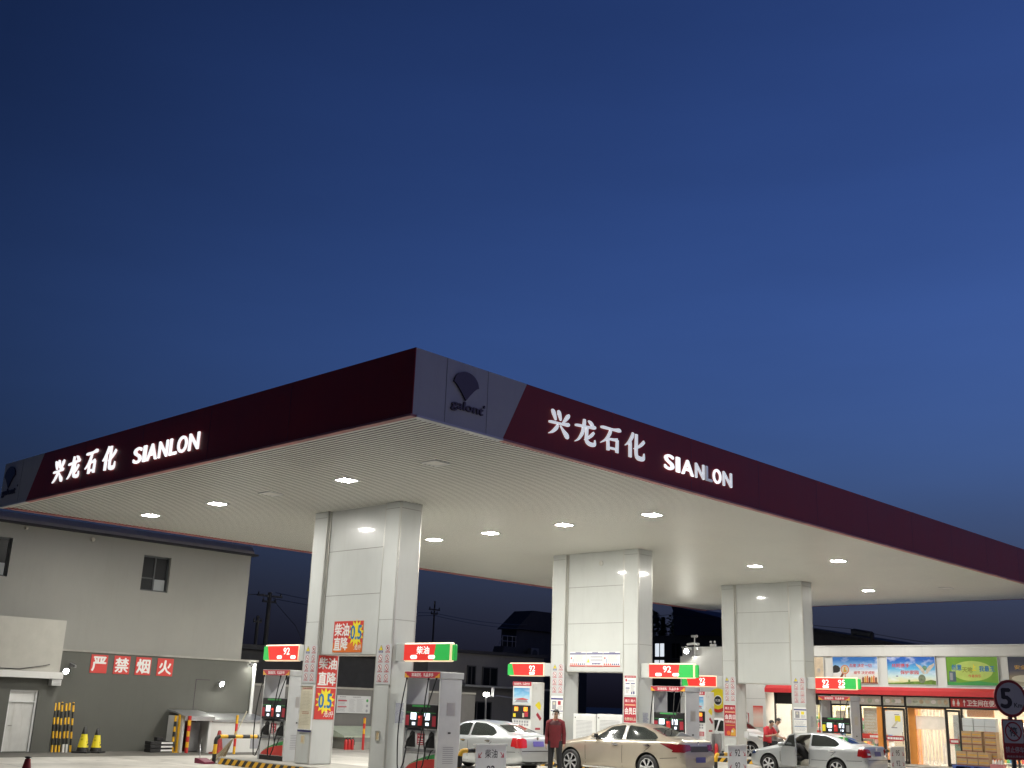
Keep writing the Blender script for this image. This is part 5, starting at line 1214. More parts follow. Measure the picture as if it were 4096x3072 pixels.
# ------------------------------------------------------------------ two storey building on the left, its face at x = -35.2
def wall_with_holes(mb, axis, a, thick, u0, u1, z0, z1, holes, m):
    """A wall slab across an axis with rectangular holes (u0, u1, z0, z1)."""
    us = sorted({u0, u1, *[h[0] for h in holes], *[h[1] for h in holes]}); us = [u for u in us if u0 <= u <= u1]
    for ua, ub in zip(us, us[1:]):
        mid = (ua+ub)/2; cuts = sorted([(h[2], h[3]) for h in holes if h[0] < mid < h[1]]); z = z0
        for ca, cb in cuts+[(z1, z1)]:
            if ca > z+1e-4:
                if axis == 0: mb.box(min(a, a+thick), max(a, a+thick), ua, ub, z, ca, m)
                else: mb.box(ua, ub, min(a, a+thick), max(a, a+thick), z, ca, m)
            z = cb
t = thing('building', 'pale two storey building with grey lower wall at the left beyond the canopy', 'building', (0, 0, 0))
wins = [(18.50, 19.53, 5.20, 6.40), (12.98, 14.01, 5.19, 6.39)]
mb = MB(); wall_with_holes(mb, 0, -35.2, -.3, 4.0, 22.74, 3.12, 6.84, wins, beige_wall); mb.box(-46, -35.5, 4.0, 22.74, 3.12, 6.84, beige_wall); mb.build('upper_wall', t)
mb = MB(); mb.box(-46, -35.08, 4.0, 23.36, 0, 3.05, grey_wall); mb.box(-35.0801, -35.074, 20.95, 20.965, .9, 2.35, logo_dark); mb.box(-35.0801, -35.074, 20.95, 21.5, 2.35, 2.365, logo_dark); mb.build('lower_wall', t)
mb = MB(); mb.box(-46, -35.04, 4.0, 23.40, 3.051, 3.118, concrete_mat); mb.build('ledge', t)
mb = MB(); mb.box(-46.2, -34.98, 4.0, 22.92, 6.842, 6.90, dark_roof)
mb.prism([(-35.0, 6.901), (-35.03, 7.0), (-35.2, 7.19), (-46, 7.19), (-46, 6.901)], 1, 4.0, 22.74, M('grey metal parapet', (.30, .285, .27), .7, var=.08, dirt=.2, spec=.2)); mb.build('parapet', t)
for y0, y1, z0, z1 in wins:
    mb = MB(); f = .05; x = -35.38
    for a in ((y0, y0+f, z0, z1), (y1-f, y1, z0, z1), (y0+f, y1-f, z0, z0+f), (y0+f, y1-f, z1-f, z1), ((y0+y1)/2-f/2, (y0+y1)/2+f/2, z0+f, z1-f), (y0+f, (y0+y1)/2-f/2, z0+.42, z0+.46)): mb.box(x, x+.06, *a, M('dark window frame', (.05, .055, .06), .5, var=.1))
    w = mb.build('window', t)
    mb = MB(); mb.box(x+.02, x+.025, y0+f, y1-f, z0+f, z1-f, dark_glass); mb.build('pane', w)
    mb = MB(); mb.box(x+.0265, x+.03, (y0+y1)/2+f, y1-f-.02, z0+f, z0+.42, M('pale blind', (.30, .32, .33), .6, var=.05)); mb.build('blind', w)
for y, z, r in ((14.36, 6.75, .05), (16.59, 6.67, .07)):
    mb = MB(); mb.lathe([(r, 0), (r, .05), (r*.75, .07), (r*.2, .08)], (-35.2, y, z), M('beige vent cap', (.45, .42, .36), .6, var=.1), 14, 0); mb.build('vent_cap', t)
mb = MB(); mb.tube([(-34.98, 23.22, 0), (-34.98, 23.22, 3.0)], .06, white_metal, 10); mb.build('downpipe', t)

t = thing('annex', 'grey annex with a white door at the far left edge of the forecourt', 'annex', (0, 0, 0))
mb = MB(); wall_with_holes(mb, 0, -34.55, -.2, 6.0, 15.84, 0, 2.18, [(14.40, 15.27, .03, 1.82)], grey_wall); mb.box(-35.07, -34.751, 6.0, 15.84, 0, 2.18, grey_wall); mb.build('wall', t)
mb = MB(); mb.box(-35.07, -34.40, 6.0, 15.76, 2.38, 3.95, M('pale annex paint', (.42, .41, .37), .7, var=.06, dirt=.1)); mb.build('upper_box', t)
mb = MB(); mb.box(-35.07, -34.28, 6.0, 15.84, 2.182, 2.378, white_wall); mb.build('ledge', t)
mb = MB()
for a in ((14.40, 14.45, .03, 1.82), (15.21, 15.27, .03, 1.82), (14.45, 15.21, 1.77, 1.82), (14.45, 15.21, 1.46, 1.50)): mb.box(-34.72, -34.60, *a, white_metal)
mb.build('door_frame', t)
mb = MB(); mb.box(-34.70, -34.66, 14.452, 15.208, 1.502, 1.768, white_wall); mb.box(-34.70, -34.655, 14.452, 15.208, .04, 1.458, M('stained white door paint', (.58, .58, .56), .5, var=.10, scale=2, dirt=.5)); d = mb.build('door', t)
mb = MB(); mb.tube([(-34.655, 14.52, .78), (-34.60, 14.52, .78), (-34.60, 14.62, .78)], .012, chrome, 6); mb.build('handle', d)
mb = MB(); mb.tube([(-34.38, 8, 2.42), (-34.38, 14.5, 2.43), (-34.36, 15.2, 2.55), (-34.36, 15.4, 2.60)], .012, black, 5); mb.build('cable', t)

def floodlight(label, p, dirv, lamp=True, r=.085):
    t = thing('floodlight', label, 'floodlight', p); d = Vector(dirv).normalized()
    mb = MB(); q = d.to_track_quat('Z', 'Y')
    ring = lambda rr, h: [q @ Vector((rr*math.cos(2*math.pi*k/16), rr*math.sin(2*math.pi*k/16), h)) for k in range(16)]
    pr = [(r*.5, -.16), (r*.8, -.12), (r*1.15, -.02), (r*1.15, .01), (r*1.02, .01)]
    vs = [v for a, b in pr for v in ring(a, b)]; mb.add(vs, [(i*16+k, i*16+(k+1) % 16, (i+1)*16+(k+1) % 16, (i+1)*16+k) for i in range(len(pr)-1) for k in range(16)]+[tuple(range(16))], grey_metal); mb.build('housing', t, smooth=40)
    mb = MB(); vs = ring(r*1.0, .0)+ring(r*.7, .035)+[q @ Vector((0, 0, .05))]; mb.add(vs, [(k, (k+1) % 16, (k+1) % 16+16, k+16) for k in range(16)]+[(16+k, 16+(k+1) % 16, 32) for k in range(16)], flood_on if lamp else lamp_off); mb.build('glass', t, smooth=True)
    mb = MB(); mb.tube([-d*.12, -d*.12+Vector((-.12, 0, -.02)), Vector((-.22, 0, -.03))-d*.05], .02, grey_metal, 6); mb.build('bracket', t)
    return t
floodlight('round lit floodlight at the right end of the annex ledge', (-34.33, 15.93, 2.42), (1, .1, -.3))
floodlight('round lit floodlight on the grey wall above the concrete shed', (-34.80, 21.82, 2.24), (1, .1, -.5))
floodlight('small floodlight at the right corner of the grey wall washing the white downpipe', (-34.78, 23.0, 2.88), (-.15, 1, -1.1), True, .05)
t = thing('security_camera', 'small grey security camera on the wall right of the annex floodlight', 'camera', (-34.9, 16.37, 2.62))
mb = MB(); mb.tube([(-.2, 0, -.05), (-.05, 0, -.05), (0, 0, 0)], .015, grey_metal, 6); mb.build('arm', t)
mb = MB(); mb.obox((.05, .0, .0), (.13, .03, -.04), (-.006, .035, 0), (.01, 0, .035), grey_metal); mb.build('body', t)
t = thing('louvred_box', 'white louvred box fixed under the annex ledge below the floodlight', 'vent', (-34.40, 15.66, 1.98))
mb = MB(); mb.bevbox(-.14, .10, -.14, .16, 0, .18, white_metal, .01)
for k in range(4): mb.box(.10, .106, -.12, .14, .025+.04*k, .04+.04*k, grey_metal)
mb.build('body', t)
# no smoking tiles, one character each
for ch, y0, y1, nm in (('严', 17.05, 17.62, 'first'), ('禁', 17.85, 18.41, 'second'), ('烟', 18.62, 19.18, 'third'), ('火', 19.41, 20.0, 'last')):
    s = Sheet((-35.06, y0, 2.42), Y, y1-y0, .575, red_print, t=.02); s.text(ch, (y1-y0)/2, .06, .45, white_print, w=.46, bold=.03, center=True)
    s.build('warning_tile', f'red square wall tile with the white character {ch}, {nm} of the four', 'sign', 'red warning tiles on the grey wall')
# striped poles leaning against the wall
def striped_pole(label, x, y, h, lean, cols, r=.035, band=.20, group=None):
    t = thing('striped_pole', label, 'pole', (x, y, 0), 0, group)
    mb = MB(); striped_tube(mb, [(0, 0, .01), (lean, 0, h)], r, band, cols, 9); mb.build('shaft', t, smooth=50)
    mb = MB(); mb.lathe([(r*1.05, 0), (r*.9, .02), (.004, .03)], (lean, 0, h), cols[0], 9); mb.build('cap', t); return t
for k, (y, lab, c) in enumerate([(15.98, 'leftmost leaning yellow and black pole beside the annex corner', 0), (16.08, 'second leaning yellow and black pole from the annex corner', 1), (16.20, 'third leaning yellow and black pole from the annex corner', 0), (16.32, 'fourth leaning pole from the annex corner, white at its foot', 1), (16.44, 'fifth leaning pole from the annex corner, white at its foot', 0), (16.55, 'rightmost leaning yellow and black pole nearest the two cones', 1)]):
    p = striped_pole(lab, -34.62+.03*(k % 2), y, 1.43+.02*(k % 3), -.22, [yellow, hazard_black], .033, .20, 'striped poles leaning on the wall')
    if k in (3, 4):
        mb = MB(); mb.tube([(0, 0, .0), (-.035, 0, .24)], .037, white_print, 9); mb.build('foot_sleeve', p, smooth=50)
def cone(label, x, y, h, body, top, base, writing, group):
    t = thing('traffic_cone', label, 'traffic cone', (x, y, 0), .7, group); r0, r1 = h*.24, h*.07
    mb = MB(); mb.bevbox(-r0*1.3, r0*1.3, -r0*1.3, r0*1.3, 0, h*.07, base, .01); mb.build('base', t)
    mb = MB(); mb.lathe([(r0, h*.07), (r0*.85, h*.22)], (0, 0, 0), base, 24); mb.lathe([(r0*.86, h*.221), (r0*.40+r1*.3, h*.72)], (0, 0, 0), body, 24); mb.lathe([(r0*.395+r1*.3, h*.721), (r1, h*.97), (r1*.5, h)], (0, 0, 0), top, 24); mb.build('cone', t, smooth=40)
    if writing:
        mb = MB()
        for k, ch in enumerate('小心地滑'[:4]): mb.text(ch, (0, -r0*.86+.028*k-.008, h*(.62-.105*k)-.02), X, Vector((0, .24, 1)), h*.085, hazard_black, depth=.004, bold=.01, center=True)
        mb.build('lettering', t)
        mb = MB()
        for k in range(4):
            z0 = h*(.28+.11*k)
            mb.add([(r0*.80-.02*k+.003, -.05, z0), (r0*.80-.02*k+.003, .03, z0+.03), (r0*.80-.02*k-.008, .03, z0+.075), (r0*.80-.02*k-.008, -.05, z0+.045)], [(0, 1, 2, 3)], hazard_black)
        mb.build('band', t)
    return t
cone('yellow cone with black lettering and black base, nearer the striped poles', -34.3, 16.80, .78, yellow_print, hazard_black, rubber, True, 'yellow warning cones by the wall')
cone('yellow cone with black lettering and black base, farther from the striped poles', -34.3, 17.23, .74, yellow_print, hazard_black, rubber, True, 'yellow warning cones by the wall')
red_cone_mat = M('faded red cone plastic', (.30, .02, .02), .5, var=.3, scale=6)
cone('faded red cone standing in front of the pale concrete box by the shed', -33.4, 21.05, .74, red_cone_mat, red_cone_mat, red_cone_mat, False, None)
t = thing('traffic_cone', 'dark red cone top with black knob at the bottom edge of the forecourt', 'traffic cone', (-21.28, 9.39, 0))
mb = MB(); mb.bevbox(-.2, .2, -.2, .2, 0, .05, rubber, .01); mb.build('base', t); mb = MB(); mb.lathe([(.17, .05), (.055, .62), (.05, .66), (.02, .672)], (0, 0, 0), red_cone_mat, 22); mb.build('cone', t, smooth=40); mb = MB(); mb.lathe([(.022, .67), (.06, .685), (.06, .70), (.02, .71)], (0, 0, 0), black, 16); mb.build('knob', t, smooth=40)
for k in range(3):
    t = thing('rubber_ramp', ('bottom', 'middle', 'top')[k]+' black and white rubber ramp block in the pile by the wall', 'ramp block', (-34.4, 19.44, .01+.115*k), 0, 'black and white ramp blocks piled by the wall')
    mb = MB(); mb.bevbox(-.2, .2, -.40, .40, 0, .105, rubber, .012); mb.build('block', t)
    mb = MB(); mb.box(.2, .203, -.02, .39, .03, .085, white_print); mb.build('band', t)
t = thing('brick_block', 'small dark block lying on the pile of ramp blocks', 'block', (-34.4, 19.42, .36)); mb = MB(); mb.bevbox(-.1, .1, -.12, .12, 0, .11, rubber, .015); mb.build('block', t)
striped_pole('yellow and black striped post between the ramp blocks and the concrete shed', -34.25, 19.86, 1.14, 0, [yellow, hazard_black], .045, .16)
t = thing('yellow_post', 'plain yellow post against the left side of the concrete shed', 'post', (-34.2, 19.98, 0)); mb = MB(); mb.bevbox(-.04, .04, -.03, .03, 0, 1.2, yellow, .006); mb.build('shaft', t); mb = MB(); mb.bevbox(-.1, .1, -.12, .06, 0, .03, yellow, .006); mb.build('foot', t)
t = thing('tank_shed', 'low pale shed with a curved grey roof and dark red opening by the left wall', 'shed', (0, 0, 0))
mb = MB(); mb.box(-35.0, -34.05, 20.02, 20.1, 0, 1.16, white_wall); mb.box(-34.06, -33.98, 20.98, 21.08, 0, 1.02, white_metal); mb.box(-35.0, -34.9, 20.1, 21.0, 0, 1.12, M('dark red tank', (.14, .02, .02), .5, var=.3)); mb.box(-34.6, -34.55, 20.55, 20.98, .02, .95, grey_metal); mb.build('wall', t)
mb = MB(); mb.prism([(-33.85, 1.02), (-33.85, 1.16), (-34.1, 1.20), (-34.5, 1.29), (-35.0, 1.34), (-35.0, 1.29), (-34.5, 1.24), (-34.1, 1.15), (-33.88, 1.02)], 1, 19.98, 21.10, steel); mb.build('roof', t)
striped_pole('red and yellow striped post at the front left corner of the concrete shed', -33.8, 20.12, 1.15, 0, [red_paint, yellow], .055, .17)
t = thing('concrete_box', 'long pale box with a grey metal lid right of the shed', 'box', (0, 0, 0))
mb = MB(); mb.box(-35.0, -34.02, 21.10, 23.34, 0, .98, white_wall)
for y0, y1 in ((21.45, 21.9), (22.7, 23.2)): mb.box(-34.0195, -34.01, y0, y1, .12, .55, grey_print)
mb.build('wall', t)
mb = MB(); mb.prism([(-33.95, 1.0), (-33.95, 1.07), (-35.0, 1.26), (-35.0, .985), (-34.0, .985)], 1, 21.101, 23.36, steel); mb.build('lid', t)
striped_pole('red and yellow striped post in front of the pale box, behind the striped hoop', -33.0, 21.42, 1.22, 0, [yellow, red_paint], .045, .24)

# ------------------------------------------------------------------ back boundary seen through the openings
t = thing('boundary_wall', 'dim grey boundary wall with notices seen through the nearest pillar opening', 'wall', (0, 0, 0))
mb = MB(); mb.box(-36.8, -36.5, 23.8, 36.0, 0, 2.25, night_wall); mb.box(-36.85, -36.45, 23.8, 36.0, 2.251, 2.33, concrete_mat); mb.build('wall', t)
s = Sheet((-36.45, 28.2, 1.33), Y, 1.72, .68, grey_board); s.text('安全告知', .28, .60, .05, black_print, w=.30, center=True); s.text('危险品须知', 1.0, .60, .05, black_print, w=.40, center=True)
s.lines(.05, .5, .05, .56, 9, grey_print, seed=41); s.lines(.62, .95, .05, .56, 12, grey_print, thick=.3, seed=42); s.lines(1.02, 1.36, .05, .56, 12, grey_print, thick=.3, seed=43); s.rect(.05, .5, .45, .50, crimson_print, 2); s.rect(.05, .5, .22, .26, crimson_print, 2)
for k in range(3): s.disc(1.55, .50-.2*k, .06, grey_print if k else green_print, 1, 12)
s.build('notice_board', 'grey notice board of small print on the boundary wall behind the nearest pillar', 'notice board')
t = thing('storage_box', 'low concrete box with a pale green sloping top behind the nearest pillar opening', 'box', (0, 0, 0))
mb = MB(); mb.box(-36.4, -35.3, 28.10, 32.5, 0, .44, concrete_mat); mb.box(-35.302, -35.29, 28.1, 32.5, .28, .43, seam_grey); mb.build('wall', t)
mb = MB(); mb.prism([(-35.25, .441), (-35.25, .50), (-36.4, .84), (-36.4, .441)], 1, 27.75, 32.5, M('pale green sheet', (.42, .47, .38), .5, var=.1, dirt=.2)); mb.build('lid', t)
for k, lab in enumerate(('left red fire extinguisher beside the low concrete box', 'middle red fire extinguisher beside the low concrete box', 'right red fire extinguisher beside the low concrete box')):
    t = thing('fire_extinguisher', lab, 'fire extinguisher', (-35.2, 27.82+.155*k, 0), 0, 'fire extinguishers behind the nearest pillar')
    mb = MB(); mb.lathe([(.065, 0), (.07, .02), (.07, .30), (.05, .36), (.022, .39)], (0, 0, 0), red_paint, 16); mb.build('cylinder', t, smooth=40)
    mb = MB(); mb.tube([(0, 0, .39), (0, 0, .43), (.07, .02, .44)], .014, black, 6); mb.tube([(.02, 0, .41), (.07, .05, .34), (.075, .05, .18)], .010, black, 6); mb.build('valve', t, smooth=50)
striped_pole('red post with two yellow bands seen through the nearest pillar opening', -34.9, 28.42, 1.18, 0, [red_paint, red_paint, red_paint, yellow, red_paint, yellow], .05, .19)
t = thing('fire_extinguisher', 'red fire extinguisher in a grey stand right of the slim pump at the farthest pillar', 'fire extinguisher', (-25.95, 39.35, .2))
mb = MB(); mb.lathe([(.07, 0), (.075, .02), (.075, .38), (.05, .45), (.02, .48)], (0, 0, 0), red_paint, 16); mb.build('cylinder', t, smooth=40); mb = MB(); mb.box(-.16, .16, .10, .14, 0, .85, grey_metal); mb.box(-.16, -.13, -.1, .1, 0, .85, grey_metal); mb.build('stand', t)
# dim buildings beyond
def far_building(name, label, prisms, wins=(), cat='building', lit=()):
    t = thing(name, label, cat, (0, 0, 0))
    for part_, (poly, axis, a0, a1, m) in prisms:
        mb = MB(); mb.prism(poly, axis, a0, a1, m); mb.build(part_, t)
    for axis, a, u0, u1, z0, z1, m in wins:
        mb = MB()
        if axis == 0: mb.box(a, a+.03, u0, u1, z0, z1, m)
        else: mb.box(u0, u1, a-.03, a, z0, z1, m)
        w = mb.build('window', t)
        mb = MB(); f = .06; mid = (u0+u1)/2
        for b in ((u0-f, u0, z0-f, z1+f), (u1, u1+f, z0-f, z1+f), (u0, u1, z0-f, z0), (u0, u1, z1, z1+f), (mid-f/2, mid+f/2, z0, z1)):
            if axis == 0: mb.box(a-.01, a+.06, *b, night_dark)
            else: mb.box(b[0], b[1], a-.06, a+.01, b[2], b[3], night_dark)
        mb.build('frame', w)
    return t
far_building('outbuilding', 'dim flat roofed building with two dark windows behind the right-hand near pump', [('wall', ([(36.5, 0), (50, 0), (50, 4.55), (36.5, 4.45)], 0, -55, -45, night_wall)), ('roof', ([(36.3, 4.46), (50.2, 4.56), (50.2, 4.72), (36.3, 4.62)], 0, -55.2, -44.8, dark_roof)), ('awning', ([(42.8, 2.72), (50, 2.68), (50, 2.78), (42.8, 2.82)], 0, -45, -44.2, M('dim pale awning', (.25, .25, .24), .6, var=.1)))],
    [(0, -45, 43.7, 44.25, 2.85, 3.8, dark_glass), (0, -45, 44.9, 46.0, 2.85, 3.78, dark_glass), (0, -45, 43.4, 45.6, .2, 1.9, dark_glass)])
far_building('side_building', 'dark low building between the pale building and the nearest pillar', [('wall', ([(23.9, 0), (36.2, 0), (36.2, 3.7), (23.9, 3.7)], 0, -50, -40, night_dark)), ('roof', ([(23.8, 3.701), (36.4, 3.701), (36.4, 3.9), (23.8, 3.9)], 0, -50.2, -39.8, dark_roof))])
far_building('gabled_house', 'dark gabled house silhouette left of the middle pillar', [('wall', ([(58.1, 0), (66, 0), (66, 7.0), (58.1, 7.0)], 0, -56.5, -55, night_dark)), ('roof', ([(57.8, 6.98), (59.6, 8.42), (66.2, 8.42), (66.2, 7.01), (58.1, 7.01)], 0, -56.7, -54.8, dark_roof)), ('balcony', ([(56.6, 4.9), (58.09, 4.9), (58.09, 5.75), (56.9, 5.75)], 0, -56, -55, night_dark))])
t = thing('railing', 'thin roof railing beside the dark gabled house', 'railing', (0, 0, 0)); mb = MB()
for y in (56.7, 57.2, 57.7, 58.05): mb.tube([(-55, y, 5.75), (-55, y, 6.5)], .025, grey_metal, 5)
mb.tube([(-55, 56.3, 5.75), (-55, 56.75, 6.45), (-55, 58.1, 6.48)], .025, grey_metal, 5); mb.tube([(-55, 56.75, 6.1), (-55, 58.1, 6.12)], .02, grey_metal, 5); mb.build('bars', t)
t = thing('air_conditioner', 'small dark outdoor unit on the wall of the gabled house', 'air conditioner', (-54.8, 59.1, 5.0)); mb = MB(); mb.bevbox(0, .35, 0, .85, 0, .75, M('dim grey casing', (.12, .12, .12), .6, var=.1), .03); mb.lathe([(.28, .352), (.26, .36), (.02, .36)], (0, .42, .38), black, 16, 0); mb.build('casing', t)
lit_win = M('lit white window', (.8, .82, .85), .4, var=0, emit=(.85, .92, 1.0), es=.85)
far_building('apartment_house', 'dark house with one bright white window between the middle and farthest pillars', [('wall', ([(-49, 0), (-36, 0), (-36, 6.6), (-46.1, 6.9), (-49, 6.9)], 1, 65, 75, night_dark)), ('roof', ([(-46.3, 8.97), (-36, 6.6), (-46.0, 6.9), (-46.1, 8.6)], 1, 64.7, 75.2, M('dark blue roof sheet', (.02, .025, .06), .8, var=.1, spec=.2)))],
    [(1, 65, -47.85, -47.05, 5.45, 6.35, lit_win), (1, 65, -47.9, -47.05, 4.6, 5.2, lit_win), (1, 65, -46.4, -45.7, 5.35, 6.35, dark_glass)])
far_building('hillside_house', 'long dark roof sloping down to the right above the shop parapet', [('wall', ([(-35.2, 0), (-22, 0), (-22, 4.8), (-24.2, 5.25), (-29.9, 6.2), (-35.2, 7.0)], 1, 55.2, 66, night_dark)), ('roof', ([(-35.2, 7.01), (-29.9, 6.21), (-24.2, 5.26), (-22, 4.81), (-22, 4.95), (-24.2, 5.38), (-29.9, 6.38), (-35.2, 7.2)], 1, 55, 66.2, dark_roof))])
t = thing('solar_heater', 'solar water heater lying on the dark sloping roof above the shop', 'water heater', (0, 0, 0)); mb = MB(); mb.tube([(-27.75, 55.2, 6.20), (-26.72, 55.2, 6.02)], .17, M('grey tank shell', (.07, .075, .08), .8, var=.1, spec=.15), 12); mb.build('tank', t, smooth=40); 
for xa_, za_ in ((-27.80, 5.9), (-26.69, 5.7)): mb = MB(); mb.box(xa_-.05, xa_+.05, 55.1, 55.3, za_, za_+.42, night_dark); mb.build('bracket', t)
def pole_thing(label, x, y, h, arms, r=.12, name='utility_pole'):
    t = thing(name, label, 'utility pole', (x, y, 0)); mb = MB(); mb.tube([(0, 0, 0), (0, 0, h)], [r, r*.7], night_dark, 10); mb.build('shaft', t, smooth=50)
    for z, w in arms:
        mb = MB(); mb.box(-.04, .04, -w/2, w/2, z, z+.08, night_dark)
        for k in (-.45, 0, .45): mb.lathe([(.03, .08), (.04, .12), (.02, .2)], (0, k*w, z), night_dark, 8)
        mb.build('cross_arm', t)
    return t
pole_thing('concrete utility pole with cross arms right of the pale building', -42, 28.3, 6.3, [(6.1, 1.3), (5.85, .7)], .13)
pole_thing('shorter plain utility pole close left of the taller one with cross arms', -42.1, 27.86, 5.25, [(4.95, .4)], .10)
pole_thing('thin aerial mast behind the nearest pillar against the dusk sky', -50, 45.53, 7.7, [(7.15, .85), (6.9, .5)], .07, 'aerial_mast')
def wire(label, pts, r=.016):
    t = thing('overhead_cable', label, 'cable', pts[0], 0, 'overhead cables against the dusk sky'); o = Vector(pts[0]); P = [Vector(p)-o for p in pts]; Q = []
    for a, b in zip(P, P[1:]):
        for i in range(9):
            q = i/9; Q.append(a.lerp(b, q)+Vector((0, 0, -.012*(b-a).length*4*q*(1-q))))
    mb = MB(); mb.tube(Q+[P[-1]], r, black, 5); mb.build('strand', t)
wire('upper cable running right from the cross arms of the utility pole', [(-42, 28.6, 6.32), (-50, 45.5, 7.0), (-55, 59.5, 7.4)])
wire('lower cable running right from the utility pole to the aerial mast', [(-42, 28.5, 6.05), (-50, 45.6, 6.85), (-55, 59.8, 7.1)])
wire('cable from the pale building roof to the utility pole', [(-42, 22.9, 6.05), (-42, 26.9, 6.10), (-42, 28.0, 6.2)])
wire('slack cable hanging from the utility pole down to the right', [(-42, 28.5, 6.0), (-41, 29.1, 4.9), (-40.5, 29.6, 3.7)], .012)
wire('cable above the solar heater over the dark sloping roof', [(-34, 55, 7.15), (-27.9, 55, 6.35), (-23.4, 55, 5.55)], .012)
wire('cable crossing between the middle and farthest pillars', [(-48.5, 62, 8.0), (-44.5, 62, 8.05), (-41, 62, 7.7)], .014)
t = thing('street_lamp', 'small lit street lamp on a post behind the silver car beside the near pump', 'street lamp', (-42, 42.22, 0))
mb = MB(); mb.tube([(0, 0, 0), (0, 0, 2.2)], .05, grey_metal, 8); mb.tube([(0, 0, 2.2), (0, .9, 2.28), (0, 2.0, 2.2)], .03, grey_metal, 6); mb.build('post', t); mb = MB(); mb.bevbox(-.1, .1, -.12, .12, 2.24, 2.42, street_on, .03); mb.build('lamp', t); mb = MB(); mb.bevbox(-.1, .1, .45, .55, 2.2, 2.7, grey_metal, .02); mb.build('control_box', t)
# trees: dark conifers and a rounded crown beyond the lit window
leaf_mat = M('dark foliage', (.035, .05, .022), .8, var=.5, scale=1.2)
bark_mat = M('bark', (.06, .045, .03), .9, var=.3)
def tree(label, x, y, h, w, conifer, seed):
    t = thing('conifer_tree' if conifer else 'broadleaf_tree', label, 'tree', (x, y, 0), 0, 'trees beyond the forecourt'); rnd = random.Random(seed)
    mb = MB(); mb.tube([(0, 0, 0), (.05, .03, h*.5), (0, 0, h*.93)], [w*.09, w*.06, w*.015], bark_mat, 8)
    for k in range(7):
        a = rnd.random()*6.28; z = h*(.35+.08*k); mb.tube([(0, 0, z), (math.cos(a)*w*.3, math.sin(a)*w*.3, z+h*.08)], [w*.03, w*.01], bark_mat, 5)
    mb.build('trunk', t)
    mb = MB()
    for k in range(2600):
        q = rnd.random(); z = h*(.22+.78*q) if conifer else h*(.35+.65*q)
        rr = w*.5*((1-q)**.8*(.75+.35*math.sin(q*38)) if conifer else math.sqrt(max(0, 1-(2*q-1)**2))*(.8+.3*math.sin(q*9+k*.01)))+.05
        a = rnd.random()*6.28; r = rr*math.sqrt(rnd.uniform(.25, 1)); c = Vector((r*math.cos(a), r*math.sin(a), z)); s_ = .10+.10*rnd.random()
        d1 = Vector((rnd.uniform(-1, 1), rnd.uniform(-1, 1), rnd.uniform(-.6, .6))).normalized()*s_; d2 = Vector((rnd.uniform(-1, 1), rnd.uniform(-1, 1), rnd.uniform(-.6, .6))).normalized()*s_*.6
        mb.add([c-d1, c+d2, c+d1, c-d2], [(0, 1, 2, 3)], leaf_mat)
    mb.build('crown', t)
for a in [('dark round tree right behind the middle pillar above the bright white window', -57.3, 77.5, 9.9, 2.6, False, 1), ('slim dark conifer between the round tree and the blue roof', -56.0, 77.2, 9.3, 1.2, True, 3), ('dark conifer against the blue roof edge', -54.6, 77.4, 9.9, 2.6, False, 4)]: tree(*a)
# ------------------------------------------------------------------ the shop behind the forecourt, its front at y = 47
orange_wall = M('orange shop wall', (.70, .27, .05), .5, var=.06)
cream_wall = M('cream shop wall', (.62, .54, .42), .6, var=.08)
shop_floor = M('shop floor tile', (.50, .47, .42), .3, var=.08)
clear_glass = M('clear shop glass', (.75, .8, .8), .05, var=0, alpha=.14, spec=.6)
frame_black = M('black door frame', (.02, .018, .018), .35, var=.1)
red_awning = M('red awning sheet', (.58, .035, .04), .45, var=.06, dirt=.1)
shop_lamp = M('lit shop ceiling lamp', (.9, .9, .85), .4, var=0, emit=(1.0, .90, .74), es=44)
FX0, FX1 = -32.85, -9.0
t = thing('shop', 'white convenience shop with red awning and brightly lit glass front behind the forecourt', 'shop', (0, 0, 0))
def sp(mb, name, par=t): return mb.build(name, par)
mb = MB(); mb.box(FX0, FX1, 46.9, 54, 4.50, 4.92, white_wall); mb.box(FX0-.04, FX1, 46.86, 54, 4.921, 4.96, white_metal); sp(mb, 'parapet')
mb = MB(); mb.box(-28.0, FX1, 47.0, 47.25, 3.26, 4.499, white_wall); mb.box(FX0, -28.05, 46.7, 53, 0, 4.499, white_wall)
for z in (1.25, 2.55, 3.27): mb.box(FX0, -28.05, 46.697, 46.6995, z, z+.012, seam_grey)
mb.box(FX0, FX1, 52.8, 53, 0, 4.49, cream_wall); mb.box(-9.2, FX1, 47.3, 52.7, 0, 4.49, white_wall); sp(mb, 'wall')
mb = MB(); mb.box(-28.0, FX1, 46.75, 47.2, 3.19, 3.258, white_metal); sp(mb, 'ledge')
mb = MB(); mb.prism([(46.55, 2.86), (46.55, 3.05), (46.75, 3.188), (47.2, 3.188), (47.2, 2.86)], 0, -28.0, FX1, red_awning); sp(mb, 'awning')
mb = MB(); mb.box(-28.0, -9.2, 47.05, 52.8, -.01, .08, shop_floor); mb.box(-28.0, FX1, 45.9, 47.05, -.01, .06, concrete_mat); sp(mb, 'floor')
mb = MB(); mb.box(-28.0, -9.2, 47.25, 52.8, 2.90, 3.0, white_wall); c = sp(mb, 'ceiling')
for k in range(6):
    mb = MB(); mb.bevbox(-27.2+3.1*k, -25.4+3.1*k, 48.2, 48.5, 2.82, 2.895, shop_lamp, .01); sp(mb, 'ceiling_lamp', c)
    mb = MB(); mb.bevbox(-27.2+3.1*k, -25.4+3.1*k, 50.6, 50.9, 2.82, 2.895, shop_lamp, .01); sp(mb, 'ceiling_lamp', c)
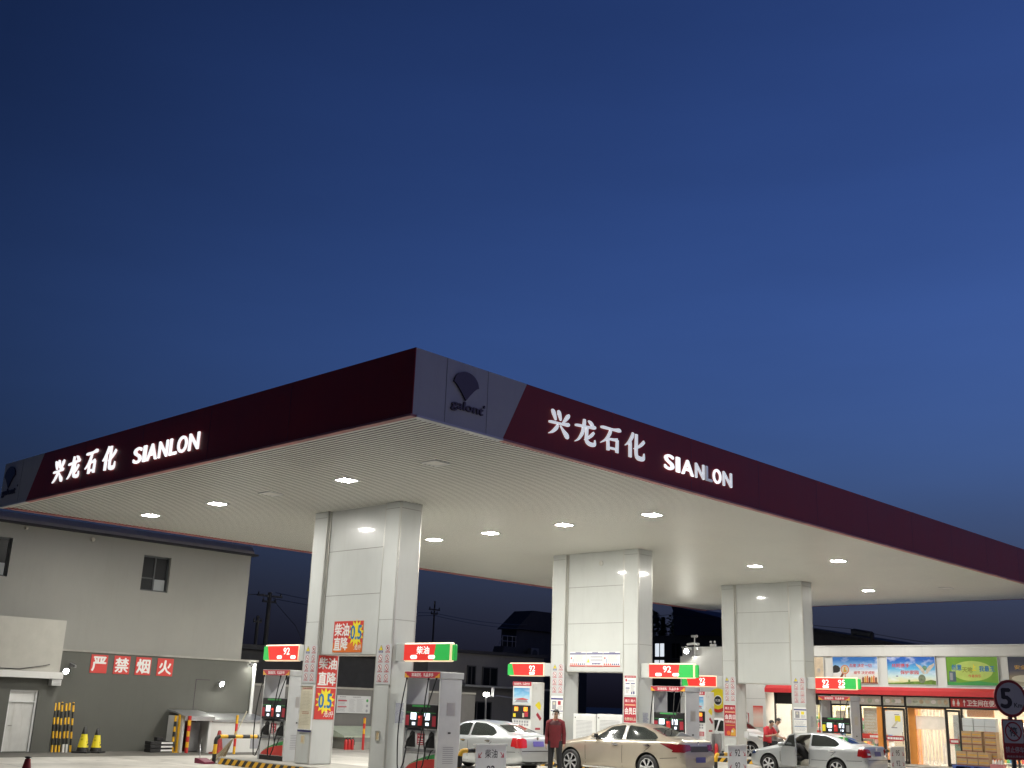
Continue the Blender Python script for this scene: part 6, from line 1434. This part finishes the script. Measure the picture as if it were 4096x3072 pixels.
mb = MB(); mb.box(-28.0, -9.2, 52.4, 52.79, .1, 2.9, cream_wall); mb.box(-21.38, -21.07, 47.11, 47.7, .08, 2.4, orange_wall); mb.box(-22.72, -22.50, 46.97, 47.5, .17, 2.355, orange_wall); mb.box(-19.0, -17.9, 47.5, 47.56, 2.08, 2.36, orange_wall); mb.box(-28, -24.5, 51.5, 51.6, .08, 2.9, M('pale yellow partition', (.62, .58, .36), .6, var=.1)); sp(mb, 'interior_wall')
# frames and panes
uprights = [-27.75, -26.30, -24.90, -23.50, -22.46, -21.42, -19.72, -19.05, -16.9, -14.9, -12.9, -10.9]
mb = MB()
for x in uprights: mb.box(x-.035, x+.035, 47.02, 47.10, .08, 2.86, frame_black)
mb.box(-27.75, FX1, 47.02, 47.10, 2.36, 2.42, frame_black); mb.box(-27.75, FX1, 47.02, 47.10, 2.79, 2.855, frame_black); mb.box(-27.75, FX1, 47.11, 47.2, 2.40, 2.89, frame_black); mb.box(-27.75, -21.42, 47.02, 47.10, .08, .16, frame_black); mb.box(-19.72, FX1, 47.02, 47.10, .08, .16, frame_black); sp(mb, 'window_frame')
for a, b in zip(uprights, uprights[1:]):
    if abs(a+21.42) < .01 or abs(a+22.46) < .01 or abs(a+19.72) < .01: continue
    mb = MB(); mb.box(a+.036, b-.036, 47.05, 47.062, .161, 2.359, clear_glass); sp(mb, 'window_pane')
def shop_door(x0, x1, poster):
    d = MB()
    for q in ((x0, x0+.07, .09, 2.33), (x1-.07, x1, .09, 2.33), (x0+.07, x1-.07, .09, .2), (x0+.07, x1-.07, 2.24, 2.33), (x0+.07, x1-.07, 1.03, 1.08)): d.box(q[0], q[1], 46.96, 47.015, q[2], q[3], frame_black)
    d = sp(d, 'door'); g = MB(); g.box(x0+.071, x1-.071, 46.985, 46.995, .201, 2.239, clear_glass); g.build('pane', d)
    q = Sheet((x0+.09, 46.955, .98), X, x1-x0-.18, .20, crimson_print, t=.004); q.lines(.05, x1-x0-.23, .05, .15, 1, white_print, 1, 0, .9, 51); o = q.mb.build('door_strip', d)
    if poster:
        q = Sheet((x0+.10, 46.955, 1.22), X, x1-x0-.2, .98, white_print, t=.004); q.rect(.42, .66, .55, .80, yellow_print, 1); q.poly([(.25, .32), (.36, .32), (.58, .58), (.5, .60)], cream_paper, 2); q.rect(.24, .5, .28, .32, grey_print, 2); q.rect(.40, .62, .82, .86, grey_print, 1); q.mb.build('door_poster', d)
    h_ = MB(); h_.tube([(x1-.12, 46.93, .85), (x1-.12, 46.93, 1.35)], .014, chrome, 6); h_.build('handle', d)
shop_door(-22.42, -21.46, True); shop_door(-19.68, -19.09, False)
# transom signs
def strip_sign(x0, x1, m, label, draw):
    q = Sheet((x0, 46.99, 2.44), X, x1-x0, .36, m, t=.02); draw(q, x1-x0); q.build('fascia_strip', label, 'sign')
def blots(seed):
    def f(q, w):
        r_ = random.Random(seed)
        for k in range(7):
            q.disc(w*(k+.5)/7, .18, .07+.05*r_.random(), [cream_paper, M('pale gold photo print', (.60, .50, .32), .4, var=.3, scale=8), grey_board, white_print, M('pale sage photo print', (.42, .50, .38), .4, var=.3, scale=8)][r_.randrange(5)], 1+k % 2, 14, .05+.06*r_.random())
    return f
pale_print = M('pale photo print', (.62, .62, .55), .4, var=.15, scale=6)
strip_sign(-24.85, -22.52, pale_print, 'pale picture strip over the shop window right of the farthest pump sign', blots(2))
strip_sign(-22.40, -21.48, pale_print, 'pale picture strip with yellow blots over the white shop door', blots(3))
strip_sign(-21.36, -19.52, M('pale green photo print', (.58, .64, .54), .4, var=.15, scale=4), 'pale strip with rounded shapes over the plastic curtain doorway', blots(5))
def wc(q, w):
    q.rect(.03, .50, .03, .33, red_print, 1)
    for cx, sk in ((.13, 0), (.32, 1)):
        q.disc(cx, .285, .028, white_print, 2, 10); q.poly([(cx-.05-.02*sk, .12), (cx+.05+.02*sk, .12), (cx+.045-.015*sk, .25), (cx-.045+.015*sk, .25)], white_print, 2); q.rect(cx-.035, cx-.006, .05, .12, white_print, 2); q.rect(cx+.006, cx+.035, .05, .12, white_print, 2)
    q.rect(.555, .585, .05, .22, white_print, 2); q.poly([(.51, .20), (.63, .20), (.57, .32)], white_print, 2)
    q.text('卫生间在便利店', .68, .06, .24, white_print, w=1.55, bold=.03, lay=2)
strip_sign(-19.45, -17.05, crimson_print, 'crimson strip with toilet pictograms and white Chinese lettering', wc)
s = Sheet((-23.45, 46.99, 1.02), X, .95, .20, red_print, t=.006); s.lines(.35, .92, .05, .15, 1, white_print, 1, 0, .9, 61); s.build('glass_sticker', 'red strip sticker across the shop glass right of the farthest pump', 'sticker')
s = Sheet((-26.2, 46.99, 1.00), X, 1.2, .20, red_print, t=.006); s.disc(.6, .1, .5, red_print, 1, 18, .16); s.lines(.3, .95, .05, .15, 1, white_print, 2, 0, .9, 62); s.build('glass_sticker', 'red banner sticker on the shop glass behind the man in grey', 'sticker')
# plastic strip curtain in the doorway
curtain_mat = M('clear plastic strip', (.88, .87, .86), .25, var=.2, scale=3, alpha=.42)
t2 = thing('strip_curtain', 'hanging clear plastic strip curtain in the shop doorway', 'curtain', (-20.27, 47.2, .1))
for k in range(9):
    mb = MB(); x0 = -.80+.147*k; rnd = random.Random(k); w = [0, .02*math.sin(k), .03*math.sin(k*2.1), .0]
    vs = [];
    for j in range(9):
        z = 2.22*j/8; b = .025*math.sin(j*.9+k*1.7)*(1-j/8)
        vs += [(x0, .012*(k % 2)+b, z), (x0+.06, .012*(k % 2)+b-.022, z), (x0+.118, .012*(k % 2)+b, z)]
    mb.add(vs, [(3*j+a, 3*j+a+1, 3*j+a+4, 3*j+a+3) for j in range(8) for a in (0, 1)], curtain_mat); mb.build('strip', t2, smooth=True)
mb = MB(); mb.box(-.80, .55, -.02, .02, 2.221, 2.26, orange_wall); mb.build('rail', t2)
mb = MB(); mb.box(-.80, .55, -.035, -.03, 1.40, 1.95, M('frosted band', (.85, .83, .80), .4, var=.1, alpha=.55)); mb.build('band', t2)
t2 = thing('shop_counter', 'white counter with small goods inside the shop behind the plastic curtain', 'counter', (-20.4, 49.5, .08)); mb = MB(); mb.bevbox(-.6, .9, 0, .6, 0, .85, white_wall, .02); mb.box(-.65, .95, -.05, .65, .851, .89, cream_wall); mb.build('body', t2)
rnd = random.Random(12); goods = [red_print, yellow_print, green_print, cream_paper, blue_print, orange_print, white_print, gold_print, crimson_print]
for n_, (x, y, rz) in enumerate([(-26.9, 50.2, 0), (-24.6, 50.4, 0), (-20.4, 51.6, 0), (-18.2, 51.2, 0), (-15.6, 50.6, 0)]):
    t2 = thing('goods_shelf', ('shop shelf of coloured goods behind the leftmost shop window', 'shop shelf of coloured goods behind the glass beside the farthest pump', 'shop shelf of goods at the back behind the plastic curtain', 'shop shelf of goods behind the stacked cartons', 'shop shelf of goods behind the glass at the right edge')[n_], 'shelf', (x, y, .08), rz, 'shelves inside the shop')
    mb = MB(); mb.box(-.85, .85, .34, .36, 0, 1.75, white_metal)
    for k in range(5): mb.box(-.85, .85, 0, .34, .1+.38*k, .13+.38*k, white_metal)
    mb.build('frame', t2); mb = MB()
    for k in range(5):
        xx = -.82
        while xx < .72:
            w = .07+.1*rnd.random(); mb.box(xx, xx+w, .03, .3, .131+.38*k, .131+.38*k+.12+.16*rnd.random(), goods[rnd.randrange(9)]); xx += w+.012
    o = mb.build('goods', t2); o['kind'] = 'stuff'
# posters on the shop front
s = Sheet((-28.72, 46.68, 1.28), X, .52, .95, M_print('pink poster print', [(0., (.75, .45, .38)), (.5, (.75, .62, .55)), (.8, (.68, .30, .25)), (1.0, (.60, .10, .09))], 5., h=.95)); s.rect(0, .52, .90, .95, red_print, 1); s.build('wall_poster', 'pink and red poster on the white shop wall left of the red awning', 'poster')
s = Sheet((-29.28, 46.68, 1.45), X, .30, .42, white_print, frame=crimson_print, fw=.02); s.disc(.15, .24, .10, grey_board, 1, 14); s.lines(.05, .25, .03, .11, 2, grey_print, seed=71); s.build('wall_poster', 'small red framed white poster on the shop wall behind the farthest pillar', 'poster')
for x0, x1, z0, z1, m, lab in ((-27.0, -26.4, .95, 2.1, M('beige window poster', (.55, .42, .30), .5, var=.2, scale=4), 'beige poster inside the leftmost shop window'), (-24.75, -24.25, 1.4, 2.15, M('tan window poster', (.60, .45, .30), .5, var=.2, scale=5), 'tan poster in the shop window seen through the farthest pump'), (-24.15, -23.75, 1.75, 2.3, M('olive window poster', (.22, .20, .03), .5, var=.2, scale=5), 'olive poster in the shop window right of the tan one'), (-24.12, -23.72, 1.3, 1.72, M('violet window poster', (.30, .14, .32), .5, var=.5, scale=9), 'violet picture poster below the olive one in the shop window'), (-23.42, -22.76, 1.25, 2.30, M('parchment window poster', (.52, .42, .28), .5, var=.2, scale=6), 'large parchment poster on the shop glass left of the white door')):
    s = Sheet((x0, 47.13, z0), X, x1-x0, z1-z0, m, t=.006); s.lines(.06, x1-x0-.06, .06, z1-z0-.1, 7, cream_paper, seed=int(abs(x0)*10)); s.build('window_poster', lab, 'poster')
t2 = thing('advert_disc', 'round yellow and red advert on the shop wall left of the farthest pillar', 'advert', (-30.62, 46.66, 2.42))
mb = MB(); mb.lathe([(.56, 0), (.56, -.03)], (0, 0, 0), yellow_print, 36, 1); mb.build('disc', t2)
s_ = MB(); pts = [(.56*math.cos(a), .56*math.sin(a)) for a in [math.pi*(1.08+.84*i/14) for i in range(15)]]+[(.3*math.cos(math.pi*1.75), -.36), (0, -.42), (-.3, -.36)]; s_.prism(pts, 1, -.034, -.031, red_print); s_.build('red_band', t2)
s_ = MB(); s_.lathe([(.24, -.031), (.24, -.036)], (0, 0, 0), white_print, 24, 1); s_.lathe([(.20, -.0365), (.20, -.038)], (0, 0, 0), black_print, 24, 1); s_.text('优惠', (0, -.0385, -.06), X, Z, .12, white_print, w=.3, depth=.002, center=True); s_.build('centre', t2)
# billboards along the top of the shop
def billboard(x0, x1, label, mat_, draw):
    s = Sheet((x0, 46.94, 3.32), X, x1-x0, 1.15, mat_, t=.05, frame=white_metal, fw=.015)
    if draw: draw(s, x1-x0)
    return s.build('billboard', label, 'billboard', 'picture billboards along the shop front')
def bb_dark(s, w):
    s.text('齐心协力共创未来', w*.30, .68, .12, crimson_print, w=w*.62, bold=.02); s.poly([(0, .0), (w*.10, .0), (w*.22, .25), (w*.12, .34), (.0, .5)], gold_print); s.poly([(w*.75, 0), (w, 0), (w, .4), (w*.88, .32)], M('dusky violet print', (.16, .10, .22), .5, var=.3))
def bb_lens(s, w):
    s.poly([(.0, .45), (.0, .72), (.10, .80), (.26, .76), (.36, .66), (.33, .52), (.2, .46)], hazard_black, 1)
    s.poly([(.18, .0), (.30, .0), (.52, .40), (.43, .45)], M('brown print', (.20, .06, .03), .5, var=.2), 2); s.disc(.58, .60, .20, orange_print, 2, 24); s.disc(.58, .60, .165, cream_paper, 3, 24); s.poly([(.50, .50), (.55, .72), (.62, .72), (.60, .60), (.68, .54), (.62, .48)], gold_print, 4)
    s.rect(.56, .60, .20, .41, orange_print, 2)
    s.text('态度 决定一切', .80, .70, .15, red_print, w=1.05, bold=.015, lay=2); s.text('细节 决定成败', 1.0, .40, .14, red_print, w=.98, bold=.015, lay=2)
    for k in range(7): s.poly([(w-.75+.10*k, .02), (w-.67+.10*k, .02), (w-.66+.10*k, .26+.03*(k % 3)), (w-.71+.10*k, .31+.03*(k % 3)), (w-.75+.10*k, .22)], [M('brown print', (.2, .06, .03)), gold_print, orange_print][k % 3], 1)
    s.rect(w-.8, w-.02, .0, .06, M('brown print', (.2, .06, .03)), 2)
def bb_hands(s, w):
    s.text('共同携手', .20, .70, .16, red_print, w=.80, bold=.02, lay=2); s.text('保护家园', .58, .42, .16, red_print, w=.80, bold=.02, lay=2)
    skn = M('printed hand', (.55, .48, .40), .5, var=.25, scale=8)
    s.poly([(1.28, .88), (1.34, .84), (1.50, .78), (1.62, .62), (1.68, .45), (1.60, .42), (1.50, .55), (1.40, .70), (1.30, .80)], skn, 2); s.poly([(2.08, .90), (2.0, .84), (1.86, .78), (1.74, .64), (1.68, .46), (1.76, .44), (1.88, .58), (2.0, .70), (2.09, .80)], skn, 3)
    s.disc(1.66, .68, .10, M('printed globe', (.12, .25, .16), .5, var=.4, scale=9), 1, 18)
    g_ = M('printed grass', (.12, .22, .03), .5, var=.4, scale=7); s.poly([(0, 0), (w, 0), (w, .16), (w*.9, .20), (w*.75, .14), (w*.5, .12), (w*.3, .07), (0, .05)], g_, 2); s.disc(1.52, .24, .16, M('printed tree', (.16, .19, .12), .5, var=.4, scale=9), 3, 16, .18)
    s.disc(.42, .34, .06, navy_print, 1, 10, .02); s.disc(.95, .14, .05, g_, 3, 10, .07)
def bb_green(s, w):
    s.disc(w*.5, .58, .85, M('pale green print', (.48, .62, .14), .4, var=.1), 1, 40, .40)
    s.text('创意', .22, .60, .24, blue_print, w=.42, bold=.03, lay=2); s.text('天地', .66, .52, .22, M('olive text print', (.28, .32, .05), .5), w=.42, bold=.03, lay=3); s.text('上', 1.06, .60, .24, yellow_print, w=.18, bold=.03, lay=4); s.text('我最王', 1.36, .56, .22, blue_print, w=.62, bold=.03, lay=2)
    s.text('作者快乐', .90, .32, .12, red_print, w=.52, bold=.01, lay=2)
    s.rect(.10, .38, .14, .56, M('slate print', (.07, .12, .16), .4, var=.3), 2); s.rect(.13, .25, .20, .50, grey_print, 3)
    s.poly([(0, 0), (w, 0), (w, .10), (w*.6, .18), (w*.25, .10), (0, .14)], green_print, 2)
def bb_night(s, w): s.text('安全第一', .25, .66, .16, gold_print, w=.9, bold=.02, lay=2); s.disc(.7, .3, .6, cream_paper, 1, 20, .14)
sky_print = M_print('sky picture', [(.0, (.80, .62, .42)), (.20, (.78, .72, .62)), (.5, (.78, .80, .82)), (.78, (.22, .45, .75)), (1.05, (.03, .16, .50))], 1.3, cloud=.55, h=1.0)
billboard(-32.50, -30.66, 'dark blue violet billboard at the left end of the shop, left of the farthest pillar', M_print('night picture', [(.0, (.03, .025, .06)), (.4, (.05, .05, .14)), (.75, (.14, .15, .28)), (1.0, (.50, .50, .46))], 2.), bb_dark)
billboard(-30.0, -27.9, 'billboard hidden behind the farthest pillar', sky_print, None)
billboard(-27.35, -25.14, 'cream billboard of which only the right edge shows beside the farthest pillar', M('cream picture', (.62, .50, .36), .5, var=.2, scale=3), lambda s, w: s.text('界', w-.32, .45, .18, grey_print, w=.16, bold=.02))
billboard(-24.68, -22.55, 'blue sky billboard with a magnifying glass and red lettering', sky_print, bb_lens)
billboard(-22.10, -19.97, 'blue sky billboard with two cupped hands and red lettering', M_print('meadow sky picture', [(.0, (.45, .50, .12)), (.14, (.75, .72, .40)), (.35, (.60, .76, .78)), (.65, (.10, .42, .72)), (1.05, (.02, .12, .50))], 4.1, cloud=.5), bb_hands)
billboard(-19.50, -17.38, 'bright green billboard with blue lettering', M('bright green picture', (.16, .36, .03), .4, var=.12, scale=2), bb_green)
billboard(-16.97, -14.8, 'dark billboard behind the round speed sign', M_print('night town picture', [(.0, (.50, .45, .35)), (.3, (.30, .24, .16)), (.6, (.06, .06, .10)), (1.0, (.02, .025, .06))], 6.), bb_night)
# cartons stacked outside the glass
carton_mat = M('tan carton board', (.48, .33, .19), .75, var=.1, scale=6); tape_mat = M('brown carton band', (.30, .12, .08), .6, var=.1)
def carton(label, x, z, y, w=.40, h=.245, d=.34):
    t = thing('carton', label, 'carton', (x, y, z), 0, 'cartons stacked at the shop window')
    mb = MB(); mb.bevbox(0, w-.01, 0, d, 0, h-.006, carton_mat, .006); mb.box(.03, w-.04, -.0015, -.0003, h*.45, h*.62, gold_print); mb.build('body', t)
    mb = MB(); mb.box(.004, w-.014, -.002, -.0004, .005, h*.20, tape_mat); mb.build('band', t)
rows = ['second lowest', 'middle', 'second highest', 'highest']
for r in range(4):
    for c in range(2): carton(f'{rows[r]} carton in the {("left", "right")[c]} column of the tall back stack under the white cases', -18.88+.41*c, .10+.36+.265*r, 46.45, .405, .262)
    carton(f'{rows[r]} carton in the separate column at the right of the stack', -17.98, .10+.36+.265*r, 46.50, .46, .262)
for c in range(3):
    carton(f'lower front carton, {("left", "middle", "right")[c]} one of the bottom row on the blue pallet', -18.99+.435*c, .20, 46.05, .43, .27)
    carton(f'upper front carton, {("left", "middle", "right")[c]} one of the row resting on the bottom row', -18.99+.435*c, .47, 46.05, .43, .27)
for x0, lab in ((-18.82, 'white printed case at the left end on top of the tall carton stack'), (-18.36, 'grey white case in the middle on top of the tall carton stack'), (-17.92, 'grey white case at the right end on top of the carton column')):
    t2 = thing('white_case', lab, 'case', (x0, 46.47, 1.525), 0, 'white cases on top of the cartons'); mb = MB(); mb.bevbox(0, .43, 0, .32, 0, .50, M('white case board', (.62, .66, .68), .5, var=.06), .01); mb.box(.0, .43, -.003, -.0005, .18, .195, seam_grey); mb.build('body', t2)
t2 = thing('pallet', 'blue plastic pallet under the cartons', 'pallet', (-19.15, 45.95, .06)); mb = MB()
for k in range(3): mb.bevbox(.02+.72*k, .16+.72*k, 0, .95, 0, .10, M('blue pallet plastic', (.06, .12, .42), .5, var=.1), .008)
mb.bevbox(0, 1.62, 0, .95, .101, .135, M('blue pallet plastic', (.06, .12, .42)), .008); mb.build('deck', t2)
t2 = thing('bottle_crate', 'pink crate of red capped bottles right of the cartons', 'crate', (-17.62, 45.9, .06)); mb = MB(); pk = M('pink crate plastic', (.55, .20, .22), .5, var=.1)
mb.bevbox(0, .50, 0, .34, 0, .26, pk, .01); mb.build('crate', t2)
for k in range(4):
    mb = MB(); mb.lathe([(.045, .26), (.045, .36), (.016, .42), (.016, .44)], (.08+.11*k, .17, 0), white_print, 12); mb.lathe([(.02, .441), (.02, .47), (.004, .472)], (.08+.11*k, .17, 0), red_print, 12); mb.build('bottle', t2, smooth=40)
t2 = thing('roll_up_banner', 'grey and green printed banner stand inside the right leaf of the shop door', 'banner', (-19.42, 47.6, .08)); s_ = MB(); s_.box(-.24, .24, 0, .02, 1.0, 2.05, M('grey banner print', (.35, .38, .40), .5, var=.4, scale=4)); s_.box(-.24, .24, 0, .02, .08, .999, M('green banner print', (.10, .22, .12), .5, var=.5, scale=5)); s_.build('sheet', t2); s_ = MB(); s_.bevbox(-.26, .26, -.08, .1, 0, .08, steel, .01); s_.build('base', t2)
# roof-top lamps and cameras on the shop
floodlight('lit floodlight at the left roof corner of the shop below the cameras', (-32.30, 46.45, 4.72), (.45, -1, -.35), True, .11)
t2 = thing('camera_mast', 'short white mast with security cameras on the left roof corner of the shop', 'camera mast', (-31.98, 46.7, 4.96)); mb = MB(); mb.tube([(0, 0, -.4), (0, 0, .52)], .03, white_metal, 8); mb.build('pole', t2)
for p, d in (((0, 0, .5), (.18, -.05, .0)), ((-.16, -.1, .12), (-.16, -.1, -.03)), ((.18, -.1, .12), (.18, -.1, -.02)), ((-.3, -.1, -.08), (-.12, -.1, .04)), ((.3, -.12, -.10), (.12, -.1, .0))):
    mb = MB(); mb.obox(p, Vector(d), Vector((-d[1], d[0], 0)).normalized()*.06, (0, 0, .055), white_metal); mb.lathe([(.045, -.01), (.045, .0)], Vector(p)+Vector(d), black, 10, 0); mb.build('camera', t2)
t2 = thing('emergency_light', 'white twin headed emergency light on the shop roof left of the farthest pillar', 'emergency light', (-31.02, 46.9, 4.96)); mb = MB(); mb.bevbox(-.17, .17, -.06, .06, 0, .13, white_metal, .02); mb.build('body', t2)
for k in (-.11, .11): mb = MB(); mb.tube([(k, 0, .12), (k, -.02, .19)], .015, white_metal, 6); mb.ball((k, -.04, .23), (.06, .055, .055), white_metal, 12); mb.build('lamp_head', t2, smooth=True)

# ------------------------------------------------------------------ speed and no parking signs on a post, right foreground
t2 = thing('road_sign', 'grey post with a round 5 Km sign over a red no parking plate', 'road sign', (-8.34, 22.93, 0))
rv, nv = Vector((.57, .82, 0)).normalized(), Vector((.82, -.57, 0)).normalized()
mb = MB(); mb.tube([(0, 0, 0), (0, 0, 2.7)], .045, M('dark grey post paint', (.09, .09, .09), .5, var=.1), 10); mb.build('post', t2, smooth=50)
def disc_plate(mb, c, r, m, a0, a1, n=40):
    vs = [c+rv*(r*math.cos(2*math.pi*k/n))+Z*(r*math.sin(2*math.pi*k/n))+nv*a for a in (a0, a1) for k in range(n)]
    mb.add(vs, [tuple(range(n-1, -1, -1)), tuple(range(n, 2*n))]+[(k, (k+1) % n, (k+1) % n+n, k+n) for k in range(n)], m)
sign_white = M('sign white sheet', (.62, .60, .58), .4, var=.04); sign_red = M('sign red sheet', (.40, .025, .03), .4, var=.05)
mb = MB(); c = Vector((0, 0, 2.41)); disc_plate(mb, c, .355, sign_red, .05, .065); disc_plate(mb, c, .300, sign_white, .0655, .068); mb.build('speed_plate', t2)
mb = MB(); mb.text('5', c-rv*.10+nv*.0685+Z*-.18, rv, Z, .36, black_print, w=.22, depth=.002, bold=.035, center=True); mb.build('numeral', t2); mb = MB(); mb.text('Km', c+rv*.155+nv*.0685+Z*-.165, rv, Z, .085, black_print, w=.17, depth=.002, bold=.015, center=True); mb.build('lettering', t2)
mb = MB(); o_ = Vector((0, 0, 1.27))
def plate(mb, w, h, z0, m, a0, a1):
    pts = round_poly([(-w/2, z0), (w/2, z0), (w/2, z0+h), (-w/2, z0+h)], .03); n = len(pts)
    vs = [rv*u+Z*v+nv*a for a in (a0, a1) for u, v in pts]; mb.add(vs, [tuple(range(n-1, -1, -1)), tuple(range(n, 2*n))]+[(k, (k+1) % n, (k+1) % n+n, k+n) for k in range(n)], m)
plate(mb, .47, .75, 1.27, sign_red, .05, .065); plate(mb, .42, .42, 1.575, sign_white, .0655, .067); mb.build('parking_plate', t2)
mb = MB(); c = Vector((0, 0, 1.79)); n = 36
for r0, r1 in ((.155, .185),):
    vs = [c+rv*(r*math.cos(2*math.pi*k/n))+Z*(r*math.sin(2*math.pi*k/n))+nv*.0675 for r in (r0, r1) for k in range(n)]; mb.add(vs, [(k, (k+1) % n, (k+1) % n+n, k+n) for k in range(n)], sign_red)
mb.text('停', c+nv*.0678+Z*-.085, rv, Z, .17, black_print, w=.16, depth=.0012, bold=.02, center=True)
d = (rv*-.11+Z*.11).normalized(); e = d.cross(nv); mb.add([c+d*.16+e*.013+nv*.0695, c+d*.16-e*.013+nv*.0695, c-d*.16-e*.013+nv*.0695, c-d*.16+e*.013+nv*.0695], [(0, 1, 2, 3)], sign_red)
mb.text('禁止停车', Vector((0, 0, 1.40))+nv*.0655, rv, Z, .11, sign_white, w=.40, depth=.002, bold=.01, center=True); mb.text('违者后果自负', Vector((0, 0, 1.31))+nv*.0655, rv, Z, .04, sign_white, w=.36, depth=.002, center=True); mb.build('lettering', t2)
